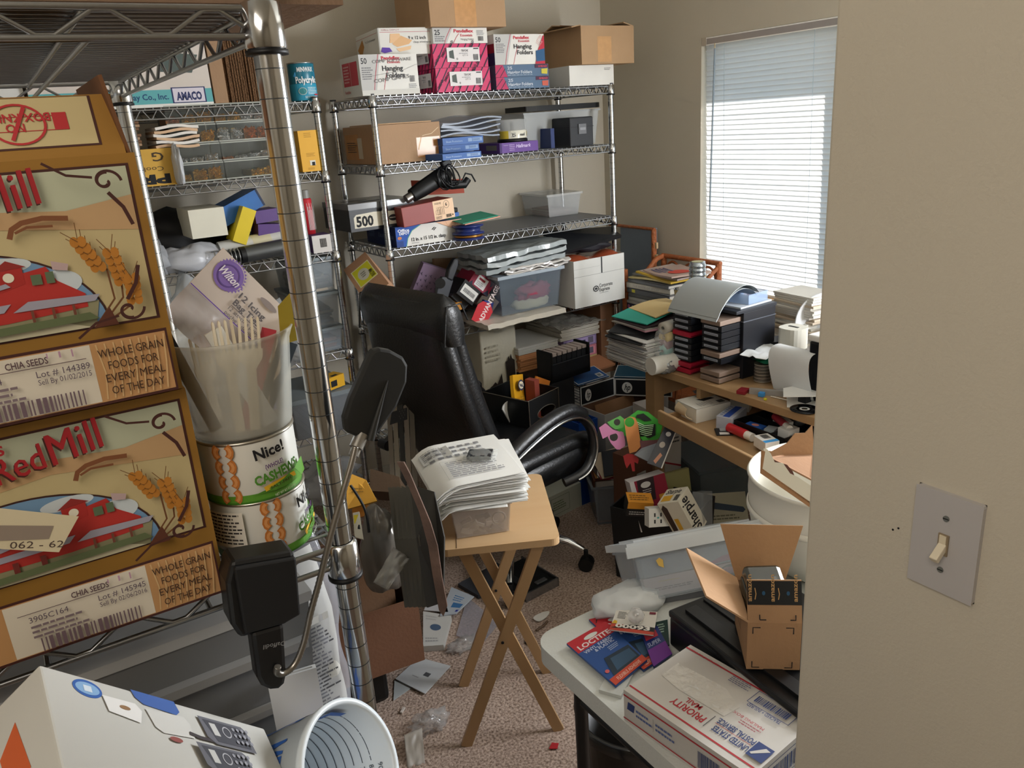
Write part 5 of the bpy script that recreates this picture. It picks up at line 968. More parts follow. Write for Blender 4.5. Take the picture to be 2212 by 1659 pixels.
def organizer(x, z, w, label, fills, grp, n):
    e = empty('bead_organizer', fr((x, 3.0, z), 0), label, 'organizer', grp); h = .0625; d = .16; PL = clear(0xA9AEA6, .06, .12)
    MB().box(0, 0, 0, w, d, .003, PL).box(0, 0, .003, w, .003, h, PL).box(0, d-.003, .003, w, d, h, PL).box(0, 0, .003, .003, d, h, PL).box(w-.003, 0, .003, w, d, h, PL).box(-.001, -.001, h-.005, w+.001, .004, h-.001, M(0xB4B8B0, .3, alpha=.7, var=0)).box(-.001, -.001, 0, w+.001, .002, .004, M(0xB4B8B0, .3, alpha=.7, var=0)).box(0, d-.004, 0, w, d-.003, h, M(0x6A6C66, .4)).build('tray_body', e)
    dv = MB()
    for k in range(1, n): dv.box(w*k/n-.001, .003, .003, w*k/n+.001, d-.003, h-.008, PL)
    dv.build('dividers', e); rn = random.Random(int(x*100+z*1000))
    for k, (m, lv) in enumerate(fills):
        if m is None: continue
        b = MB()
        for q in range(int(110*lv)+8):
            p = Vector((w*k/n+.006+rn.random()*(w/n-.012), .005+rn.random()*.03, .004+rn.random()*lv*.045)); r = .0028+rn.random()*.002
            V = [p+Vector(v)*r for v in ((1, 0, 0), (-1, 0, 0), (0, 1, 0), (0, -1, 0), (0, 0, 1), (0, 0, -1))]
            b.add(V, [(0, 2, 4), (2, 1, 4), (1, 3, 4), (3, 0, 4), (2, 0, 5), (1, 2, 5), (3, 1, 5), (0, 3, 5)], m, False)
        b.box(w*k/n+.004, .036, .003, w*(k+1)/n-.004, d-.008, .003+lv*.04, m); o = b.build('beads', e); o['kind'] = 'stuff'
hh = .064
rows = [((GD, .5), (GD, .8), (GD, .9)), ((SV, .25), (SV, .3), (SV, .45)), ((CO, .3), (GD, .35), (GD, .8)), ((CO, .5), (GD, .6), (GD, .8))]
rows2 = [((None, 0), (None, 0), (GD, .5), (GD, .6), (GD, .5)), ((CO, .15), (SV, .2), (SV, .3), (SV, .5), (SV, .4)), ((SV, .9), (SV, .8), (CO, .9), (CO, .8), (CO, .6)), ((GD, .5), (GD, .6), (SV, .7), (SV, .5), (SV, .5))]
nm = ['bottom', 'third from the top', 'second from the top', 'top']
for k in range(4):
    organizer(.556-.002*k, zb_+hh*k, .155, 'clear bead organizer, %s one in the left column' % nm[k], rows[k], 'bead organizers, left column', 3)
    organizer(.716-.002*k, zb_+hh*k, .235, 'clear bead organizer, %s one in the right column' % nm[k], rows2[k], 'bead organizers, right column', 5)
pxbox('yellow_carton', 'tall yellow box at the right end of the second left shelf', 'box', (655, 373), (694, 369), zb_, (634, 283), .16, M(0xD9A21E, .5), {'F': [('n', .3, .82, .75, .95, 3, 0xB08420), ('n', .3, .36, .8, .46, 3, 0xB08420), ('r', .45, .15, .75, .27, 0xDAD8CC), ('r', .55, .14, .72, .23, INK), ('n', .3, .04, .7, .10, 2, 0xB08420)]})
zc_ = 1.2435
pxbox('white_box', 'white box lying at the left of the third left shelf', 'box', (412, 491), (490, 489), zc_+.11, (405, 455), .20, M(0xD9D6C6, .55), {'L': []})
blob('plastic_bag', 'crumpled white plastic bag under the white box, third left shelf', 'bag', Vector((.56, 3.04, zc_)), .26, .12, .10, M(0xB6B8BE, .3, alpha=.95), .18, 3, 5)
blob('plastic_bag', 'clear plastic bag left of the near rear post on the third left shelf', 'bag', Vector((.40, 3.03, zc_)), .14, .14, .18, M(0xC0C3C8, .25, alpha=.5, var=0), .2, 3, 6)
o = MB().box(0, 0, 0, .21, .14, .065, M(0x2E6AB0, .4, var=.2, vs=12)).box(-.001, -.001, .02, .03, .0, .06, M(0xD0D4DA, .5)).box(.205, -.001, 0, .212, .141, .066, M(0x16284A, .4)).build('blue_box', mw=fre((.655, 3.06, zc_+.115), 0, -22, 0)); tag(o, 'glossy blue box tilted up behind the white box, third left shelf', 'box')
blob('black_bag', 'dark crumpled bag behind the tilted blue box', 'bag', Vector((.55, 3.25, zc_)), .5, .2, .24, M(0x17181C, .5), .15, 3, 8)
o = MB().box(0, 0, 0, .05, .1, .13, M(0xD9C020, .45)).build('yellow_box', mw=fre((.70, 3.01, zc_+.085), 0, 26, 0)); tag(o, 'small bright yellow box in front of the dark bag', 'box')
for k in range(2): o = MB().box(0, 0, 0, .09, .1, .045, M(0x54357A, .5)).build('purple_box', mw=fre((.80, 3.03, zc_+.085+.047*k), 0, 6-8*k, 3*k)); tag(o, ['lower small purple box behind the near post', 'upper small purple box behind the near post'][k], 'box', 'small purple boxes')
o = MB().cyl((0, 0, 0), (.30, 0, 0), .038, M(0xC6C6C2, .5), n=28).cyl((.12, 0, 0), (.19, 0, 0), .0384, M(0xC9C2A4, .5), n=28).build('paper_roll', mw=fre((.655, 3.05, zc_+.045), 0, -4, 0)); tag(o, 'white paper roll lying along the third left shelf', 'roll')
b = MB()
for k in range(7): b.tube([(.0+.014*k, .03*math.cos(t), .03+.03*math.sin(t)) for t in [q*.45 for q in range(14)]], .0022, M(0xB0B2B4, .25, .9), n=5, closed=True)
o = b.build('wire_coil', mw=fr((.62, 2.985, zc_), 0)); tag(o, 'bright wire coil left of the black capped cylinder', 'wire')
e = empty('thermos', fre((.70, 2.985, zc_+.032), 0, -3, 0), 'grey metal cylinder with black cap lying on the third left shelf', 'cylinder')
MB().cyl((.03, 0, 0), (.22, 0, 0), .030, M(0x5A5C5C, .4, .7), n=28).build('cylinder_body', e); MB().cyl((-.02, 0, 0), (.012, 0, 0), .020, BLK, n=20).cyl((.012, 0, 0), (.03, 0, 0), .030, BLK, n=24).build('cap', e)
e = empty('craft_bottle', fr((Yp(672, 518, 3.06).x, 3.06, zc_+.067), 0), 'red and white lettered cylindrical bottle with grey cap on the white box', 'bottle')
b = MB().lathe([(0, 0), (.022, 0), (.022, .13), (.018, .135), (0, .135)], M(0xC22A36, .4), 24); b.art(cyl_map(.022), 2*math.pi*.022, .13, [('r', -.04+.02*k, .12, -.032+.02*k, .9-.1*(k % 3), 0xE2DCDC) for k in range(12)], e=.0008, seg=4); b.build('bottle_body', e); MB().cyl((0, 0, .135), (0, 0, .165), .016, M(0x8C8C88, .4), n=18).build('cap', e)
carton('label_box', 'small white and purple box with bar code at the right of the third left shelf', 'box', fr((.985, 2.985, zc_), -4), .072, .09, .066, M(0xCFCBC8, .6), {'F': [('b', .4, .3, .75, .8, INK)], 'T': [('r', 0, 0, 1, 1, 0x4A3068)], 'L': [('r', 0, 0, 1, 1, 0x4A3068)]})
# bottles, left behind the grain boxes
for k, (x, y, hh, rr) in enumerate(((.415, 3.02, .36, .05), (.485, 3.05, .30, .045))):
    e = empty('pill_bottle', fr((x, y, .8485), 0), ['taller white plastic bottle with ribbed cap behind the grain boxes', 'shorter white plastic bottle right of the taller one'][k], 'bottle', 'white bottles')
    MB().lathe([(0, 0), (rr, 0), (rr, hh*.72), (rr*.7, hh*.8), (0, hh*.8)], M(0xC6CACB, .35), 28).build('bottle_body', e); MB().lathe([(0, hh), (rr*.86, hh), (rr*.9, hh*.82), (rr*.9, hh*.80), (0, hh*.80)], M(0xD6DADA, .4), 28).build('cap', e)
# big clear bags behind the tub
blob('plastic_bag', 'large puffy clear plastic bag left of the icing packet', 'bag', Vector((.53, 2.98, .8485)), .30, .22, .42, M(0xC3C8CC, .2, alpha=.55, var=0, spec=.8), .2, 2.6, 11)
blob('plastic_bag', 'crinkled clear plastic bag right of the icing packet', 'bag', Vector((.79, 2.97, .8485)), .26, .20, .27, M(0xC3C8CC, .15, alpha=.5, var=0, spec=.9), .22, 3, 12)
zz_ = .8485
for k, (hh, al) in enumerate(((.085, .4), (.125, .42), (.125, .45))):
    e = openbox('plastic_bin', ['lowest clear bin of the three beside the shelf post', 'middle clear bin of the three beside the shelf post', 'upper clear bin of the three beside the shelf post'][k], 'bin', fr((.90, 3.0+.006*k, zz_), 2-2*k), .165, .27, hh, clear(0x9AA4AC, al), t=.003, taper=.008, rim=.004, group='clear bins beside the shelf post')
    MB().box(-.006, -.006, hh+.002, .171, .276, hh+.012, M(0x8D989E, .4, alpha=.85, var=0)).build('lid', e)
    o = pack(MB(), .02, .02, .14, .2, .006, hh*.6, 6, M((0xC48E66, 0x77808C, 0x8A8478)[k], .6), .01, k, 6, m2=M(0xB0A89C, .6)).build('craft_supplies', mw=fr((.90, 3.0, zz_), 0)); tag(o, ['tan craft pieces inside the lowest clear bin', 'grey sheets inside the middle clear bin', 'mixed craft supplies inside the upper clear bin'][k], 'supplies'); zz_ += hh+.014
# lower shelves of the left unit
e = carton('yellow_box', 'yellow and black battery-sized box on the grey bin lid', 'box', fr((.965, 2.965, .70), 22), .08, .06, .05, M(0xD9A422, .5), {'F': [('r', .1, .2, .5, .7, INK)], 'T': [('r', .3, .1, .7, .4, INK)]})
e = openbox('plastic_bin', 'grey translucent bin under the small yellow box', 'bin', fr((.80, 2.96, .5245), 0), .26, .30, .15, clear(0x8A9096, .5), t=.003, taper=.01, rim=.004); MB().box(-.006, -.006, .152, .266, .306, .170, M(0x7C8488, .5)).build('lid', e)
blob('plastic_bag', 'clear bag of items between the bins low behind the near post', 'bag', Vector((.90, 2.93, .2545)), .24, .14, .20, M(0xA8ACB2, .2, alpha=.5, var=0), .2, 3, 14)
rl = empty('wrapped_roll', fr((.56, 2.42, 0), 0), 'tall pink roll in crinkled clear plastic behind the cans', 'roll')
MB().cyl((0, 0, 0), (0, 0, .86), .045, M(0xD06080, .5, var=.2, vs=60), n=28).cyl((0, 0, .80), (0, 0, .92), .0455, M(0x2A3A9A, .5), n=28).build('roll_core', rl)
MB().grid(lambda u, v: ((.054+.006*math.sin(v*90+u*6))*math.cos(6.283*u), (.054+.006*math.sin(v*90+u*6))*math.sin(6.283*u), .90*v), 40, 60, M(0xE0D8DC, .1, alpha=.4, var=0, spec=1)).build('plastic_wrap', rl)
# ================================================================ OFFICE CHAIR
def loft(b, secs, m, n=28, X=None, e=3.2, caps=True):
    """secs: (cx, cy, cz, half x, half y) rounded boxes stacked along z"""
    V = []
    for cx, cy, cz, hx_, hy_ in secs:
        for k in range(n):
            t = 2*math.pi*k/n; c, s_ = math.cos(t), math.sin(t)
            V.append((cx+hx_*math.copysign(abs(c)**(2/e), c), cy+hy_*math.copysign(abs(s_)**(2/e), s_), cz))
    N = len(secs); F = [(i*n+k, i*n+(k+1) % n, (i+1)*n+(k+1) % n, (i+1)*n+k) for i in range(N-1) for k in range(n)]
    b.add(V, F, m, True, X)
    if caps: b.add(V, [tuple(range(n-1, -1, -1)), tuple(range((N-1)*n, N*n))], m, True, X)
    return b
LEA = M(0x0D0E10, .36, bump=.12, bs=120, spec=.5, var=.03, name='black_leather')
CC = Vector((1.425, 2.43, 0)); ch = empty('office_chair', fr(CC, 12), 'high-back black leather office chair with padded curved arms', 'chair')
def bk(z):                      # back surface x at height z
    t = (z-.52)/.66; return -.215-.17*t-.03*math.sin(math.pi*t)
S_ = []
for k in range(17):
    t = k/16; z = .50+.66*t; hw = .205+.022*math.sin(math.pi*min(1, t*1.15)) - (.05*max(0, (t-.86)/.14)**2)
    S_.append((bk(z)-.01, 0, z, .048*(1-.35*max(0, (t-.9)/.1)), hw))
b = loft(MB(), S_, LEA); b.build('backrest', ch, bevel=0)
for y0 in (-.168, .168):
    S_ = []
    for k in range(15):
        t = k/14; z = .50+.58*t; r = .040*(math.sin(math.pi*min(max(t*.9+.08, 0), 1)))**.4; S_.append((bk(z)+.052, y0*(1-.12*t), z, r, .040))
    loft(MB(), S_, LEA, 20, e=2.4).build('side_bolster', ch)
for y0 in (-.078, 0, .078):
    S_ = []
    for k in range(15):
        t = k/14; z = .50+.58*t; S_.append((bk(z)+.048+.008*math.sin(t*9), y0, z, .036*(math.sin(math.pi*min(max(t*.9+.08, 0), 1)))**.4, .046))
    loft(MB(), S_, LEA, 18, e=2.4).build('back_cushion', ch)
S_ = []
for k in range(12):
    t = k/11; z = 1.02+.165*t; c = math.sin(math.pi*min(1, t*.86+.14))**.5; S_.append((bk(z)+.008, 0, z, .068*c, .232*(1-.14*max(0, (t-.6)/.4)**2)))
loft(MB(), S_, LEA, e=3.6).build('headrest', ch)
for s_ in (-1, 1):
    MB().tube([(bk(1.02+.02*k)-.052+.006*k, s_*.229, 1.03+.02*k) for k in range(7)]+[(bk(1.15)+.05, s_*.222, 1.15), (bk(1.1)+.075, s_*.212, 1.09)], .003, LEA, n=6).build('piping', ch)
seat = MB(); seat.grid(lambda u, v: ((-.22+.52*u), (-.255+.51*v), 0), 2, 2, LEA)
seat = MB(); loft(seat, [(.03, 0, .40, .23, .22), (.03, 0, .415, .255, .25), (.03, 0, .47, .265, .262), (.03, 0, .505, .25, .25), (.03, 0, .515, .21, .21)], LEA, 32, e=4); seat.build('seat', ch)
for y0 in (-.215, .215):
    P = [(-.20+.48*k/10, y0, .515-.03*max(0, (k-7)/3)**2) for k in range(11)]; MB().tube(P, [.02]+[.036]*9+[.02], LEA, n=12).build('seat_bolster', ch)
ARM = M(0x131417, .3, spec=.6)
for s_ in (-1, 1):
    y = s_*.285
    Pm = smooth([Vector(p) for p in ((-.335, y, .55), (-.28, y, .575), (-.12, y, .635), (.02, y, .665), (.12, y, .65), (.18, y, .595), (.20, y, .52), (.18, y, .455), (.13, y, .42), (.06, y*.9, .40))], 5)
    a = MB(); V = []; n = 12
    a.tube(Pm, .019, ARM, n=10); a.build('arm_frame', ch)
    MB().tube([p+Vector((0, s_*.019, -.004)) for p in Pm[3:-3]], .0055, CHROME, n=8).build('chrome_strip', ch)
    Pp = smooth([Vector(p) for p in ((-.26, y, .602), (-.12, y, .655), (.01, y, .682), (.09, y, .678), (.155, y, .638))], 5)
    a = MB(); a.tube(Pp, [.012]+[.026]*(len(Pp)-2)+[.012], LEA, n=12); a.build('arm_pad', ch)
    MB().cyl((-.335, y-.022*s_, .55), (-.335, y+.022*s_, .55), .020, ARM, n=16).cyl((-.335, y+.02*s_, .55), (-.335, y+.026*s_, .55), .009, M(0x8A8A88, .4, .5), n=12).build('arm_pivot', ch)
MB().cyl((0, 0, .10), (0, 0, .30), .028, ARM, n=18).cyl((0, 0, .28), (0, 0, .40), .018, CHROME, n=16).box(-.12, -.09, .375, .14, .09, .405, ARM).build('gas_column', ch)
for k in range(5):
    a = R(-50-72*k-12); d = Vector((math.cos(a), math.sin(a), 0)); lg = MB()
    lg.tube([d*.02+Vector((0, 0, .13)), d*.12+Vector((0, 0, .135)), d*.24+Vector((0, 0, .115)), d*.30+Vector((0, 0, .085))], [.024, .022, .017, .013], CHROME, n=10); o = lg.build('base_leg', ch)
    c = MB(); q = d*.31; c.cyl((q.x-.022*d.y, q.y+.022*d.x, .028), (q.x-.006*d.y, q.y+.006*d.x, .028), .028, BLK, n=18).cyl((q.x+.006*d.y, q.y-.006*d.x, .028), (q.x+.022*d.y, q.y-.022*d.x, .028), .028, BLK, n=18).cyl((q.x, q.y, .03), (q.x, q.y, .085), .009, BLK, n=8).build('caster', ch)
# ================================================================ TRAY TABLE and papers
WD = wood(0xB8946A, 0xC8A982, (1.2, 14, 14)); WD2 = wood(0xA07E56, 0xB0906A, (14, 14, 1.4))
TA, TBv = Zp(948, 1190, .66), Zp(1207, 1163, .66); ang = math.degrees(math.atan2((TBv-TA).y, (TBv-TA).x)); tw = (TBv-TA).length+.004; td = .40
XT = fr((TA.x, TA.y, 0), ang); tt = empty('tray_table', XT, 'small folding wooden tray table with crossed legs, papers on top', 'table')
b = MB(); n = 6; r = .022; P = []
for cx_, cy_, a0 in ((tw-r, r, -90), (tw-r, td-r, 0), (r, td-r, 90), (r, r, 180)):
    for k in range(n+1): t = R(a0+90*k/n); P.append((cx_+r*math.cos(t), cy_+r*math.sin(t)))
b.prism(P, .020, WD, z0=.640); b.build('tabletop', tt, bevel=.006)
b = MB(); b.cyl((.045, .004, .6605), (.045, td, .6605), .0006, INK, n=4); b.build('board_seam', tt)
def leg(x0, y0, z0, x1, y1, z1, w=.030, t=.014):
    b = MB(); d = Vector((x1-x0, 0, z1-z0)); L_ = d.length; X = Matrix.Translation((x0, y0, z0)) @ Matrix.Rotation(math.atan2(d.x, d.z), 4, 'Y')
    b.box(-w/2, 0, 0, w/2, t, L_, WD2, X); return b
Xi = XT.inverted(); F1, F2, F3 = Xi @ Zp(1005, 1566, 0), Xi @ Zp(1192, 1500, 0), Xi @ Zp(962, 1418, 0)
for k, yy in enumerate((.045, .30)):
    leg(F1.x, yy, 0, tw-.045, yy, .64).build('leg', tt); leg(F2.x, yy+.018, 0, .050, yy+.018, .64).build('leg', tt)
    b = MB().cyl(((F1.x+tw)/2-.02, yy-.003, .335), ((F1.x+tw)/2-.02, yy+.034, .335), .004, INK, n=10); b.build('pivot_bolt', tt)
MB().box(.035, .05, .615, .065, .33, .640, WD2).box(tw-.06, .05, .615, tw-.03, .33, .640, WD2).build('cross_rail', tt)
# clear bin on tray
def on(x, y): return Zp(x, y, .6625)
ba, bb2 = on(982, 1168), on(1098, 1150); XB = fr(ba, math.degrees(math.atan2((bb2-ba).y, (bb2-ba).x))); bw = (bb2-ba).length+.012
sb = openbox('plastic_bin', 'small clear bin of clips under the paper pile on the tray table', 'bin', XB, bw, .19, .088, clear(0xBDB4AC, .42), t=.0025, taper=.008, rim=.003)
o = MB().tube([(bw*.80+.017*math.cos(t*.5), .022, .035+.017*math.sin(t*.5)) for t in range(13)], .0028, M(0xC9BFB0, .4), n=6, closed=True).build('ring_clip', mw=XB); tag(o, 'pale ring inside the small clear bin on the tray table', 'ring')
b = MB(); rn = random.Random(4)
for k in range(14): b.box(0, 0, 0, rn.uniform(.01, .05), .006, rn.uniform(.006, .014), M((0xB9B0A6, 0xD8D2C8, 0x7C7A78)[k % 3], .5), fre((.01+rn.random()*bw*.6, .012+rn.random()*.03, .004+rn.random()*.03), 0, rn.uniform(-40, 40), rn.uniform(-30, 30)))
o = b.build('clip_pieces', mw=XB); tag(o, 'jumble of small plastic clips inside the clear bin', 'clips', kind='stuff')
# papers draped
pp = MB(); rn = random.Random(12); hz = .092
def sheet(k, n, ext, dy, droop, rot, th=.0016, m=PAPER):
    z = hz+.0036*k
    X = XB @ Matrix.Translation((bw/2, .10, 0)) @ Matrix.Rotation(R(rot), 4, 'Z') @ Matrix.Translation((-bw/2, -.10, 0))
    def f(u, v):
        x = -ext+(.216+ext*.2)*u; d = max(0, -.0-x); return (x, -.03+dy+.279*v, z-droop*d*d*30+.004*math.sin(v*4+k))
    pp.grid(f, 12, 4, m, X=X, thick=th); return f, X
f0 = None
for k in range(26):
    ext = (.085 if k < 4 else .03) + rn.uniform(-.008, .008)+(.03 if k > 20 else 0); dr = (.75 if k < 4 else .5 if k < 20 else .25)
    f0 = sheet(k, 26, ext, rn.uniform(-.01, .01)-(.012 if k > 18 else 0), dr, rn.uniform(-4, 4)+(8 if k > 20 else 0)-(6 if k < 4 else 0), .0022)
f, X = f0
def mp(u, v, o): p = f(u/.22, v/.279); return Vector((p[0], p[1], p[2]+.0006+o))
pp.art(mp, .22, .279, [('n', .12+.10*k, .55, .19+.10*k, .9, 3, 0x6E6E72) for k in range(7)]+[('l', [(.2, .5), (.9, .5)], .0008, 0x8A8A8A), ('l', [(.2, .1), (.2, .5)], .0006, 0x9A9A9A), ('n', .25, .12, .85, .46, 9, 0x8E8E92), ('r', .05, .62, .40, .90, 0xC9C9C6), ('n', .07, .64, .38, .88, 6, 0x9A9A9A)], X=X, e=.0008)
o = pp.build('paper_pile'); tag(o, 'curling pile of printed white papers draped over the small clear bin', 'papers')
bt = empty('bagged_battery', fr(XB @ Vector((bw*.60, .075, hz+.0036*26+.006)), -12+ang), 'black flat device in a clear bag on the paper pile', 'device')
MB().box(-.03, -.024, 0, .034, .024, .011, M(0x23262A, .3)).box(-.03, -.024, 0, -.024, .024, .009, BLK).build('device_body', bt, bevel=.002)
MB().grid(lambda u, v: (-.042+.088*u, -.036+.074*v, .011*(math.sin(math.pi*u)*math.sin(math.pi*v))**.3+.002+.0015*math.sin(u*23+v*17)), 14, 10, M(0xC9CCC8, .1, alpha=.3, var=0, spec=1)).build('clear_bag', bt)
# ================================================================ DESK
DW = wood(0x927452, 0xA48662, (18, 1.6, 18), .35)
DX, DY0, DY1, DZ = 1.99, .62, 2.275, .742
dk = empty('desk', fr((DX, DY0, 0)), 'light oak desk under the window, keyboard tray pulled out', 'desk')
MB().box(0, 0, .712, .76, DY1-DY0, DZ, DW).build('desktop', dk, bevel=.003)
MB().box(.04, DY1-DY0-.035, .60, .70, DY1-DY0-.012, .712, DW).build('apron', dk); MB().box(.70, .03, .45, .72, DY1-DY0-.03, .712, DW).build('back_panel', dk)
for x, y in ((.012, DY1-DY0-.062), (.70, DY1-DY0-.062), (.012, .01), (.70, .01)): MB().box(x, y, 0, x+.05, y+.05, .712, DW).build('leg', dk)
MB().box(.02, DY1-DY0-.30, .59, .60, DY1-DY0-.28, .712, DW).build('divider', dk)
K0, K1 = Zp(1421, 886, .652), Zp(1640, 997, .652); kd = (K0-K1); kL = kd.length+.20; ka = math.degrees(math.atan2(kd.y, kd.x))-90
XK = fr(K0, ka); Xd = dk.matrix_world.inverted() @ XK
kt = MB().box(0, -kL, -.052, .38, 0, -.040, DW).box(-.001, -kL, -.052, .014, .001, 0, DW).box(0, -.012, -.052, .38, 0, -.02, DW); kt.build('keyboard_tray', dk, Xd, bevel=.004)
TZ = .652-.039
def onT(x, y, z=TZ): return Zp(x, y, z)
X, w, h = fb((1492, 909), (1543, 882), TZ, (1494, 890)); X = fr(Zp(1466, 896, TZ), ka-90)
o = MB().box(0, 0, 0, .125, .15, .052, M(0xCBC9C2, .6)).face('T', (0, 0, 0, .125, .15, .052), [('f', 0, 0, 1, 1, .0016, INK), ('p', [(.12, .50), (.3, .62), (.32, .9), (.2, .9), (.22, .8), (.1, .75)], INK), ('p', [(.32, .4), (.55, .5), (.5, .85), (.38, .8)], INK), ('r', .70, .74, .9, .92, 0x4A4A4A), ('n', .62, .2, .9, .62, 6, 0x9A9A98)]).face('L', (0, 0, 0, .125, .15, .052), [('f', 0, 0, 1, 1, .002, INK)])
o = o.build('white_box', mw=X @ Matrix.Translation((-.02, -.0, 0))); tag(o, 'white box with black icons and torn front on the keyboard tray', 'box')
o = MB().grid(lambda u, v: (.08*u, -.02*math.sin(v*3)-.02*u*v, .01+.045*v), 8, 5, M(0xC9B596, .7), thick=.002).build('torn_card', mw=X @ Matrix.Translation((.01, -.006, 0))); tag(o, 'torn tan card sticking out in front of the white icon box', 'cardboard')
def small(name, label, cat, px, z, dims, col, rz=0, rx=0, ry=0, art=None, face='T', rough=.5, group=None, bevel=.001):
    P = Zp(*px, z); b = MB().box(-dims[0]/2, -dims[1]/2, 0, dims[0]/2, dims[1]/2, dims[2], M(col, rough) if not isinstance(col, bpy.types.Material) else col)
    if art: b.face(face, (-dims[0]/2, -dims[1]/2, 0, dims[0]/2, dims[1]/2, dims[2]), art)
    return tag(b.build(name, mw=fre(P, rx, ry, rz), bevel=bevel), label, cat, group)
small('pencil_box', 'white and blue flat retail box on the keyboard tray', 'box', (1580, 915), TZ, (.06, .125, .045), 0xA9AEBC, ka-62, art=[('r', .35, .05, .75, .95, 0x2A4A9C), ('n', .1, .1, .3, .9, 6, 0x5A6A90)])
small('floppy_disk', 'black floppy disk with metal shutter on the keyboard tray', 'disk', (1563, 934), TZ, (.055, .06, .004), 0x121316, ka-30, art=[('r', .3, .55, .75, 1, 0x9A9C9E), ('r', .2, 0, .8, .35, 0xC9C9C6)])
small('white_box', 'white small carton standing at the back of the keyboard tray', 'box', (1600, 884), TZ, (.05, .07, .055), 0xB9B6AE, 30)
small('ink_packet', 'red and black small packet behind the blue retail box', 'packet', (1562, 889), TZ, (.05, .06, .02), 0x1A1416, ka-40, art=[('r', 0, .4, .8, 1, 0xA8282C), ('n', .1, .1, .8, .35, 3, 0xC9B0B0)])
blob('plastic_bag', 'crumpled clear plastic at the back of the keyboard tray', 'bag', onT(1580, 868)+Vector((.05, .0, 0)), .10, .14, .05, M(0xC4C4C4, .2, alpha=.6, var=0), .25, 3, 21)
blob('plastic_bag', 'grey plastic packet left of the crumpled clear plastic on the tray', 'bag', onT(1530, 868)+Vector((.05, .04, 0)), .10, .12, .04, M(0x8A8C8E, .3, alpha=.9), .2, 3, 22)
XG = fr(Zp(1585, 930, TZ), ka-90+6); og = empty('drawer_organizer', XG, 'black compartment organizer full of small things on the keyboard tray', 'organizer')
b = MB(); ow, od, oh = .22, .17, .04; OB = M(0x0E0F11, .4)
b.box(0, 0, 0, ow, od, .003, OB)
for q in ((0, 0, ow, .003), (0, od-.003, ow, od), (0, 0, .003, od), (ow-.003, 0, ow, od), (0, .085, ow, .088), (.12, .088, .123, od), (.16, 0, .163, .088)): b.box(q[0], q[1], 0, q[2], q[3], oh, OB)
b.build('organizer_body', og)
def inO(name, label, cat, x, y, z, dims, col, rz=0, ry=0, art=None):
    b = MB().box(0, 0, 0, *dims, M(col, .45)); 
    if art: b.face('T', (0, 0, 0, *dims), art)
    return tag(b.build(name, mw=XG @ fre((x, y, z), 0, ry, rz)), label, cat)
inO('eraser_box', 'small bright blue box in the black organizer', 'box', .035, .012, .012, (.065, .035, .02), 0x2A5CB0, 8, 0, [('e', .5, .5, .2, .3, 0xD08A80)])
inO('film_box', 'white printed small box propped in the black organizer', 'box', .085, .095, .035, (.07, .028, .026), 0xD5D5D2, -12, 6, [('b', .05, .2, .35, .8, INK), ('n', .4, .2, .9, .8, 3, 0x6A6A6A)])
inO('white_carton', 'white plain small box at the front right of the organizer', 'box', .165, .03, .02, (.045, .05, .035), 0xD2D2D0, 0)
inO('clear_case', 'clear crumpled little case between blue and white boxes in the organizer', 'case', .115, .02, .006, (.035, .04, .03), 0x9EA6AA, 20)
for k, (x, y, c, l, r_) in enumerate(((.06, -.022, 0xB0242C, 'glossy red tube with white cap in front of the organizer', .016), (.15, .10, 0x9A2A38, 'dark red tube with white cap inside the organizer', .013))):
    e = empty('glue_tube', XG @ fre((x-.06, y, r_+(.04 if k else .002)), 0, 0, -4 if not k else -25), l, 'tube')
    MB().cyl((0, 0, 0), (.085, 0, 0), r_, M(c, .3), n=20).build('tube_body', e); MB().cyl((.085, 0, 0), (.115, 0, 0), r_*.9, M(0xD8D4CE, .4), n=18).build('cap', e)
small('bar_code_box', 'white bar code box with blue end at the tray front', 'box', (1655, 968), TZ+.01, (.07, .05, .035), 0xD5D4D0, ka-100, art=[('b', .1, .3, .55, .8, INK), ('r', .75, 0, 1, 1, 0x3A8CC8)])
blob('glue_bottle', 'grey rounded bottle at the back right of the organizer', 'bottle', XG @ Vector((.15, .15, .03)), .05, .04, .04, M(0x4A4E52, .3), .03, 1, 3)
# drawer cabinets on the desk
tc_ = empty('drawer_tower', fr((2.045, 1.875, DZ+.0005)), 'black desktop tower with two columns of labelled slim drawers', 'drawers')
PL = M(0x15171E, .45); th_ = .243
MB().box(.07, 0, 0, .235, .255, th_, PL).box(.068, -.002, th_-.035, .237, .257, th_-.031, M(0x4A4E58, .4)).box(.03, -.003, th_, .237, .257, th_+.012, M(0x22252C, .4)).build('tower_body', tc_, bevel=.002)
RD, TN = M(0xA01C34, .35), M(0x7E6C60, .6)
for col_, (ya, yb, rows_) in enumerate(((.158, .250, 'kkkrkkkkrr'), (.012, .104, 'tkkkktkdtt'))):
    for i, t_ in enumerate(rows_):
        if t_ == 'd': continue
        z = th_-.008-.0232*(i+1); m = {'k': M(0x12141A, .4), 'r': RD, 't': TN}[t_]; pr_ = {'k': -.026, 'r': -.030, 't': -.034}[t_]; b = MB()
        b.box(pr_, ya, z, .072, yb, z+(.0205 if t_ == 'k' else .017), m)
        if t_ == 'k': b.box(pr_-.0008, ya+.016, z+.006, pr_, yb-.010, z+.015, M(0x9CA2AE, .4)).box(pr_-.0012, ya+.020, z+.009, pr_, yb-.016, z+.011, M(0x4A4E58, .5))
        elif t_ == 'r': b.box(pr_+.003, ya-.004, z+.003, -.004+.06, yb+.004, z+.006, M(0x5A1020, .4))
        b.build('drawer', tc_, bevel=.002, part_label={'k': 'black drawer with pale label strip', 'r': 'red drawer', 't': 'brown-grey drawer'}[t_])
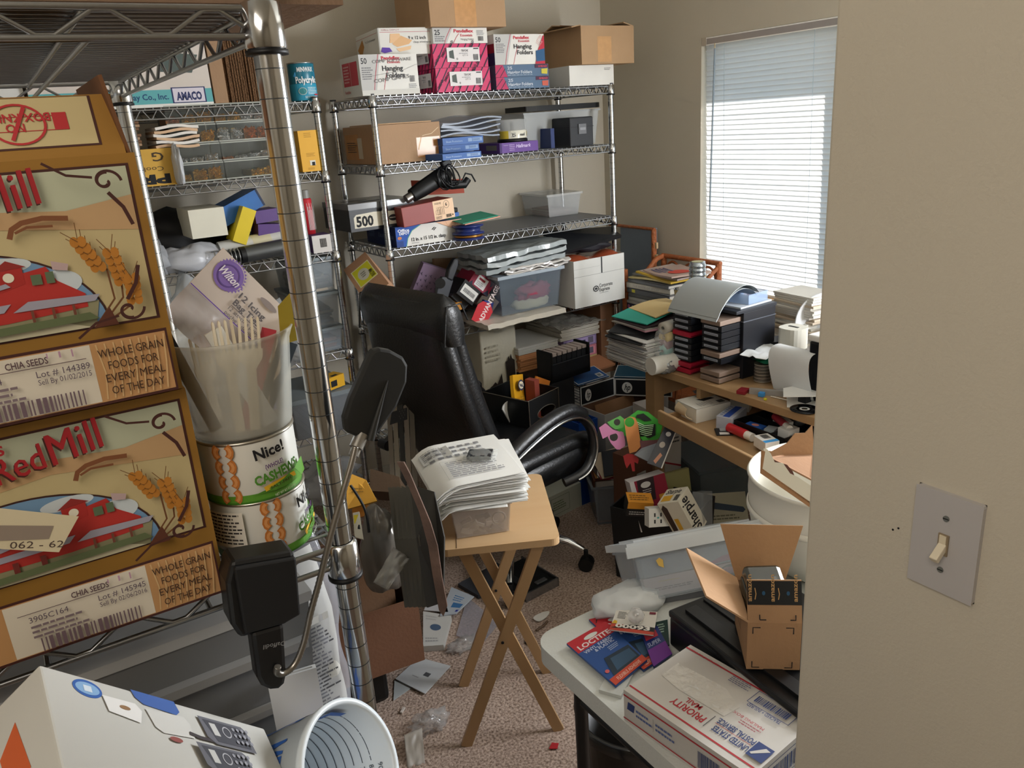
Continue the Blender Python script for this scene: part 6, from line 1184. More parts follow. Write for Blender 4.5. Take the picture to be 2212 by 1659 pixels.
def curl(name, label, cat, P, w, d, h, m, rz=0, layers=1, th=.0015, k2=1.0):
    b = MB()
    for q in range(layers): b.grid(lambda u, v: (w*u+.004*q, d*v-.006*q, h*math.sin(math.pi*min(1, u*.62+.0))*k2-.010*q), 18, 4, m, thick=th)
    return tag(b.build(name, mw=fr(P, rz)), label, cat)
TT = DZ+th_+.013
b = MB()
for q in range(2): b.grid(lambda u, v: (-.055+.215*v+.004*q, .255-.24*u-.004*q, .050*math.sin(math.pi*min(1, v*1.05))**.7-.045*(1-v)**2*1.3+.012*q), 12, 20, M(0x9DA3A5, .55, var=.02), thick=.003)
o = b.build('foam_sheet', mw=fr((2.06, 1.885, TT+.030))); tag(o, 'arched light grey sheets draped over the drawer tower top', 'sheets')
o = MB().box(0, 0, 0, .17, .12, .006, M(0xB9C0C8, .4)).build('file_folder', mw=fr((2.11, 1.885, TT), 3)); tag(o, 'pale folder lying on the right side of the drawer tower', 'folder')
cc_ = openbox('clear_case', 'clear blue-tinted plastic case on top of the drawer tower', 'case', fr((2.155, 1.89, TT+.007), 5), .11, .09, .035, clear(0xA8C0E0, .4), t=.002)
o = MB().box(0, 0, 0, .12, .10, .05, M(0x1A1E2A, .5)).build('dark_case', mw=fr((2.13, 2.0, TT+.002))); tag(o, 'dark case under the arch of the grey sheets', 'case')
# books in rattan shelf
RA = M(0xA9623A, .5, bump=.8, bs=60, var=.18, vs=50); RX0, RX1, RY0, RY1 = 2.50, 2.755, 2.60, 2.965
ra = empty('rattan_shelf', fr((RX0, RY0, 0)), 'orange-brown rattan stand with ring fretwork rail in the corner by the window', 'shelf')
w, d = RX1-RX0, RY1-RY0
for x, y, h in ((0, 0, .72), (0, d, .955), (w, 0, .985), (w, d, .985)): MB().cyl((x, y, 0), (x, y, h), .015, RA, n=12).build('post', ra)
for z in (.985, .82): MB().cyl((w, -.012, z), (w, d+.012, z), .012, RA, n=10).build('rail', ra)
for k in range(3): MB().tube([(w, .065+.118*k+.048*math.cos(t*.35), .90+.062*math.sin(t*.35)) for t in range(18)], .006, RA, n=8, closed=True).build('ring', ra)
MB().tube([(w, d, .985), (w*.8, d, .975), (w*.45, d, .90), (w*.2, d, .855), (0, d, .845)], .013, RA, n=10).build('side_arm', ra)
MB().tube([(w*.6, -.0, .70), (w*.55, -.0, .84), (w*.75, -.0, .93), (w, 0, .97)], .010, RA, n=8).build('side_arm', ra)
MB().tube([(w*.4+.05*math.cos(t*.4), d, .80+.05*math.sin(t*.4)) for t in range(16)], .005, RA, n=6, closed=True).build('ring', ra)
zb1 = Xp(1363, 668, 2.47).z
for z in (zb1-.004, .38): MB().box(-.005, -.005, z-.018, w, d+.005, z, RA).build('shelf_board', ra)
bk_ = [(.034, 0x24263A, 'thick dark navy book with white spine lettering, bottom of the corner pile', [('T', .12, .30, .40, 'THE BOOK OF CONTROL', 0xB0B0B8, 0, .62, .02), ('e', .05, .5, .03, .32, 0x9A5A80)]), (.012, 0xA8A49C, 'thin pale grey book just above the navy one', []), (.014, 0xB8B8B4, 'white paperback above the thin grey book', []), (.022, 0x8A8C8C, 'grey book with yellow-green spine patch', [('r', .60, .1, .95, .9, 0xB4B83C)]),
       (.024, 0x5A5C60, 'dark grey book with small yellow spine sticker', [('r', .12, .2, .2, .8, 0xC8C040)]), (.026, 0xC6C2B8, 'thick white book with faint grey spine letters', [('T', .15, .3, .35, 'THE BOOK OF SPICES', 0x9A9A9C, 0, .6)]), (.014, 0x6E7074, 'thin dark grey magazine high in the corner pile', [])]
zz = zb1
for k, (t_, c, l, A) in enumerate(bk_):
    rn = random.Random(k+3); X = fre((2.465+rn.uniform(-.015, .02), 2.905, zz), 0, 0, -90+rn.uniform(-4, 3)); w_ = .30+rn.uniform(-.02, .02)
    b = MB().box(0, .0, 0, w_, .22, t_*.1, M(c, .5)).box(0, 0, t_*.9, w_, .22, t_, M(c, .5)).box(0, 0, 0, w_, .004, t_, M(c, .5)).box(.003, .004, t_*.1, w_-.003, .217, t_*.9, M(0xCAC6BC, .8))
    b.face('F', (0, 0, 0, w_, .22, t_), A); tag(b.build('book', mw=X), l, 'book', 'books in the rattan stand'); zz += t_+.0005
mg = [(0xD8C890, 'cream magazine at the back left on the book pile'), (0x77787A, 'grey bent magazine sloping on the book pile'), (0xC9A83C, 'magazine with a yellow edge on the book pile'), (0xB8A8A0, 'pale magazine under the topmost one'), (0xB0988C, 'topmost magazine with a red and white cover on the book pile')]
for k, (c, l) in enumerate(mg):
    b = MB().grid(lambda u, v: (.27*u, .20*v, .012*math.sin(u*2.6+k)*.7+.004*v), 10, 4, M(c, .5, var=.2, vs=12), thick=.008); b.art(lambda u, v, o: Vector((u, v, .012*math.sin(u/.27*2.6+k)*.7+.02*v+.001+o)), .27, .2, [('e', .6, .5, .2, .25, 0xC84A3C), ('n', .1, .1, .5, .5, 4, 0x3A4A7A)] if k == 4 else [], e=.001)
    tag(b.build('magazine', mw=fre((2.475+.010*k, 2.91-.015*k, zz+.010*k+.006), 0, 0, -88-4*k+(k % 2)*7)), l, 'magazine', 'magazines on the book pile')
cn = MB(); P = Xp(1505, 632, 2.42)
zc0 = .74; prof = []
for k in range(9): prof += [(.032, .018*k), (.034, .018*k+.003), (.034, .018*k+.010), (.031, .018*k+.013)]
cn.lathe([(0, 0)]+prof+[(.031, .165), (0, .163)], M(0xA9B2B8, .2, .85), 28).lathe([(0, .166), (.024, .166)], M(0xB8B488, .5), 20); tag(cn.build('tin_stack', mw=fr(Zp(1506, 652, .924))), 'stack of round silver tins beside the rattan post', 'tins')
tag(MB().box(0, 0, 0, .16, .17, .18, M(0x14161B, .5)).build('black_box', mw=fr((2.20, 2.17, DZ+.0005), 0)), 'black block behind the drawer tower holding the steel cup', 'box')
P = Xp(1473, 662, 2.24); tag(MB().lathe([(0, 0), (.024, 0), (.034, .072), (.036, .074), (.033, .073), (.023, .003), (0, .003)], M(0x9A9A98, .18, 1), 28).build('steel_cup', mw=fr(Zp(1474, 662, DZ+.181))), 'small shiny steel cup left of the grey arched sheets', 'cup')
# corner board
gb = MB(); q = [Xp(1343, 487, 2.745), Xp(1408, 497, 2.745)]
gb.box(0, q[1].y, .02, .012, q[0].y+.04, q[0].z, M(0x7C8896, .6)); o = gb.build('grey_board', mw=fre((2.74, 0, 0), 0, 1.5, 0)); tag(o, 'blue-grey board leaning upright in the room corner', 'board')
rf_ = empty('rattan_screen', fr((2.735, 3.02, 0)), 'rattan frame edge standing behind the blue-grey board', 'frame')
MB().cyl((0, -.005, 0), (0, -.005, q[0].z-.0), .014, RA, n=10).build('post', rf_); MB().cyl((0, -.01, q[0].z), (0, .34, q[0].z), .008, RA, n=8).build('rail', rf_)
for k in range(5): MB().box(-.006, -.03, .78+.06*k, .006, -.012, .81+.06*k, M(0xC9B08A, .6)).build('fret_block', rf_)
# paper stack on the desk left end
pz = DZ+.001; XPp = fr((2.005, 2.250, pz), -4)
o = pack(MB(), -.08, -.085, .13, .16, 0, .118, 34, M(0xC2C2C0, .7), .007, 5, 2.0, m2=M(0xA9A9AA, .7)).build('paper_stack', mw=XPp); tag(o, 'tall stack of white paper overhanging the left desk corner', 'papers')
fz = .119
for k, (c, x0, r_, l) in enumerate(((0x1E2124, -.10, 6, 'black card sheet directly on the tall paper stack'), (0x2A2C30, -.02, 28, 'second black card sheet turned over the first'), (0x9A7480, -.06, -3, 'dull pink folder above the black cards'), (0x8E8A84, -.055, 3, 'grey folder above the dull pink one'), (0x2E2228, -.05, 0, 'dark maroon folder below the teal sheet'), (0x3AA898, -.03, 6, 'bright teal sheet near the top of the pile'), (0xD0B884, .02, -6, 'cream envelope with string on top of the pile'))):
    b = MB().grid(lambda u, v: (.18*u, .20*v, .008*math.sin(u*3+k)-.02*(1-u)**2*(1 if k < 2 else .4)), 8, 4, M(c, .6), thick=.004); tag(b.build('folder', mw=XPp @ fre((x0+.01, -.07+.010*k, fz+.007+.011*k), 0, 0, r_)), l, 'folder', 'folders on the paper stack')
rb_ = Zp(1447, 790, .76); 
for k, (c, l, z, dx) in enumerate(((0xA8A49A, 'uppermost pale roll in the bag of ribbons', .135, 0), (0xC2A42E, 'yellow ribbon roll in the clear bag', .100, .004), (0x6A3440, 'maroon ribbon roll in the clear bag', .068, 0), (0x6FA8A4, 'pale teal ribbon roll, lowest in the clear bag', .045, -.004))):
    X = fre((2.02+dx, 2.155, DZ+z+.028), 0, 90, 8); e = empty('ribbon_roll', X, l, 'ribbon', 'ribbon rolls'); MB().lathe([(.008, -.03), (.023, -.03), (.023, .03), (.008, .03), (.008, -.03)], M(c, .5), 24).build('ribbon', e)
blob('plastic_bag', 'clear plastic bag holding rolls of ribbon beside the paper stack', 'bag', Vector((2.01, 2.16, DZ+.02)), .11, .08, .17, M(0xC0C4C8, .15, alpha=.3, var=0, spec=1), .15, 3, 31)
o = MB().cyl((0, 0, .034), (.11, .03, .034), .033, M(0xC9C8C2, .6), n=28).build('paper_roll', mw=fr((1.915, 2.135, DZ), -20)); tag(o, 'white paper roll end in front of the paper stack', 'roll')
o = blob('silver_bag', 'shiny silver grey bag right of the white roll', 'bag', Vector((1.985, 2.125, DZ)), .08, .06, .07, M(0x8E9194, .25, .5), .2, 4, 33)
# ---- right part of the desk
def onD(x, y, z=DZ): return Zp(x, y, z)
o = pack(MB(), 0, 0, .15, .20, 0, .235, 26, M(0xD5D3CC, .7), .010, 15, 5, m2=M(0xC6B8A4, .7)).build('paper_stack', mw=fr((2.46, 1.86, DZ+.001), -8)); tag(o, 'messy tall stack of white papers under the window', 'papers')
o = pack(MB(), 0, 0, .20, .14, 0, .15, 14, M(0xCFCCC4, .7), .012, 18, 7).build('paper_stack', mw=fr((2.50, 1.66, DZ+.001), 12)); tag(o, 'lower loose white paper pile at the window sill', 'papers')
wc_ = Zp(1712, 750, DZ+.10); o = MB().prism([(.045*math.copysign(abs(math.cos(t))**.7, math.cos(t)), .045*math.copysign(abs(math.sin(t))**.7, math.sin(t))) for t in [q*.35 for q in range(18)]], .075, M(0xC9C7BC, .5)).box(-.004, -.02, .075, .006, .02, .0765, BLK).build('tape_dispenser_box', mw=fr(wc_)); tag(o, 'cream rounded box with a slot standing on a dark canister', 'box')
o = MB().cyl((0, 0, 0), (0, 0, .098), .045, M(0x1A1C20, .5), n=24).build('canister', mw=fr((wc_.x, wc_.y, DZ+.001))); tag(o, 'dark round canister under the cream slotted box', 'canister')
o = MB().lathe([(0, 0), (.09, .004), (.115, .014), (.12, .012), (.11, .0), (0, -.006)], M(0xC6C9CB, .4), 40).build('white_lid', mw=fre(Zp(1765, 775, DZ+.01)+Vector((.06, .02, .12)), 0, -80, 60)); tag(o, 'large round white lid standing behind the black printer', 'lid')  # the large white lid, stood on edge
pr = empty('printer', fr(Zp(1741, 862, DZ+.001)+Vector((0, -.0, 0)), -2), 'black printer with white top at the right end of the desk', 'printer')
MB().box(0, -.30, 0, .26, 0, .20, M(0x101216, .3)).build('printer_body', pr, bevel=.008); MB().box(-.004, -.305, .20, .265, .005, .222, M(0xD2D2D0, .4)).build('top_cover', pr, bevel=.006)
o = MB().grid(lambda u, v: (.10*v-.02, -.16*u+.02*math.sin(v*3), .14*math.sin(v*1.9)*.9), 6, 14, M(0xCDD0D2, .5), thick=.002).build('curled_paper', mw=fre(Zp(1722, 848, DZ)+Vector((-.03, .06, .02)), 0, -30, 0)); tag(o, 'white paper curling in front of the black printer', 'paper')
for k, (c, l) in enumerate(((0x16181C, 'lowest black ink box by the tower'), (0x1C1E22, 'middle black ink box with magenta end'), (0x202226, 'top black ink box with yellow label'))):
    b = MB().box(0, 0, 0, .10, .08, .018, M(c, .4)).face('F', (0, 0, 0, .10, .08, .018), [('r', .7, .1, 1, .9, (0x2A6AB0, 0xB83A7A, 0xC0B050)[k])]); tag(b.build('ink_box', mw=fr(Zp(1640, 776, DZ+.05)+Vector((.004*k, 0, -.05+.052+.020*k)), -20-6*k)), l, 'box', 'ink boxes')
o = MB().box(0, 0, 0, .12, .10, .05, M(0x17191E, .5)).build('black_tray', mw=fr(Zp(1640, 776, DZ+.05)+Vector((-.005, 0, -.049)), -20)); tag(o, 'low black tray carrying the ink boxes', 'tray')
sp = Zp(1648, 828, DZ); o = MB()
for k in range(11): o.cyl((0, 0, .002+.006*k), (0, 0, .0062+.006*k), .030+.001*(k % 2), M((0xB0ACA4, 0x7C7A76)[k % 2], .25, .6), n=28)
o = o.build('disc_stack', mw=fr(sp+Vector((.02, .02, 0)))); tag(o, 'small stack of silver discs in front of the tower', 'discs')
o = MB().grid(lambda u, v: ((.065)*v*math.cos(6.283*u), .065*v*math.sin(6.283*u), .006*math.sin(u*18.8)*v-.004*v), 30, 4, M(0x1E6A4A, .35), thick=.002).build('green_lid', mw=fre(sp+Vector((.035, .0, .084)), -6, 6, 0)); tag(o, 'green plastic lid on the small disc stack', 'lid')  # the green lid over the silver discs
o = MB().grid(lambda u, v: (.16*u-.08, .10*v-.05, .012*noise.noise(Vector((u*5, v*5, 1)))+.006*math.sin(u*9)), 16, 8, M(0xD0D3D4, .4), thick=.002).build('crumpled_sheet', mw=fr(sp+Vector((.04, .03, .102)), 10)); tag(o, 'crumpled white plastic sheet on the green lid', 'sheet')
o = MB().cyl((0, 0, .026), (.05, -.11, .026), .026, CB(0xA8805C), n=24).build('kraft_roll', mw=fr(Zp(1668, 838, DZ)+Vector((.04, .03, 0)), 0)); tag(o, 'brown kraft roll lying right of the silver discs', 'roll')
o = MB().box(0, 0, 0, .012, .11, .02, M(0x8E8A86, .5)).build('grey_strip', mw=fre(Zp(1665, 850, DZ)+Vector((.0, -.05, 0)), 0, 0, 30)); tag(o, 'brown-grey strip in front of the kraft roll', 'strip')
small('red_scrap', 'dark red scrap at the desk front edge', 'scrap', (1605, 848), DZ+.001, (.045, .03, .012), 0x7A1420, 20); small('bottle_cap', 'light blue bottle cap on the desk edge', 'cap', (1645, 856), DZ+.001, (.018, .018, .014), 0x3A86C4, 15); small('yellow_scrap', 'tiny yellow piece beside the light blue cap', 'scrap', (1653, 864), DZ+.001, (.009, .009, .006), 0xC9C020, 15)
o = MB().cyl((0, 0, .003), (.01, -.06, .003), .002, M(0xD5D0C4, .5), n=8).build('paper_stick', mw=fr(Zp(1665, 858, DZ))); tag(o, 'thin white stick lying on the desk edge', 'stick')
o = MB().box(0, 0, 0, .10, .11, .001, PAPER).build('paper_sheet', mw=fr(Zp(1700, 880, DZ+.001), -50)); tag(o, 'white paper sleeve under the dark disc at the desk edge', 'paper')
e = empty('disc', fre(Zp(1738, 884, DZ+.004), 0, 0, 0), 'dark shiny disc lying on a white sleeve at the desk edge', 'disc'); MB().lathe([(.008, 0), (.045, 0), (.045, .0015), (.008, .0015), (.008, 0)], M(0x1C1E22, .15, .7), 32).build('disc_body', e); MB().lathe([(.009, .0018), (.016, .0018)], M(0xB9B9B6, .3), 20).build('hub', e)
o = MB().prism([(0, 0), (.08, -.07), (.17, -.10), (.17, .03), (.06, .05)], .004, M(0xD8D8D6, .4)).build('white_plate', mw=fre(Zp(1692, 858, DZ+.035), 0, 0, 0)); tag(o, 'white flat plate propped above the dark disc', 'plate'); small('plate_support', 'small dark block under the white plate', 'block', (1738, 868), DZ+.001, (.03, .03, .032), 0x16181C)
# ================================================================ WHITE FOLDING TABLE
def quad(name, label, cat, P, th, m, art=None, group=None, bevel=0, side_m=None):
    """slab on four world points, order: left-bottom, right-bottom, right-top, left-top as printed"""
    P = [Vector(p) for p in P]; n = (P[1]-P[0]).cross(P[3]-P[0]).normalized(); b = MB()
    V = P+[p-n*th for p in P]; b.add(V, [(0, 1, 2, 3)], m); b.add(V, [(7, 6, 5, 4), (0, 4, 5, 1), (1, 5, 6, 2), (2, 6, 7, 3), (3, 7, 4, 0)], side_m or m)
    if art:
        W_ = (P[1]-P[0]).length; H_ = (P[3]-P[0]).length
        b.art(lambda u, v, o: (P[0].lerp(P[1], u/W_)).lerp(P[3].lerp(P[2], u/W_), v/H_)+n*o, W_, H_, art, e=.0003)
    return tag(b.build(name, bevel=bevel), label, cat, group)
FTX, FTY0, FTY1 = .672, .572, 1.105
ft = empty('folding_table', fr((FTX, FTY0, 0)), 'white plastic folding table with rounded corner and black legs', 'table')
P = []
for cx_, cy_, a0 in ((1.0-.045, .045, -90), (1.0-.045, FTY1-FTY0-.045, 0), (.05, FTY1-FTY0-.05, 90), (.045, .045, 180)):
    for k in range(8): t = R(a0+90*k/7); P.append((cx_+.045*math.cos(t), cy_+.045*math.sin(t)))
MB().prism(P, .038, M(0xC9CCC8, .5, bump=.15, bs=220, var=.02), z0=.702, smooth=False).build('tabletop', ft, bevel=.008)
lp = Zp(1228, 1659, 0)
for x, y in ((.075, FTY1-FTY0-.06), (.075, .06), (.93, FTY1-FTY0-.06), (.93, .06)): MB().cyl((x, y, 0), (x, y, .702), .0135, M(0x17181A, .4), n=16).cyl((x-.0145, y-.006, .30), (x-.0125, y-.006, .30), .004, CHROME, n=8).build('leg', ft)
MB().cyl((.075, .06, .60), (.075, FTY1-FTY0-.06, .60), .010, M(0x17181A, .4), n=12).build('cross_bar', ft)
# trash bin under it
tb_ = empty('trash_bin', fr((1.02, 1.20, 0)), 'black round waste bin with a liner rim under the white folding table', 'bin')
MB().lathe([(0, 0), (.115, 0), (.145, .33), (.148, .335), (.144, .336), (.112, .006), (0, .006)], M(0x0E0F10, .35), 40).build('bin_body', tb_)
MB().lathe([(.147, .31), (.150, .34), (.142, .343), (.138, .30)], M(0x1A1B1D, .2, spec=.8), 40).build('liner_rim', tb_)
# printer / black machine on the table
a_, b_, c_ = Zp(1446, 1318, .815), Zp(1722, 1535, .815), Zp(1512, 1268, .815)
d = (b_-a_).normalized(); dg = math.degrees(math.atan2(d.y, d.x)); sc_ = empty('scanner', fr((a_.x, a_.y, .741), dg), 'flat black machine with a moulded latch plate on the folding table', 'scanner')
Ls, Ws = (b_-a_).length+.02, .24
SB = M(0x0F1012, .38, spec=.5)
MB().box(0, 0, 0, Ls, Ws, .060, SB).box(-.002, -.002, .060, Ls, Ws, .074, M(0x151618, .3)).build('scanner_body', sc_, bevel=.004)
MB().box(.02, .02, .074, Ls-.02, .045, .080, SB).box(.05, .10, .074, .12, .17, .0765, M(0x26282B, .3)).box(.055, .105, .0765, .115, .165, .0775, M(0x1B1C1F, .25)).box(.01, .07, .074, Ls*.9, .075, .078, SB).build('latch_plate', sc_, bevel=.001)
MB().cyl((.135, .10, .074), (.135, .10, .082), .006, CHROME2, n=10).build('button', sc_)
# amazon style carton on the machine
A0, A1 = Zp(1612, 1445, .820), Zp(1728, 1450, .820); ag = math.degrees(math.atan2((A1-A0).y, (A1-A0).x)); aw = (A1-A0).length; ah = hgt(A0, 1608, 1345)
AB = CB(0xA57B50)
am = empty('shipping_carton', fr(A0, ag+2), 'open brown shipping carton with black printed tape on the black machine', 'box')
ad = .125; t = .003; b = MB()
b.box(0, 0, 0, aw, t, ah, AB).box(0, ad-t, 0, aw, ad, ah, CB(0x8A623E)).box(0, t, 0, t, ad-t, ah, AB).box(aw-t, t, 0, aw, ad-t, ah, AB).box(t, t, 0, aw-t, ad-t, t, AB)
K = INK; A = []
for u, v, su, sv in ((.10, .90, 1, -1), (.85, .90, -1, -1), (.10, .05, 1, 1), (.85, .05, -1, 1)): A.append(('l', [(u+.14*su, v), (u, v), (u, v+.13*sv)], .0018, K))
b.face('F', (0, 0, 0, aw, ad, ah), A); b.face('L', (0, 0, 0, aw, ad, ah), [('l', [(.3, .45), (.3, .85)], .0015, K), ('l', [(.5, .45), (.5, .85), (.3, .85)], .0015, K), ('l', [(.25, .4), (.55, .4)], .0015, K)]); b.build('box_body', am)
fl = ah*.78; f = MB().box(0, 0, 0, aw, t, fl, AB)
f.face('F', (0, 0, 0, aw, t, fl), [('r', 0, .42, 1, .98, 0x101114), ('T', .08, .50, .10, 'amazon', 0xB08A5A, 90, .52, .02), ('T', .50, .50, .10, 'amazon', 0xB08A5A, 90, .52, .02), ('T', .92, .50, .10, 'amazon', 0xB08A5A, 90, .52, .02), ('l', [(.14, .55), (.16, .68), (.14, .82)], .0014, 0xB08A5A), ('l', [(.57, .55), (.59, .68), (.57, .82)], .0014, 0xB08A5A), ('e', .30, .70, .03, .05, 0x1E4A6A), ('e', .75, .70, .03, .05, 0x1E4A6A), ('l', [(.22, .08), (.22, .20)], .0018, K), ('l', [(.22, .08), (.34, .08)], .0018, K), ('l', [(.78, .08), (.88, .08), (.88, .20)], .0018, K)]); f.build('flap', am, fre((0, 0, ah), -16, 0, 0))
Bm = am.matrix_world.inverted()
def inpart(name, parent, Bi, P, th, m):
    P = [Bi @ Vector(p) for p in P]; n = (P[1]-P[0]).cross(P[3]-P[0]).normalized(); V = P+[p-n*th for p in P]
    return MB().add(V, [(0, 1, 2, 3), (7, 6, 5, 4), (0, 4, 5, 1), (1, 5, 6, 2), (2, 6, 7, 3), (3, 7, 4, 0)], m).build(name, parent)
TL = am.matrix_world @ Vector((0, 0, ah)); TLb = am.matrix_world @ Vector((0, ad, ah)); tz = ray(1612, 1345); 
def Dt(x, y, ref): P = Vector(ref)-Vector((0, 0, CH)); return Dp(x, y, P.dot(_f))
inpart('flap', am, Bm, [TL, Dt(1524, 1290, TL)+Vector((0, 0, .0)), Dt(1481, 1186, TLb), TLb], .003, CB(0xB78C60))
inpart('flap', am, Bm, [TLb, am.matrix_world @ Vector((aw, ad, ah)), Dt(1735, 1136, am.matrix_world @ Vector((aw, ad, ah))), Dt(1556, 1132, TLb)], .003, CB(0x9E7448))
for k, (x, z, l) in enumerate(((.012, .05, 'clear plastic clamshell packs in the open brown carton'), (.02, .085, 'upper glossy clamshell pack in the open brown carton'))):
    o = MB().box(0, 0, 0, aw-.02, ad*.7, .035, M(0x20241F, .12, alpha=.85, spec=1, var=.3)).build('clamshell_pack', mw=am.matrix_world @ fre((x*.5, .02, ah-.05+z*.5), 12, 0, 4), bevel=.008); tag(o, l, 'packet', 'clamshell packs')
# priority box
U = [Zp(1347, 1490, .800), Zp(1590, 1655, .800), Zp(1716, 1562, .800), Zp(1482, 1388, .800)]
ctr = (U[0]+U[2])/2; xx = (U[1]-U[0]); yl = (U[3]-U[0]).length; L1 = xx.length*1.12; dg = math.degrees(math.atan2(xx.y, xx.x)); XU = fr((U[0].x, U[0].y, .7405), dg); WU = M(0xC2BFBA, .5, var=.03)
b = MB().box(0, 0, 0, L1, yl, .060, WU); RD2, BL3 = 0xA82A34, 0x2F3F70
b.face('T', (0, 0, 0, L1, yl, .06), [('r', 0, .075, 1, .095, RD2), ('r', 0, .925, 1, .945, RD2), ('p', [(.08, .42), (.07, .68), (.45, .72), (.62, .60), (.60, .40), (.25, .38)], M(0xCFCCC6, .12, bump=.6, bs=40, var=.1, spec=1)),
   ('T', .42, .17, .085, 'PRIORITY', RD2, 180, .0001) if 0 else ('r', .02, .02, .03, .021, WU)])
def tr(u, v): return (1-u, 1-v)
b2 = []
b2 += [('T', .545, .135, .075, 'PRIORITY', RD2, 180, .28, .01), ('T', .50, .245, .065, 'MAIL', RD2, 180, .12, .01)]
for it in (('T', .54, .27, .085, 'PRIORITY', RD2, 180, .26, .02), ('T', .46, .36, .065, 'MAIL', RD2, 180, .12, .01), ('T', .865, .25, .07, 'UNITED STATES', BL3, 180, .25, .02), ('T', .865, .355, .07, 'POSTAL SERVICE.', BL3, 180, .27, .02), ('r', .565, .16, .57, .34, 0x55555A), ('l', [(.60, .27), (.86, .27)], .0008, RD2),
           ('p', [(.875, .16), (.875, .36), (.985, .36), (.985, .16)], BL3), ('p', [(.885, .20), (.94, .33), (.975, .32), (.90, .19)], 0xC2C0BC), ('T', .84, .52, .035, 'MAILING BOX', RD2, 180, .22), ('f', .62, .70, .92, .90, .001, BL3), ('b', .65, .745, .89, .84, BL3), ('T', .88, .695, .045, 'TRACKED + INSURED', BL3, 180, .24, .01),
           ('T', .30, .93, .03, 'VISIT US AT USPS.COM', RD2, 180, .27), ('n', .42, .80, .58, .90, 4, 0x6A6A80), ('n', .7, .40, .85, .46, 2, 0x9A5A60)): b2.append(it)
b2 = b2[2:]; b.face('T', (0, 0, 0, L1, yl, .06), b2, e=.0006)
b.face('F', (0, 0, 0, L1, yl, .06), [('r', 0, .82, 1, .87, RD2), ('p', [(.03, .45), (.09, .45), (.10, .70), (.04, .70)], BL3), ('n', .11, .35, .25, .65, 2, 0x5A6A9A), ('r', .26, .3, .262, .7, 0x5A5A5A), ('n', .28, .35, .45, .65, 2, 0x5A6A9A), ('r', 0, .1, 1, .14, RD2), ('b', .62, .2, .78, .7, BL3)])
b.face('R', (0, 0, 0, L1, yl, .06), [('f', .12, .15, .75, .85, .001, BL3), ('b', .16, .25, .7, .72, BL3)])
tag(b.build('mailing_box', mw=XU, bevel=.003), 'white mailing box with red stripes and postal print on the folding table', 'box')
# blister packs
def zq(pts, z0, z1=None): return [Zp(x, y, z0) for x, y in pts]
LOC = [('r', 0, 0, 1, .74, 0x264A86), ('r', 0, .74, 1, 1, 0xB0242E), ('e', .5, .90, .17, .04, 0xC9CCC8), ('T', .08, .765, .085, 'LOCTITE', 0xD8C8CA, 0, .82, .03), ('T', .10, .665, .055, 'VINYL, FABRIC', 0xC2CCE0, 0, .72, .01), ('T', .30, .60, .055, '& PLASTIC', 0xC2CCE0, 0, .50, .01), ('n', .55, .48, .85, .57, 3, 0x9AAAC8), ('p', [(.15, .12), (.30, .44), (.95, .40), (.95, .12)], 0x22303E), ('p', [(.30, .16), (.40, .38), (.9, .34), (.9, .16)], 0x34506A), ('e', .12, .24, .05, .03, 0xC05A5A), ('r', 0, 0, 1, .12, 0xB8442E), ('T', .15, .03, .055, 'FLEXIBLE ADHESIVE', 0xE0C0B0, 0, .7)]
quad('glue_packet', 'front blister card of blue and red glue reading LOCTITE at the table edge', 'packet', zq([(1330, 1482), (1398, 1426), (1308, 1342), (1224, 1390)], .752), .004, M(0x264A86, .3), LOC, 'glue cards')
quad('glue_packet', 'second LOCTITE glue card partly under the bulb card', 'packet', zq([(1390, 1448), (1444, 1412), (1368, 1318), (1272, 1338)], .746), .004, M(0x24407A, .3), [i for i in LOC if not (i[0] == 'T' and 'VINYL' in i[4])], 'glue cards')
quad('glue_packet', 'dark blue and purple glue card right of the LOCTITE cards', 'packet', zq([(1412, 1440), (1452, 1412), (1420, 1352), (1384, 1366)], .756), .004, M(0x22306A, .3), [('r', 0, 0, 1, .45, 0x6A2E86), ('r', .1, .7, .8, .9, 0xB03040), ('T', .1, .5, .12, 'SUPER', 0xB0B8D0, 0, .7)])
quad('green_packet', 'dark green card packet against the black machine', 'packet', zq([(1420, 1398), (1446, 1392), (1442, 1338), (1412, 1345)], .750), .004, M(0x14302A, .3), [('n', .2, .5, .8, .9, 4, 0x9AB0A0)])
bc = [Zp(1316, 1360, .768), Zp(1412, 1372, .768), Zp(1420, 1322, .768), Zp(1332, 1316, .768)]
quad('bulb_packet', 'small bulb blister card with black, white and red border reading 00093', 'packet', bc, .002, M(0xC8C4BC, .4), [('r', 0, 0, 1, .30, 0xB0402E), ('p', [(0, .10), (.3, .30), (.6, .34), (1, .30), (1, .12), (.5, .14)], 0x1A1A1C), ('T', .10, .15, .16, '00093', 0xD8D4CC, 0, .80, .04), ('n', .08, .55, .3, .9, 5, 0x6A6A6A), ('r', .82, .86, .97, .96, 0x6A2030), ('p', [(.0, .30), (.05, .46), (.12, .42), (.12, .30)], 0xC9A02A)])
bp_ = Zp(1374, 1340, .772); e = empty('light_bulb', fr(bp_), 'tiny clear bulb in the dome of the 00093 card', 'bulb'); MB().lathe([(0, .0), (.014, .002), (.016, .012), (.010, .022), (0, .025)], clear(0xDCDCDC, .4, .05), 24).build('dome', e); MB().lathe([(0, .012), (.006, .012), (.006, .016), (0, .016)], M(0xC9C9C6, .2, .8), 16).build('cap', e)
MB_ = MB().tube([Zp(x, y, .744) for x, y in ((1288, 1348), (1290, 1325), (1300, 1313), (1316, 1316), (1322, 1330))], .0028, M(0x1C1D20, .4), n=8); tag(MB_.build('cable_loop'), 'dark cable loop behind the LOCTITE cards', 'cable')
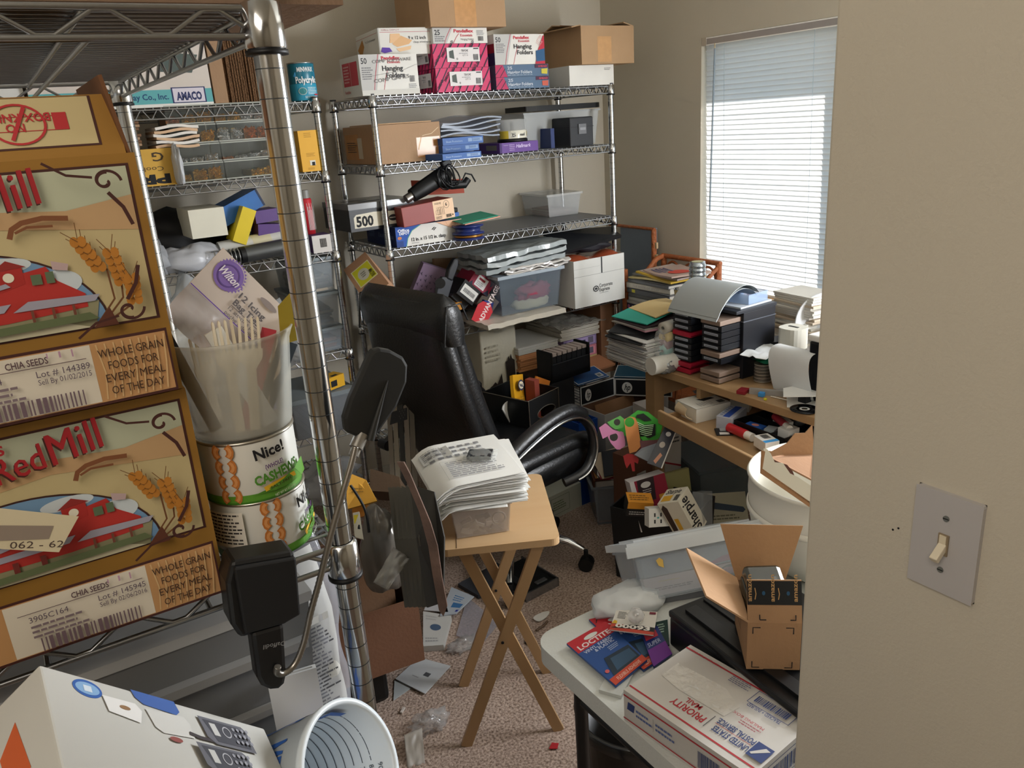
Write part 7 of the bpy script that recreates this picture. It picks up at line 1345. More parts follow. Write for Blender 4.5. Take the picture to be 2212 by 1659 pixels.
o = MB().box(-.03, -.02, 0, .03, .02, .006, M(0xB9BBB6, .5)).build('white_tag', mw=fr(Zp(1352, 1490, .7405)+Vector((-.005, .02, 0)), 30)); tag(o, 'small white block under the front glue card corner', 'block')
# bag, clear box with craft packs
def tarp(name, label, cat, pts, m, amp=.008, seed=0, n=14, th=.0008, puff=.0):
    P = [Vector(p) for p in pts]; nn = (P[1]-P[0]).cross(P[3]-P[0]).normalized()
    def f(u, v):
        p = P[0].lerp(P[1], u).lerp(P[3].lerp(P[2], u), v); return p+nn*(amp*(noise.noise(Vector((u*4+seed, v*4, seed)))+.5*noise.noise(Vector((u*11+seed, v*11, seed)))) + puff*math.sin(math.pi*u)*math.sin(math.pi*v))
    b = MB().grid(f, n, n, m); return tag(b.build(name, solid=th), label, cat)
blob('plastic_bag', 'smooth white plastic bag slumped left of the clear craft box', 'bag', Zp(1362, 1312, .741), .16, .09, .055, M(0xC6CACC, .35, bump=.6, bs=14), .11, 2.2, 3, rz=-10)
C0 = Zp(1390, 1302, .765); cg = -22; cw = .27; chh = .100; cdp = .16
XCB = fr(C0, cg) @ Matrix.Rotation(R(-2), 4, 'Y') @ Matrix.Rotation(R(-30), 4, 'X')
cbx = openbox('storage_box', 'clear storage box of craft packs with a small yellow sticker, by the brown carton', 'bin', XCB, cw, cdp, chh, clear(0xC2CCD4, .34), t=.003, taper=.006, rim=.004)
MB().box(-.014, -.014, chh+.001, cw+.014, cdp+.014, chh+.016, clear(0xD8DEE2, .62, .15)).box(-.018, -.018, chh-.012, cw+.018, -.012, chh+.010, clear(0xD8DEE2, .6, .15)).box(.01, .02, chh+.016, cw-.01, cdp-.02, chh+.020, clear(0xD8DEE2, .5, .15)).build('lid', cbx)
MB().prism([(0, -.4), (.9, -.9), (1, .5), (.4, 1), (-.3, .6)], .0006, M(0xD8B45C, .6), X=fre((.045, -.002, chh*.68), 90, 0, 0) @ Matrix.Scale(.011, 4)).build('sticker', cbx)
o = MB().box(.012, .012, .006, cw-.012, .05, chh*.42, M(0xC2B4BA, .5)).face('F', (.012, .012, .006, cw-.012, .05, chh*.42), [('n', .08, .25, .45, .45, 2, 0x4A4A4E), ('e', .75, .55, .11, .38, 0x3A4654), ('e', .72, .6, .06, .2, 0xA06A8A), ('l', [(.55, .3), (.60, .5), (.66, .45), (.70, .7)], .002, 0x7A2A6A), ('l', [(.12, .75), (.3, .72)], .001, 0xC0B040)]).build('craft_packet', mw=XCB); tag(o, 'pale printed craft packet at the bottom of the clear box', 'packet')
o = MB().box(.015, .012, chh*.44, cw-.015, .07, chh*.80, M(0x8494AA, .4, var=.15)).face('F', (.015, .012, chh*.44, cw-.015, .07, chh*.80), [('p', [(.5, 0), (.7, .4), (1, .5), (1, .2)], 0xA05A8A)]).build('blue_packet', mw=XCB); tag(o, 'blue-grey packet above the printed one in the clear box', 'packet')
b = MB(); rn = random.Random(6)
for k in range(7): b.box(.02, .072+.003*k, .01, cw-.02, .0735+.003*k, chh*(.8+.1*rn.random()), M((0xB9BEC4, 0x4A5664, 0xC9C7BE)[k % 3], .4), fre((0, 0, 0), 0, 0, 0))
o = b.build('craft_sheets', mw=XCB); tag(o, 'upright craft sheets in the back of the clear box', 'sheets')
# support under the box: tall carton behind the table
o = MB().box(0, 0, 0, .20, .10, .022, M(0x6A6C70, .6)).build('grey_pad', mw=fr(C0+Vector((.03, .01, -.0235)), cg)); tag(o, 'grey pad hidden under the clear craft box', 'pad')
# white rounded bin and torn carton
wbx = Vector((1.315, .925, 0))
wh = empty('white_bin', fr((wbx.x, wbx.y, .742)), 'large white rounded plastic bin cut off by the near wall', 'bin')
b = MB().lathe([(0, 0), (.080, 0), (.115, .015), (.145, .055), (.158, .11), (.163, .17), (.161, .205), (.166, .209), (.162, .215), (.155, .205), (.155, .11), (.110, .025), (0, .008)], M(0xD9D7CE, .35, var=0), 64); b.build('bin_body', wh)
MB().lathe([(.161, .13), (.165, .133), (.165, .141), (.162, .145)], M(0xDDDBD2, .35), 64).build('rib', wh)
def D3(x, y, t): return Dp(x, y, t)
tcn = empty('torn_carton', fr(D3(1650, 985, 1.62)), 'torn open brown and white carton tray resting on the white bin', 'box'); Bi = tcn.matrix_world.inverted()
def poly3(name, parent, Bi, pts, th, m, art=None):
    P = [Bi @ Vector(p) for p in pts]; n = len(P); nn = (P[1]-P[0]).cross(P[-1]-P[0]).normalized(); V = P+[p+nn*th for p in P]
    return MB().add(V, [tuple(range(n)), tuple(range(2*n-1, n-1, -1)), *[((k+1) % n, k, n+k, n+(k+1) % n) for k in range(n)]], m).build(name, parent)
# outer white front face with ragged top, brown back wall, brown right wall
fw = [(1645, 1017), (1755, 1092), (1755, 1052), (1722, 1030), (1705, 1022), (1690, 1000), (1672, 998), (1664, 980), (1656, 970), (1648, 968)]
poly3('front_panel', tcn, Bi, [D3(x, y, 1.47) for x, y in fw], .004, M(0xC0BCAE, .7))
poly3('front_edge', tcn, Bi, [D3(x, y, 1.469) for x, y in ((1642, 1022), (1755, 1100), (1755, 1088), (1646, 1012), (1652, 975), (1644, 972))], .003, CB(0x94683E))
poly3('curved_patch', tcn, Bi, [D3(x, y, 1.468) for x, y in ((1668, 992), (1676, 1008), (1694, 1025), (1718, 1033), (1712, 1018), (1700, 1004), (1682, 998))], .001, M(0x4E2A20, .7))
bw_ = [(1654, 972), (1668, 975), (1700, 958), (1718, 936), (1740, 935), (1755, 918), (1760, 1000), (1700, 1004), (1672, 998)]
poly3('back_panel', tcn, Bi, [D3(x, y, 1.60) for x, y in bw_], .004, CB(0xA87C52))
poly3('inner_floor', tcn, Bi, [D3(1660, 990, 1.50), D3(1755, 1040, 1.49), D3(1760, 985, 1.60), D3(1690, 985, 1.60)], .003, CB(0x966C48))
P0, P1 = Bi @ D3(1745, 1062, 1.4665), Bi @ D3(1712, 1036, 1.4665); q = P1-P0; up_ = (Bi.to_3x3() @ UX); up_ = (up_-q.normalized()*up_.dot(q.normalized())).normalized()
MB().art(lambda u, v, o: P0+q.normalized()*u-up_*v, q.length, .02, [('T', 0, -.3, .5, 'OVATS', 0x3A2A24, 0, .95), ('T', 0, .5, .5, 'PRODUCE', 0x3A2A24, 0, .95)]).build('printing', tcn)
# ================================================================ UNDER AND BESIDE THE DESK
def fq(pts, z): return [Zp(x, y, z) for x, y in pts]
# big clear bin of papers
X = fr(Zp(1284, 1140, 0), math.degrees(math.atan2((Zp(1400, 1128, 0)-Zp(1284, 1140, 0)).y, (Zp(1400, 1128, 0)-Zp(1284, 1140, 0)).x)))
e = openbox('file_bin', 'clear plastic bin packed with old folders right of the chair', 'bin', X @ Matrix.Translation((0, 0, .001)), .26, .20, .185, clear(0x8A929A, .55), t=.003, taper=.02, rim=.008)
b = MB(); rn = random.Random(8)
for k in range(14): b.box(.02+rn.uniform(0, .02), .022+.011*k, .01, .235+rn.uniform(-.015, .015), .027+.011*k, .175+rn.uniform(.0, .02), M((0x8A5A3A, 0xC0BCB4, 0x2E3A34, 0x1C2024, 0xA8A49C, 0x9A6A44)[k % 6], .6), fre((0, 0, 0), rn.uniform(-4, 4), 0, 0))
tag(b.build('hanging_files', mw=X), 'row of old folders and papers in the clear file bin', 'files')
for k in range(7):
    a_ = rn.uniform(-14, 14); o = MB().grid(lambda u, v: (.22*u, .19*v, .010*math.sin(u*4+k)+.03*v), 8, 4, M((0x6A4030, 0xA8743E, 0xC9C6BE, 0x3A2E2A, 0x8E2A3A, 0xB9A890, 0x222428)[k], .6), thick=.002).build('loose_folder', mw=X @ fre((.01+.006*k, .03-.008*k, .205+.007*k), 0, 0, a_))
    tag(o, ['brown folder lowest of those lying on the clear file bin', 'tan folder lying on the brown one over the file bin', 'white sheet sticking out over the file bin', 'dark brown folder lying on the file bin', 'dark red cover on the file bin pile', 'beige envelope near the top of the file bin pile', 'black cover topping the file bin pile'][k], 'folder', 'folders on the file bin')
# white flat box behind tray
w0, w1 = Zp(1193, 1124, 0), Zp(1240, 1100, 0); tag(MB().box(-.02, 0, 0, .20, .28, .115, M(0xB9BBAE, .6)).face('F', (-.02, 0, 0, .20, .28, .115), [('f', .08, .15, .6, .85, .0015, 0x5A6A4A), ('n', .14, .3, .5, .7, 4, 0x6A7A5A)]).face('T', (-.02, 0, 0, .20, .28, .115), [('e', .35, .45, .28, .08, 0xC08A4C), ('n', .6, .6, .9, .9, 2, 0x2A2A2E)]).build('white_carton', mw=fr(w0, math.degrees(math.atan2((w1-w0).y, (w1-w0).x)))), 'flat white carton on the carpet between tray table and clear file bin', 'box')
# black bin with retail boxes
bz = .10; Kq = [Zp(1334, 1212, .02), Zp(1562, 1215, .02)]
q0, q1 = Zp(1318, 1094, .30), Zp(1467, 1132, .30); XK2 = fr((q0.x, q0.y, .002), math.degrees(math.atan2((q1-q0).y, (q1-q0).x)))
kb2 = openbox('black_bin', 'open black storage cube with retail packages in front of the desk', 'bin', XK2, .30, .26, .298, M(0x0D0E10, .55), t=.005, taper=.012)
tag(MB().box(.02, .02, .008, .28, .24, .20, M(0x1A1814, .8)).build('filler_box', mw=XK2), 'dark box at the bottom of the black storage cube', 'box')
def inK(name, label, cat, px, dpt, w, d, h, col, rz=0, rx=0, ry=0, F=None, T=None, L_=None, m=None, R_=None):
    b = MB().box(0, 0, 0, w, d, h, m or M(col, .45)); dm = (0, 0, 0, w, d, h)
    if F: b.face('F', dm, F)
    if T: b.face('T', dm, T)
    if L_: b.face('L', dm, L_)
    if R_: b.face('R', dm, R_)
    return tag(b.build(name, mw=fre(Dp(*px, dpt), rx, ry, rz), bevel=.001), label, cat)
inK('surge_packet', 'red and white retail package with a white outlet adapter', 'packet', (1385, 1150), 2.90, .135, .06, .19, 0xD2CED0, -20, -12, -8, F=[('r', .0, .0, 1, 1, 0x8C1C34), ('p', [(.0, .0), (0, 1), (.12, 1), (.2, 0)], 0xD2CED0), ('p', [(.15, .55), (.2, 1), (.68, 1), (.62, .55)], 0x2A1A20), ('e', .42, .88, .14, .06, 0xC9C6C6), ('n', .3, .68, .58, .80, 3, 0xB0A8AA), ('r', .72, .42, .95, .62, 0xC08A2A)])
inK('outlet_adapter', 'white six-outlet adapter standing before the red package', 'adapter', (1402, 1140), 2.72, .075, .04, .065, 0xD5D6D2, -20, -14, 6, F=[('r', .25, .55, .32, .75, INK), ('r', .55, .55, .62, .75, INK), ('r', .25, .2, .32, .4, INK), ('r', .55, .2, .62, .4, INK), ('e', .44, .5, .05, .05, 0x3A9A9A)])
inK('marker_box', 'white and yellow box of black markers in the black cube', 'box', (1462, 1165), 2.74, .085, .085, .15, 0xD0CCBC, -72, 14, -22, F=[('p', [(.08, .1), (.06, .85), (.22, .95), (.34, .85), (.30, .1)], 0x3A2A22), ('p', [(.38, .1), (.38, .55), (.58, .55), (.56, .1)], 0xD0A032), ('r', 0, 0, .02, 1, 0x9A968A)], R_=[('T', .62, .06, .34, 'Sharpie', 0x1C1C20, 90, 1.5, .02, .2)], T=[('T', .1, .62, .3, 'Sharpie', 0x1C1C20, 0, .7, .02, .2), ('r', .1, .12, .55, .5, 0xD0A032), ('b', .68, .1, .9, .5, INK)])
inK('battery_packet', 'small black and yellow packet at the left of the black cube', 'packet', (1352, 1115), 2.80, .09, .06, .06, 0x1A1A1C, -30, 10, 8, F=[('r', 0, .55, 1, 1, 0xC8882A), ('n', .1, .1, .9, .4, 2, 0xB0B0B0)], T=[('r', 0, 0, 1, 1, 0xC8882A), ('n', .1, .2, .9, .8, 3, 0x6A4A1A)])
inK('clear_clamshell', 'clear clamshell behind the marker box', 'packet', (1520, 1140), 2.72, .08, .04, .12, 0x6A6E72, 20, -10, 20, m=clear(0x9AA0A4, .4))
inK('yellow_bag', 'olive yellow plastic bag behind the red package', 'packet', (1425, 1100), 3.05, .15, .02, .13, 0x9A9660, -10, -12, 0, m=M(0x9A9660, .3, alpha=.8))
# tall white mailing carton with red line
T0_, T1_ = Zp(1432, 1085, 0), Zp(1486, 1092, 0)
tb2 = MB().box(0, 0, 0, .085, .25, .42, M(0xBDB9B3, .6)).face('F', (0, 0, 0, .085, .25, .42), [('p', [(0, .50), (0, .52), (1, .44), (1, .42)], 0x9A2430), ('n', .35, .70, .9, .78, 2, 0x3A3A3E)]).build('tall_mailer', mw=fr(Zp(1437, 1095, .0)+Vector((0, 0, .001)), -8)); tag(tb2, 'tall white mailing carton with a red line under the desk front', 'box')
e = openbox('under_desk_bin', 'grey clear bin with lid under the keyboard tray', 'bin', fr(Zp(1512, 1092, .05)+Vector((0, 0, -.049)), -18), .33, .30, .20, clear(0x6E7A7E, .5), t=.003, taper=.015, rim=.006)
MB().box(-.012, -.012, .20, .342, .312, .214, M(0x566064, .35, alpha=.85, var=0)).build('lid', e)
o = MB().box(0, 0, 0, .18, .03, .12, M(0x9A9884, .5)).face('F', (0, 0, 0, .18, .03, .12), [('p', [(.05, .55), (.12, .72), (.9, .50), (.95, .40), (.88, .32), (.1, .50)], 0x2A3A4A), ('n', .1, .1, .8, .3, 2, 0x5A5A4A)]).build('crayon_box', mw=fre(Zp(1516, 1108, .14)+Vector((-.02, -.06, -.02)), -28, 8, -16)); tag(o, 'grey-green flat box printed with a big dark crayon', 'box')
# cartons under foam hangers
hb = empty('brown_carton', fr((1.885, 2.20, .001), 6), 'brown carton piled with coloured foam door hangers', 'box')
MB().box(0, 0, 0, .10, .12, .38, CB(0x6A4430)).build('box_body', hb); MB().box(.01, -.003, .20, .06, 0, .32, M(0xA9A6A0, .6)).box(.02, -.0035, .23, .05, -.003, .30, M(0x3A5A8A, .6)).build('label', hb)
GF, PF, OF, BF = M(0x3C9A34, .7), M(0xC27CA4, .7), M(0xC07E46, .7), M(0x131614, .7)
def foam(name, label, pts, hole, m, t0, dt=0, th=.002, group='foam door hangers'):
    """flat foam cut-out through points (x, y, depth) with a round hole"""
    P = [Dp(x, y, t0) for x, y in pts]; c = Dp(*hole[:2], t0); n = 28; rad = hole[2]
    per = []; N = len(P)
    for k in range(n):
        a = 2*math.pi*k/n; dx, dy = math.cos(a), math.sin(a)
        best = None
        for i in range(N):
            x1, y1 = pts[i]; x2, y2 = pts[(i+1) % N]; ex, ey = x2-x1, y2-y1; den = dx*ey-dy*ex
            if abs(den) < 1e-9: continue
            t = ((x1-hole[0])*ey-(y1-hole[1])*ex)/den; s_ = ((x1-hole[0])*dy-(y1-hole[1])*dx)/den
            if t > 0 and -.001 <= s_ <= 1.001 and (best is None or t < best): best = t
        per.append((hole[0]+dx*(best or rad+4), hole[1]+dy*(best or rad+4)))
    V = [Dp(hole[0]+rad*math.cos(2*math.pi*k/n), hole[1]+rad*math.sin(2*math.pi*k/n), t0) for k in range(n)]+[Dp(*p, t0) for p in per]
    back = [v+_f*th for v in V]; b = MB(); b.add(V, [(k, (k+1) % n, n+(k+1) % n, n+k) for k in range(n)], m); b.add(back, [(n+k, n+(k+1) % n, (k+1) % n, k) for k in range(n)], m)
    b.add(V+back, [(k, 2*n+k, 2*n+(k+1) % n, (k+1) % n) for k in range(n)]+[(n+k, n+(k+1) % n, 3*n+(k+1) % n, 3*n+k) for k in range(n)], m)
    return tag(b.build(name), label, 'foam sheet', group)
poly = lambda name, label, pts, m, t0, th=.002, cat='foam sheet', group=None: tag(poly3(name, None, Matrix.Identity(4), [Dp(x, y, t0) for x, y in pts], th, m), label, cat, group)
poly('foam_sheet', 'green foam sheet with black cut outlines on the brown carton', [(1330, 935), (1345, 910), (1378, 886), (1400, 890), (1432, 915), (1425, 945), (1408, 958), (1375, 945), (1340, 940)], GF, 2.970)
poly('foam_cutout', 'black cut pattern over the green foam sheet', [(1376, 896), (1390, 893), (1402, 902), (1408, 908), (1392, 910), (1382, 904), (1374, 902)], BF, 2.965)
poly('foam_cutout', 'black foam area with pale green strands on the right of the pile', [(1378, 918), (1416, 916), (1416, 940), (1404, 946), (1384, 942), (1376, 930)], BF, 2.963)
b = MB()
for k in range(6): b.tube([Dp(1376+k*1.5, 912+k*5, 2.958), Dp(1392+k, 920+k*4.2, 2.958), Dp(1412-k*.8, 918+k*4, 2.958)], .0022, M(0xA9CCA0, .6), n=5)
tag(b.build('foam_strands'), 'pale green foam strands on the black piece', 'foam sheet')
poly('foam_sheet', 'small bright green foam corner at the right of the pile', [(1420, 912), (1432, 914), (1428, 934), (1418, 938)], M(0x35A02E, .7), 2.950); poly('foam_cutout', 'green foam diamond below the orange hanger edge', [(1384, 944), (1394, 942), (1402, 952), (1390, 956)], M(0x45A83A, .7), 2.940)
foam('door_hanger', 'patterned green and black foam hanger behind the orange one', [(1312, 912), (1340, 898), (1352, 908), (1346, 924), (1330, 928), (1318, 920)], (1333, 912, 7), M(0x5AA04E, .7), 2.945)
poly('foam_sheet', 'pink foam piece hanging at the left of the pile', [(1294, 924), (1308, 914), (1324, 928), (1344, 934), (1322, 938), (1302, 948)], PF, 2.940)
foam('door_hanger', 'pink foam hanger with cut-out holes', [(1312, 942), (1346, 930), (1352, 962), (1335, 974), (1320, 958)], (1326, 944, 9), PF, 2.935)
foam('door_hanger', 'orange foam door hanger with round hole, hanging in front', [(1348, 906), (1360, 900), (1372, 902), (1378, 915), (1386, 972), (1358, 980)], (1360, 912, 10.5), OF, 2.920)
P = [(1346, 985), (1356, 980), (1372, 982), (1380, 992), (1378, 1002), (1370, 998), (1372, 1018), (1366, 1018), (1362, 1000), (1354, 1012), (1350, 1002)]; poly('red_ribbon', 'crumpled red ribbon below the orange door hanger', P, M(0x9A1C20, .6), 2.910, cat='ribbon')
quad('catalog', 'glossy dark catalogue sliding off the foam pile', 'magazine', [Dp(1398, 1000, 2.830), Dp(1430, 1012, 2.830), Dp(1462, 930, 2.870), Dp(1436, 922, 2.870)], .004, M(0x3A3C44, .25), [('e', .5, .85, .2, .06, 0xC9C9C9), ('e', .4, .55, .2, .08, 0xB0A8A0), ('p', [(.3, .1), (.5, .35), (.7, .3), (.5, .05)], 0xC08A70), ('r', .92, 0, 1, 1, 0xC9C6C0)])
quad('magazine', 'grey bent magazine under the dark catalogue', 'magazine', [Dp(1370, 982, 2.890), Dp(1412, 1002, 2.890), Dp(1424, 955, 2.910), Dp(1386, 968, 2.910)], .004, M(0x7C828A, .4))
quad('paper_sheet', 'maroon paper wedge right of the orange hanger', 'paper', [Dp(1386, 974, 2.910), Dp(1420, 966, 2.910), Dp(1420, 950, 2.920), Dp(1382, 952, 2.920)], .002, M(0x5A3034, .6))
# ================================================================ UNDER THE TRAY TABLE, LEFT FLOOR
cr1, cr0 = Zp(918, 1425, .12), Zp(740, 1490, .12)
cg2 = math.degrees(math.atan2((cr1-cr0).y, (cr1-cr0).x))
hh_ = hgt(cr1, 915, 1290)
bigc = openbox('brown_carton', 'large brown carton between near shelf post and tray table', 'box', fr(cr0, cg2) @ Matrix.Translation((-.06, 0, 0)), (cr1-cr0).length+.06, .30, hh_, CB(0x7C5236), CB(0x5A3C28), art={'F': [('r', .88, .90, .97, .97, INK)]})
o = MB().box(0, 0, 0, .20, .26, .119, M(0x0E0F10, .4)).build('black_case', mw=fr(Zp(848, 1515, 0)+Vector((-.20, .03, 0)), cg2), bevel=.015); tag(o, 'black glossy case on the carpet below the large brown carton', 'case')
c2 = openbox('brown_carton', 'smaller open brown carton stacked in the large one', 'box', fr(cr0+Vector((-.02, .06, hh_*.75)), cg2+4), .24, .22, .16, CB(0x86603F), CB(0x5F4230), flaps=(('L', .08, 60), ('F', .03, -20)))
# metal shelf trays leaning (dark slats)
for k in range(5):
    pts = [(843+11*k, 1060-3*k), (905+0*k, 1063), (958, 1290), (884+10*k, 1312-2*k)]
    pass
for k in range(6):
    t0 = 1.93-.018*k; x = 9.5*k
    P = [Dp(838+x, 1052-1*k, t0+.10), Dp(838+x+52, 1062, t0+.05), Dp(872+x+40, 1160, t0), Dp(886+x+24, 1300, t0), Dp(886+x-12, 1312, t0), Dp(868+x-16, 1165, t0+.02)]
    if k < 5: P[1] = Dp(838+x+12, 1054, t0+.09); P[2] = Dp(868+x+0, 1160, t0); P[3] = Dp(886+x+2, 1308, t0)
    tag(poly3('leaf_panel', None, Matrix.Identity(4), P, .004, M(0x3A3834, .5) if k == 5 else M(0x57544C, .45)), ['outermost left dark panel of the leaning stack', 'second dark panel from the left in the leaning stack', 'third dark panel in the leaning stack', 'fourth dark panel in the leaning stack', 'fifth dark panel in the leaning stack', 'widest dark grey panel, right side of the leaning stack'][k], 'panel', 'dark leaning panels')
q = [(857, 998), (872, 998), (886, 1025), (930, 1130), (945, 1180), (955, 1250), (966, 1310), (958, 1332), (948, 1318), (934, 1240), (925, 1180), (905, 1105), (880, 1045)]
tag(poly3('rusty_tray', None, Matrix.Identity(4), [Dp(x, y, 1.83) for x, y in q], .012, M(0x6A544A, .55, var=.5, vs=14, bump=.3, bs=30)), 'rust-stained brown board leaning against the tray table', 'board')
# curved metallic bag and bubble bag
blob('foil_bag', 'rounded shiny grey bag standing beside the dark leaning panels', 'bag', Dp(835, 1262, 2.05), .10, .10, .27, M(0x6A6660, .22, .25), .10, 1.4, 51)
tarp('plastic_pouch', 'clear crinkled pouch hanging in front of the shiny grey bag', 'bag', [Dp(806, 1258, 1.86), Dp(838, 1275, 1.86), Dp(886, 1205, 1.90), Dp(850, 1182, 1.90)], M(0xA8A6A0, .12, alpha=.55, var=0, spec=1), .010, 9, puff=.01)
quad('padded_envelope', 'golden padded envelope beside the near shelf post', 'envelope', [Dp(748, 1100, 2.0), Dp(814, 1082, 2.0), Dp(790, 1036, 2.04), Dp(750, 1020, 2.04)], .008, M(0xD09A38, .5, var=.1), [('n', .2, .4, .7, .6, 2, 0x8A6420)], 'golden envelopes')
quad('padded_envelope', 'orange padded envelope under the golden one', 'envelope', [Dp(762, 1120, 2.02), Dp(800, 1112, 2.02), Dp(804, 1090, 2.03), Dp(760, 1094, 2.03)], .01, M(0xC8822E, .5, var=.15), None, 'golden envelopes')
quad('switch_box', 'white and yellow small packet below the envelopes', 'packet', [Dp(766, 1160, 1.9), Dp(785, 1165, 1.9), Dp(776, 1105, 1.92), Dp(762, 1108, 1.92)], .01, M(0xBDB9A8, .5), [('r', .1, .55, .8, .9, 0xC8B428), ('r', .3, .35, .8, .52, INK)])
tag(MB().tube(smooth([Dp(x, y, 1.93) for x, y in ((757, 1048), (775, 1075), (788, 1100), (794, 1125), (797, 1150))], 5), .0035, BLK, n=8).build('black_cable'), 'black cable crossing the golden envelope', 'cable')
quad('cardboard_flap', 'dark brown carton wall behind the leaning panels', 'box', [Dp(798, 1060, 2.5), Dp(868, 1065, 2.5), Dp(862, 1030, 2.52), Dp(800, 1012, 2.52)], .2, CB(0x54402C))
quad('orange_piece', 'orange-brown curved piece left of the shiny bag', 'cardboard', [Dp(790, 1180, 1.98), Dp(808, 1212, 1.98), Dp(800, 1150, 2.0), Dp(783, 1125, 2.0)], .004, CB(0x8A6040))
# folded ironing-style slats behind the chair
for k in range(5):
    x = 838+12*k; tag(poly3('wood_slat', None, Matrix.Identity(4), [Dp(x+10, 1120, 2.75), Dp(x+20, 1120, 2.75), Dp(x+8, 880-3*k, 2.8), Dp(x-2, 878, 2.8)], .01, M((0x6A6256, 0x7C7466, 0x23221F, 0x756C60, 0x5E574C)[k], .6)), ['leftmost grey-beige slat standing behind the lamp head', 'second grey-beige slat behind the lamp head', 'black slat among the grey-beige ones', 'fourth grey-beige slat behind the lamp head', 'rightmost grey-beige slat, next to the chair back'][k], 'slat', 'upright slats behind the chair')
quad('webbing_strap', 'black checkered strap across the upright slats', 'strap', [Dp(842, 918, 2.70), Dp(880, 906, 2.70), Dp(880, 880, 2.70), Dp(846, 890, 2.70)], .003, M(0x0E0E10, .6), [('r', .5+.08*i, .2+.2*j, .54+.08*i, .3+.2*j, 0x3A3A3A) for i in range(5) for j in range(4) if (i+j) % 2])
# on the carpet
def flat(name, label, cat, pts, col, z=.004, th=.002, art=None, m=None, group=None):
    return quad(name, label, cat, [Zp(x, y, z+th) for x, y in pts], th, m or M(col, .6), art, group)
flat('plastic_mailer', 'white plastic mailer with a bar code on the carpet', 'mailer', [(854, 1466), (918, 1498), (973, 1438), (905, 1420)], 0xB9BCBE, .006, .003, [('r', .55, .45, .72, .58, 0x4A4C50), ('n', .3, .3, .5, .36, 1, 0x8A8A8A)], group='mailers on the carpet')
flat('plastic_mailer', 'grey-white plastic mailer under the bar code one', 'mailer', [(850, 1512), (893, 1482), (862, 1466), (852, 1470)], 0xA8ADAE, .001, .003, group='mailers on the carpet')
flat('paper_booklet', 'white booklet with blue drawing under the tray table', 'booklet', [(914, 1396), (958, 1393), (975, 1330), (914, 1320)], 0xC2C2BE, .001, .022, [('e', .5, .55, .22, .10, 0x4A5E78), ('n', .1, .1, .8, .25, 2, 0x9A9A9A), ('n', .1, .75, .6, .9, 2, 0xB0B0B0)])
flat('plastic_folder', 'clear plastic document sleeve on the carpet under the tray table', 'sleeve', [(985, 1372), (1040, 1392), (1078, 1345), (1010, 1290)], 0, .003, .003, m=clear(0xB0ACB4, .45))
flat('printed_bag', 'white plastic bag with blue print under the tray table', 'bag', [(950, 1330), (985, 1325), (1024, 1288), (975, 1268)], 0xA9B0B8, .024, .004, [('r', .4, .3, .9, .5, 0x3A6A9A), ('n', .3, .55, .8, .8, 3, 0x4A7AAA), ('r', .8, .1, .95, .2, 0x22308A)])
flat('paper_sheet', 'white printed sheet beside the booklet under the tray table', 'paper', [(916, 1318), (968, 1322), (960, 1290), (925, 1292)], 0xB9B9BC, .026, .002)
blob('plastic_wrap', 'clear crumpled wrap on the carpet behind the tray leg', 'wrap', Zp(1000, 1398, .0), .11, .06, .03, M(0xC9C6C4, .08, alpha=.35, var=0, spec=1), .3, 4, 61)
blob('plastic_wrap', 'clear crumpled wrap on the carpet nearest to the measuring bucket', 'wrap', Zp(930, 1568, .0), .10, .07, .05, M(0xC9C6C4, .08, alpha=.32, var=0, spec=1), .32, 4, 62)
tarp('plastic_sheet', 'translucent sheet standing on the carpet right of the measuring bucket', 'sheet', [Zp(880, 1659, .0), Zp(918, 1650, .0), Zp(914, 1590, .0)+Vector((0, 0, .03)), Zp(876, 1612, .0)+Vector((0, 0, .04))], M(0xBDB7AE, .3, alpha=.6, var=0), .004, 4)
flat('paper_scrap', 'small white square scrap on the carpet by the table leg', 'scrap', [(1247, 1526), (1262, 1525), (1264, 1516), (1246, 1516)], 0xC9C9C2); flat('red_scrap', 'red square scrap on the carpet', 'scrap', [(1186, 1617), (1204, 1617), (1207, 1605), (1192, 1604)], 0x9A1C22)
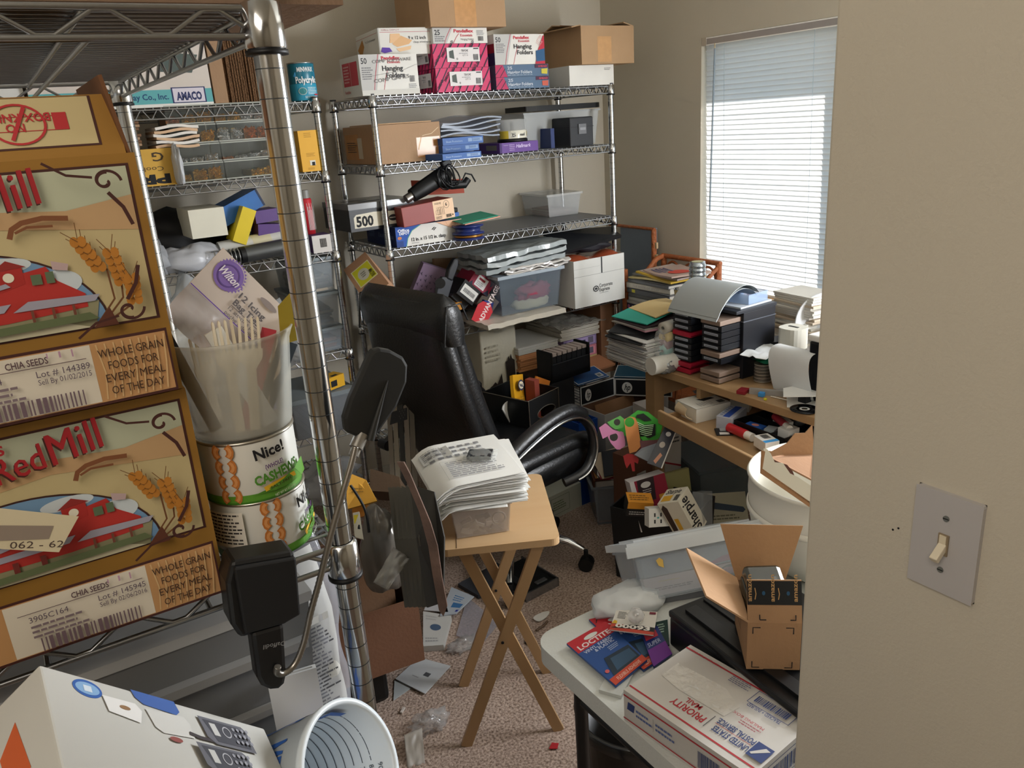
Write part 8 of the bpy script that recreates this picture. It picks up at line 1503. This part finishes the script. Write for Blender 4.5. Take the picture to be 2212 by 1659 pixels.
flat('black_card', 'small black card on the carpet behind the folding table corner', 'card', [(1134, 1389), (1150, 1394), (1152, 1376), (1136, 1374)], 0x141416, .004, .002, [('p', [(.3, .3), (.5, .7), (.6, .3)], 0x9A9A9A)]); 
small('yellow_cube', 'tiny yellow cube on the carpet between the tray legs', 'cube', (1084, 1411), .002, (.010, .010, .010), 0xA8A02A); small('white_clip', 'tiny white clip on the carpet right of the near post', 'clip', (870, 1536), .002, (.024, .008, .006), 0xC0B8B0, 40)
o = MB().prism([(.035*math.cos(t*.4)*(1+.4*math.cos(t*.4)), .018*math.sin(t*.4)) for t in range(16)], .003, M(0xD0CEC8, .4)).build('white_spoon', mw=fr(Zp(1165, 1335, .004), 10)); tag(o, 'white spoon head on the carpet beyond the folding table corner', 'spoon')
o = MB().tube([Zp(1183, 1342, .006), Zp(1174, 1352, .006), Zp(1158, 1362, .006)], .004, M(0x5A4634, .6), n=6).build('brown_twig', mw=Matrix.Identity(4)); tag(o, 'short brown twist beside the white spoon', 'scrap')
# black and chrome framed device
dv = empty('floor_device', fr(Zp(1137, 1302, 0), math.degrees(math.atan2((Zp(1195, 1272, 0)-Zp(1137, 1302, 0)).y, (Zp(1195, 1272, 0)-Zp(1137, 1302, 0)).x))), 'flat black and chrome framed device on the carpet behind the tray table', 'device')
MB().box(0, 0, 0, .16, .006, .035, M(0x8E9094, .25, .9)).box(.154, 0, 0, .16, .22, .035, M(0x8E9094, .25, .9)).build('chrome_frame', dv); MB().box(.0, .006, .0, .154, .22, .024, BLK).box(.02, .02, .024, .05, .2, .034, M(0x1B1C1F, .3)).box(.08, .03, .024, .13, .05, .030, M(0x8E9094, .3, .9)).build('device_body', dv, bevel=.002)
o = MB().box(0, 0, 0, .20, .12, .016, M(0x34363C, .5)).build('grey_tray', mw=fr(Zp(1040, 1300, 0)+Vector((.0, .02, .001)), 10)); tag(o, 'dark grey plastic tray left of the framed device', 'tray')
o = MB().tube(smooth([Zp(x, y, z) for x, y, z in ((1152, 1058, .20), (1166, 1062, .20), (1172, 1075, .18), (1170, 1092, .12))], 4), .006, BLK, n=8).build('black_lever', mw=Matrix.Identity(4)); tag(o, 'bent black lever beside the tray table top', 'lever')
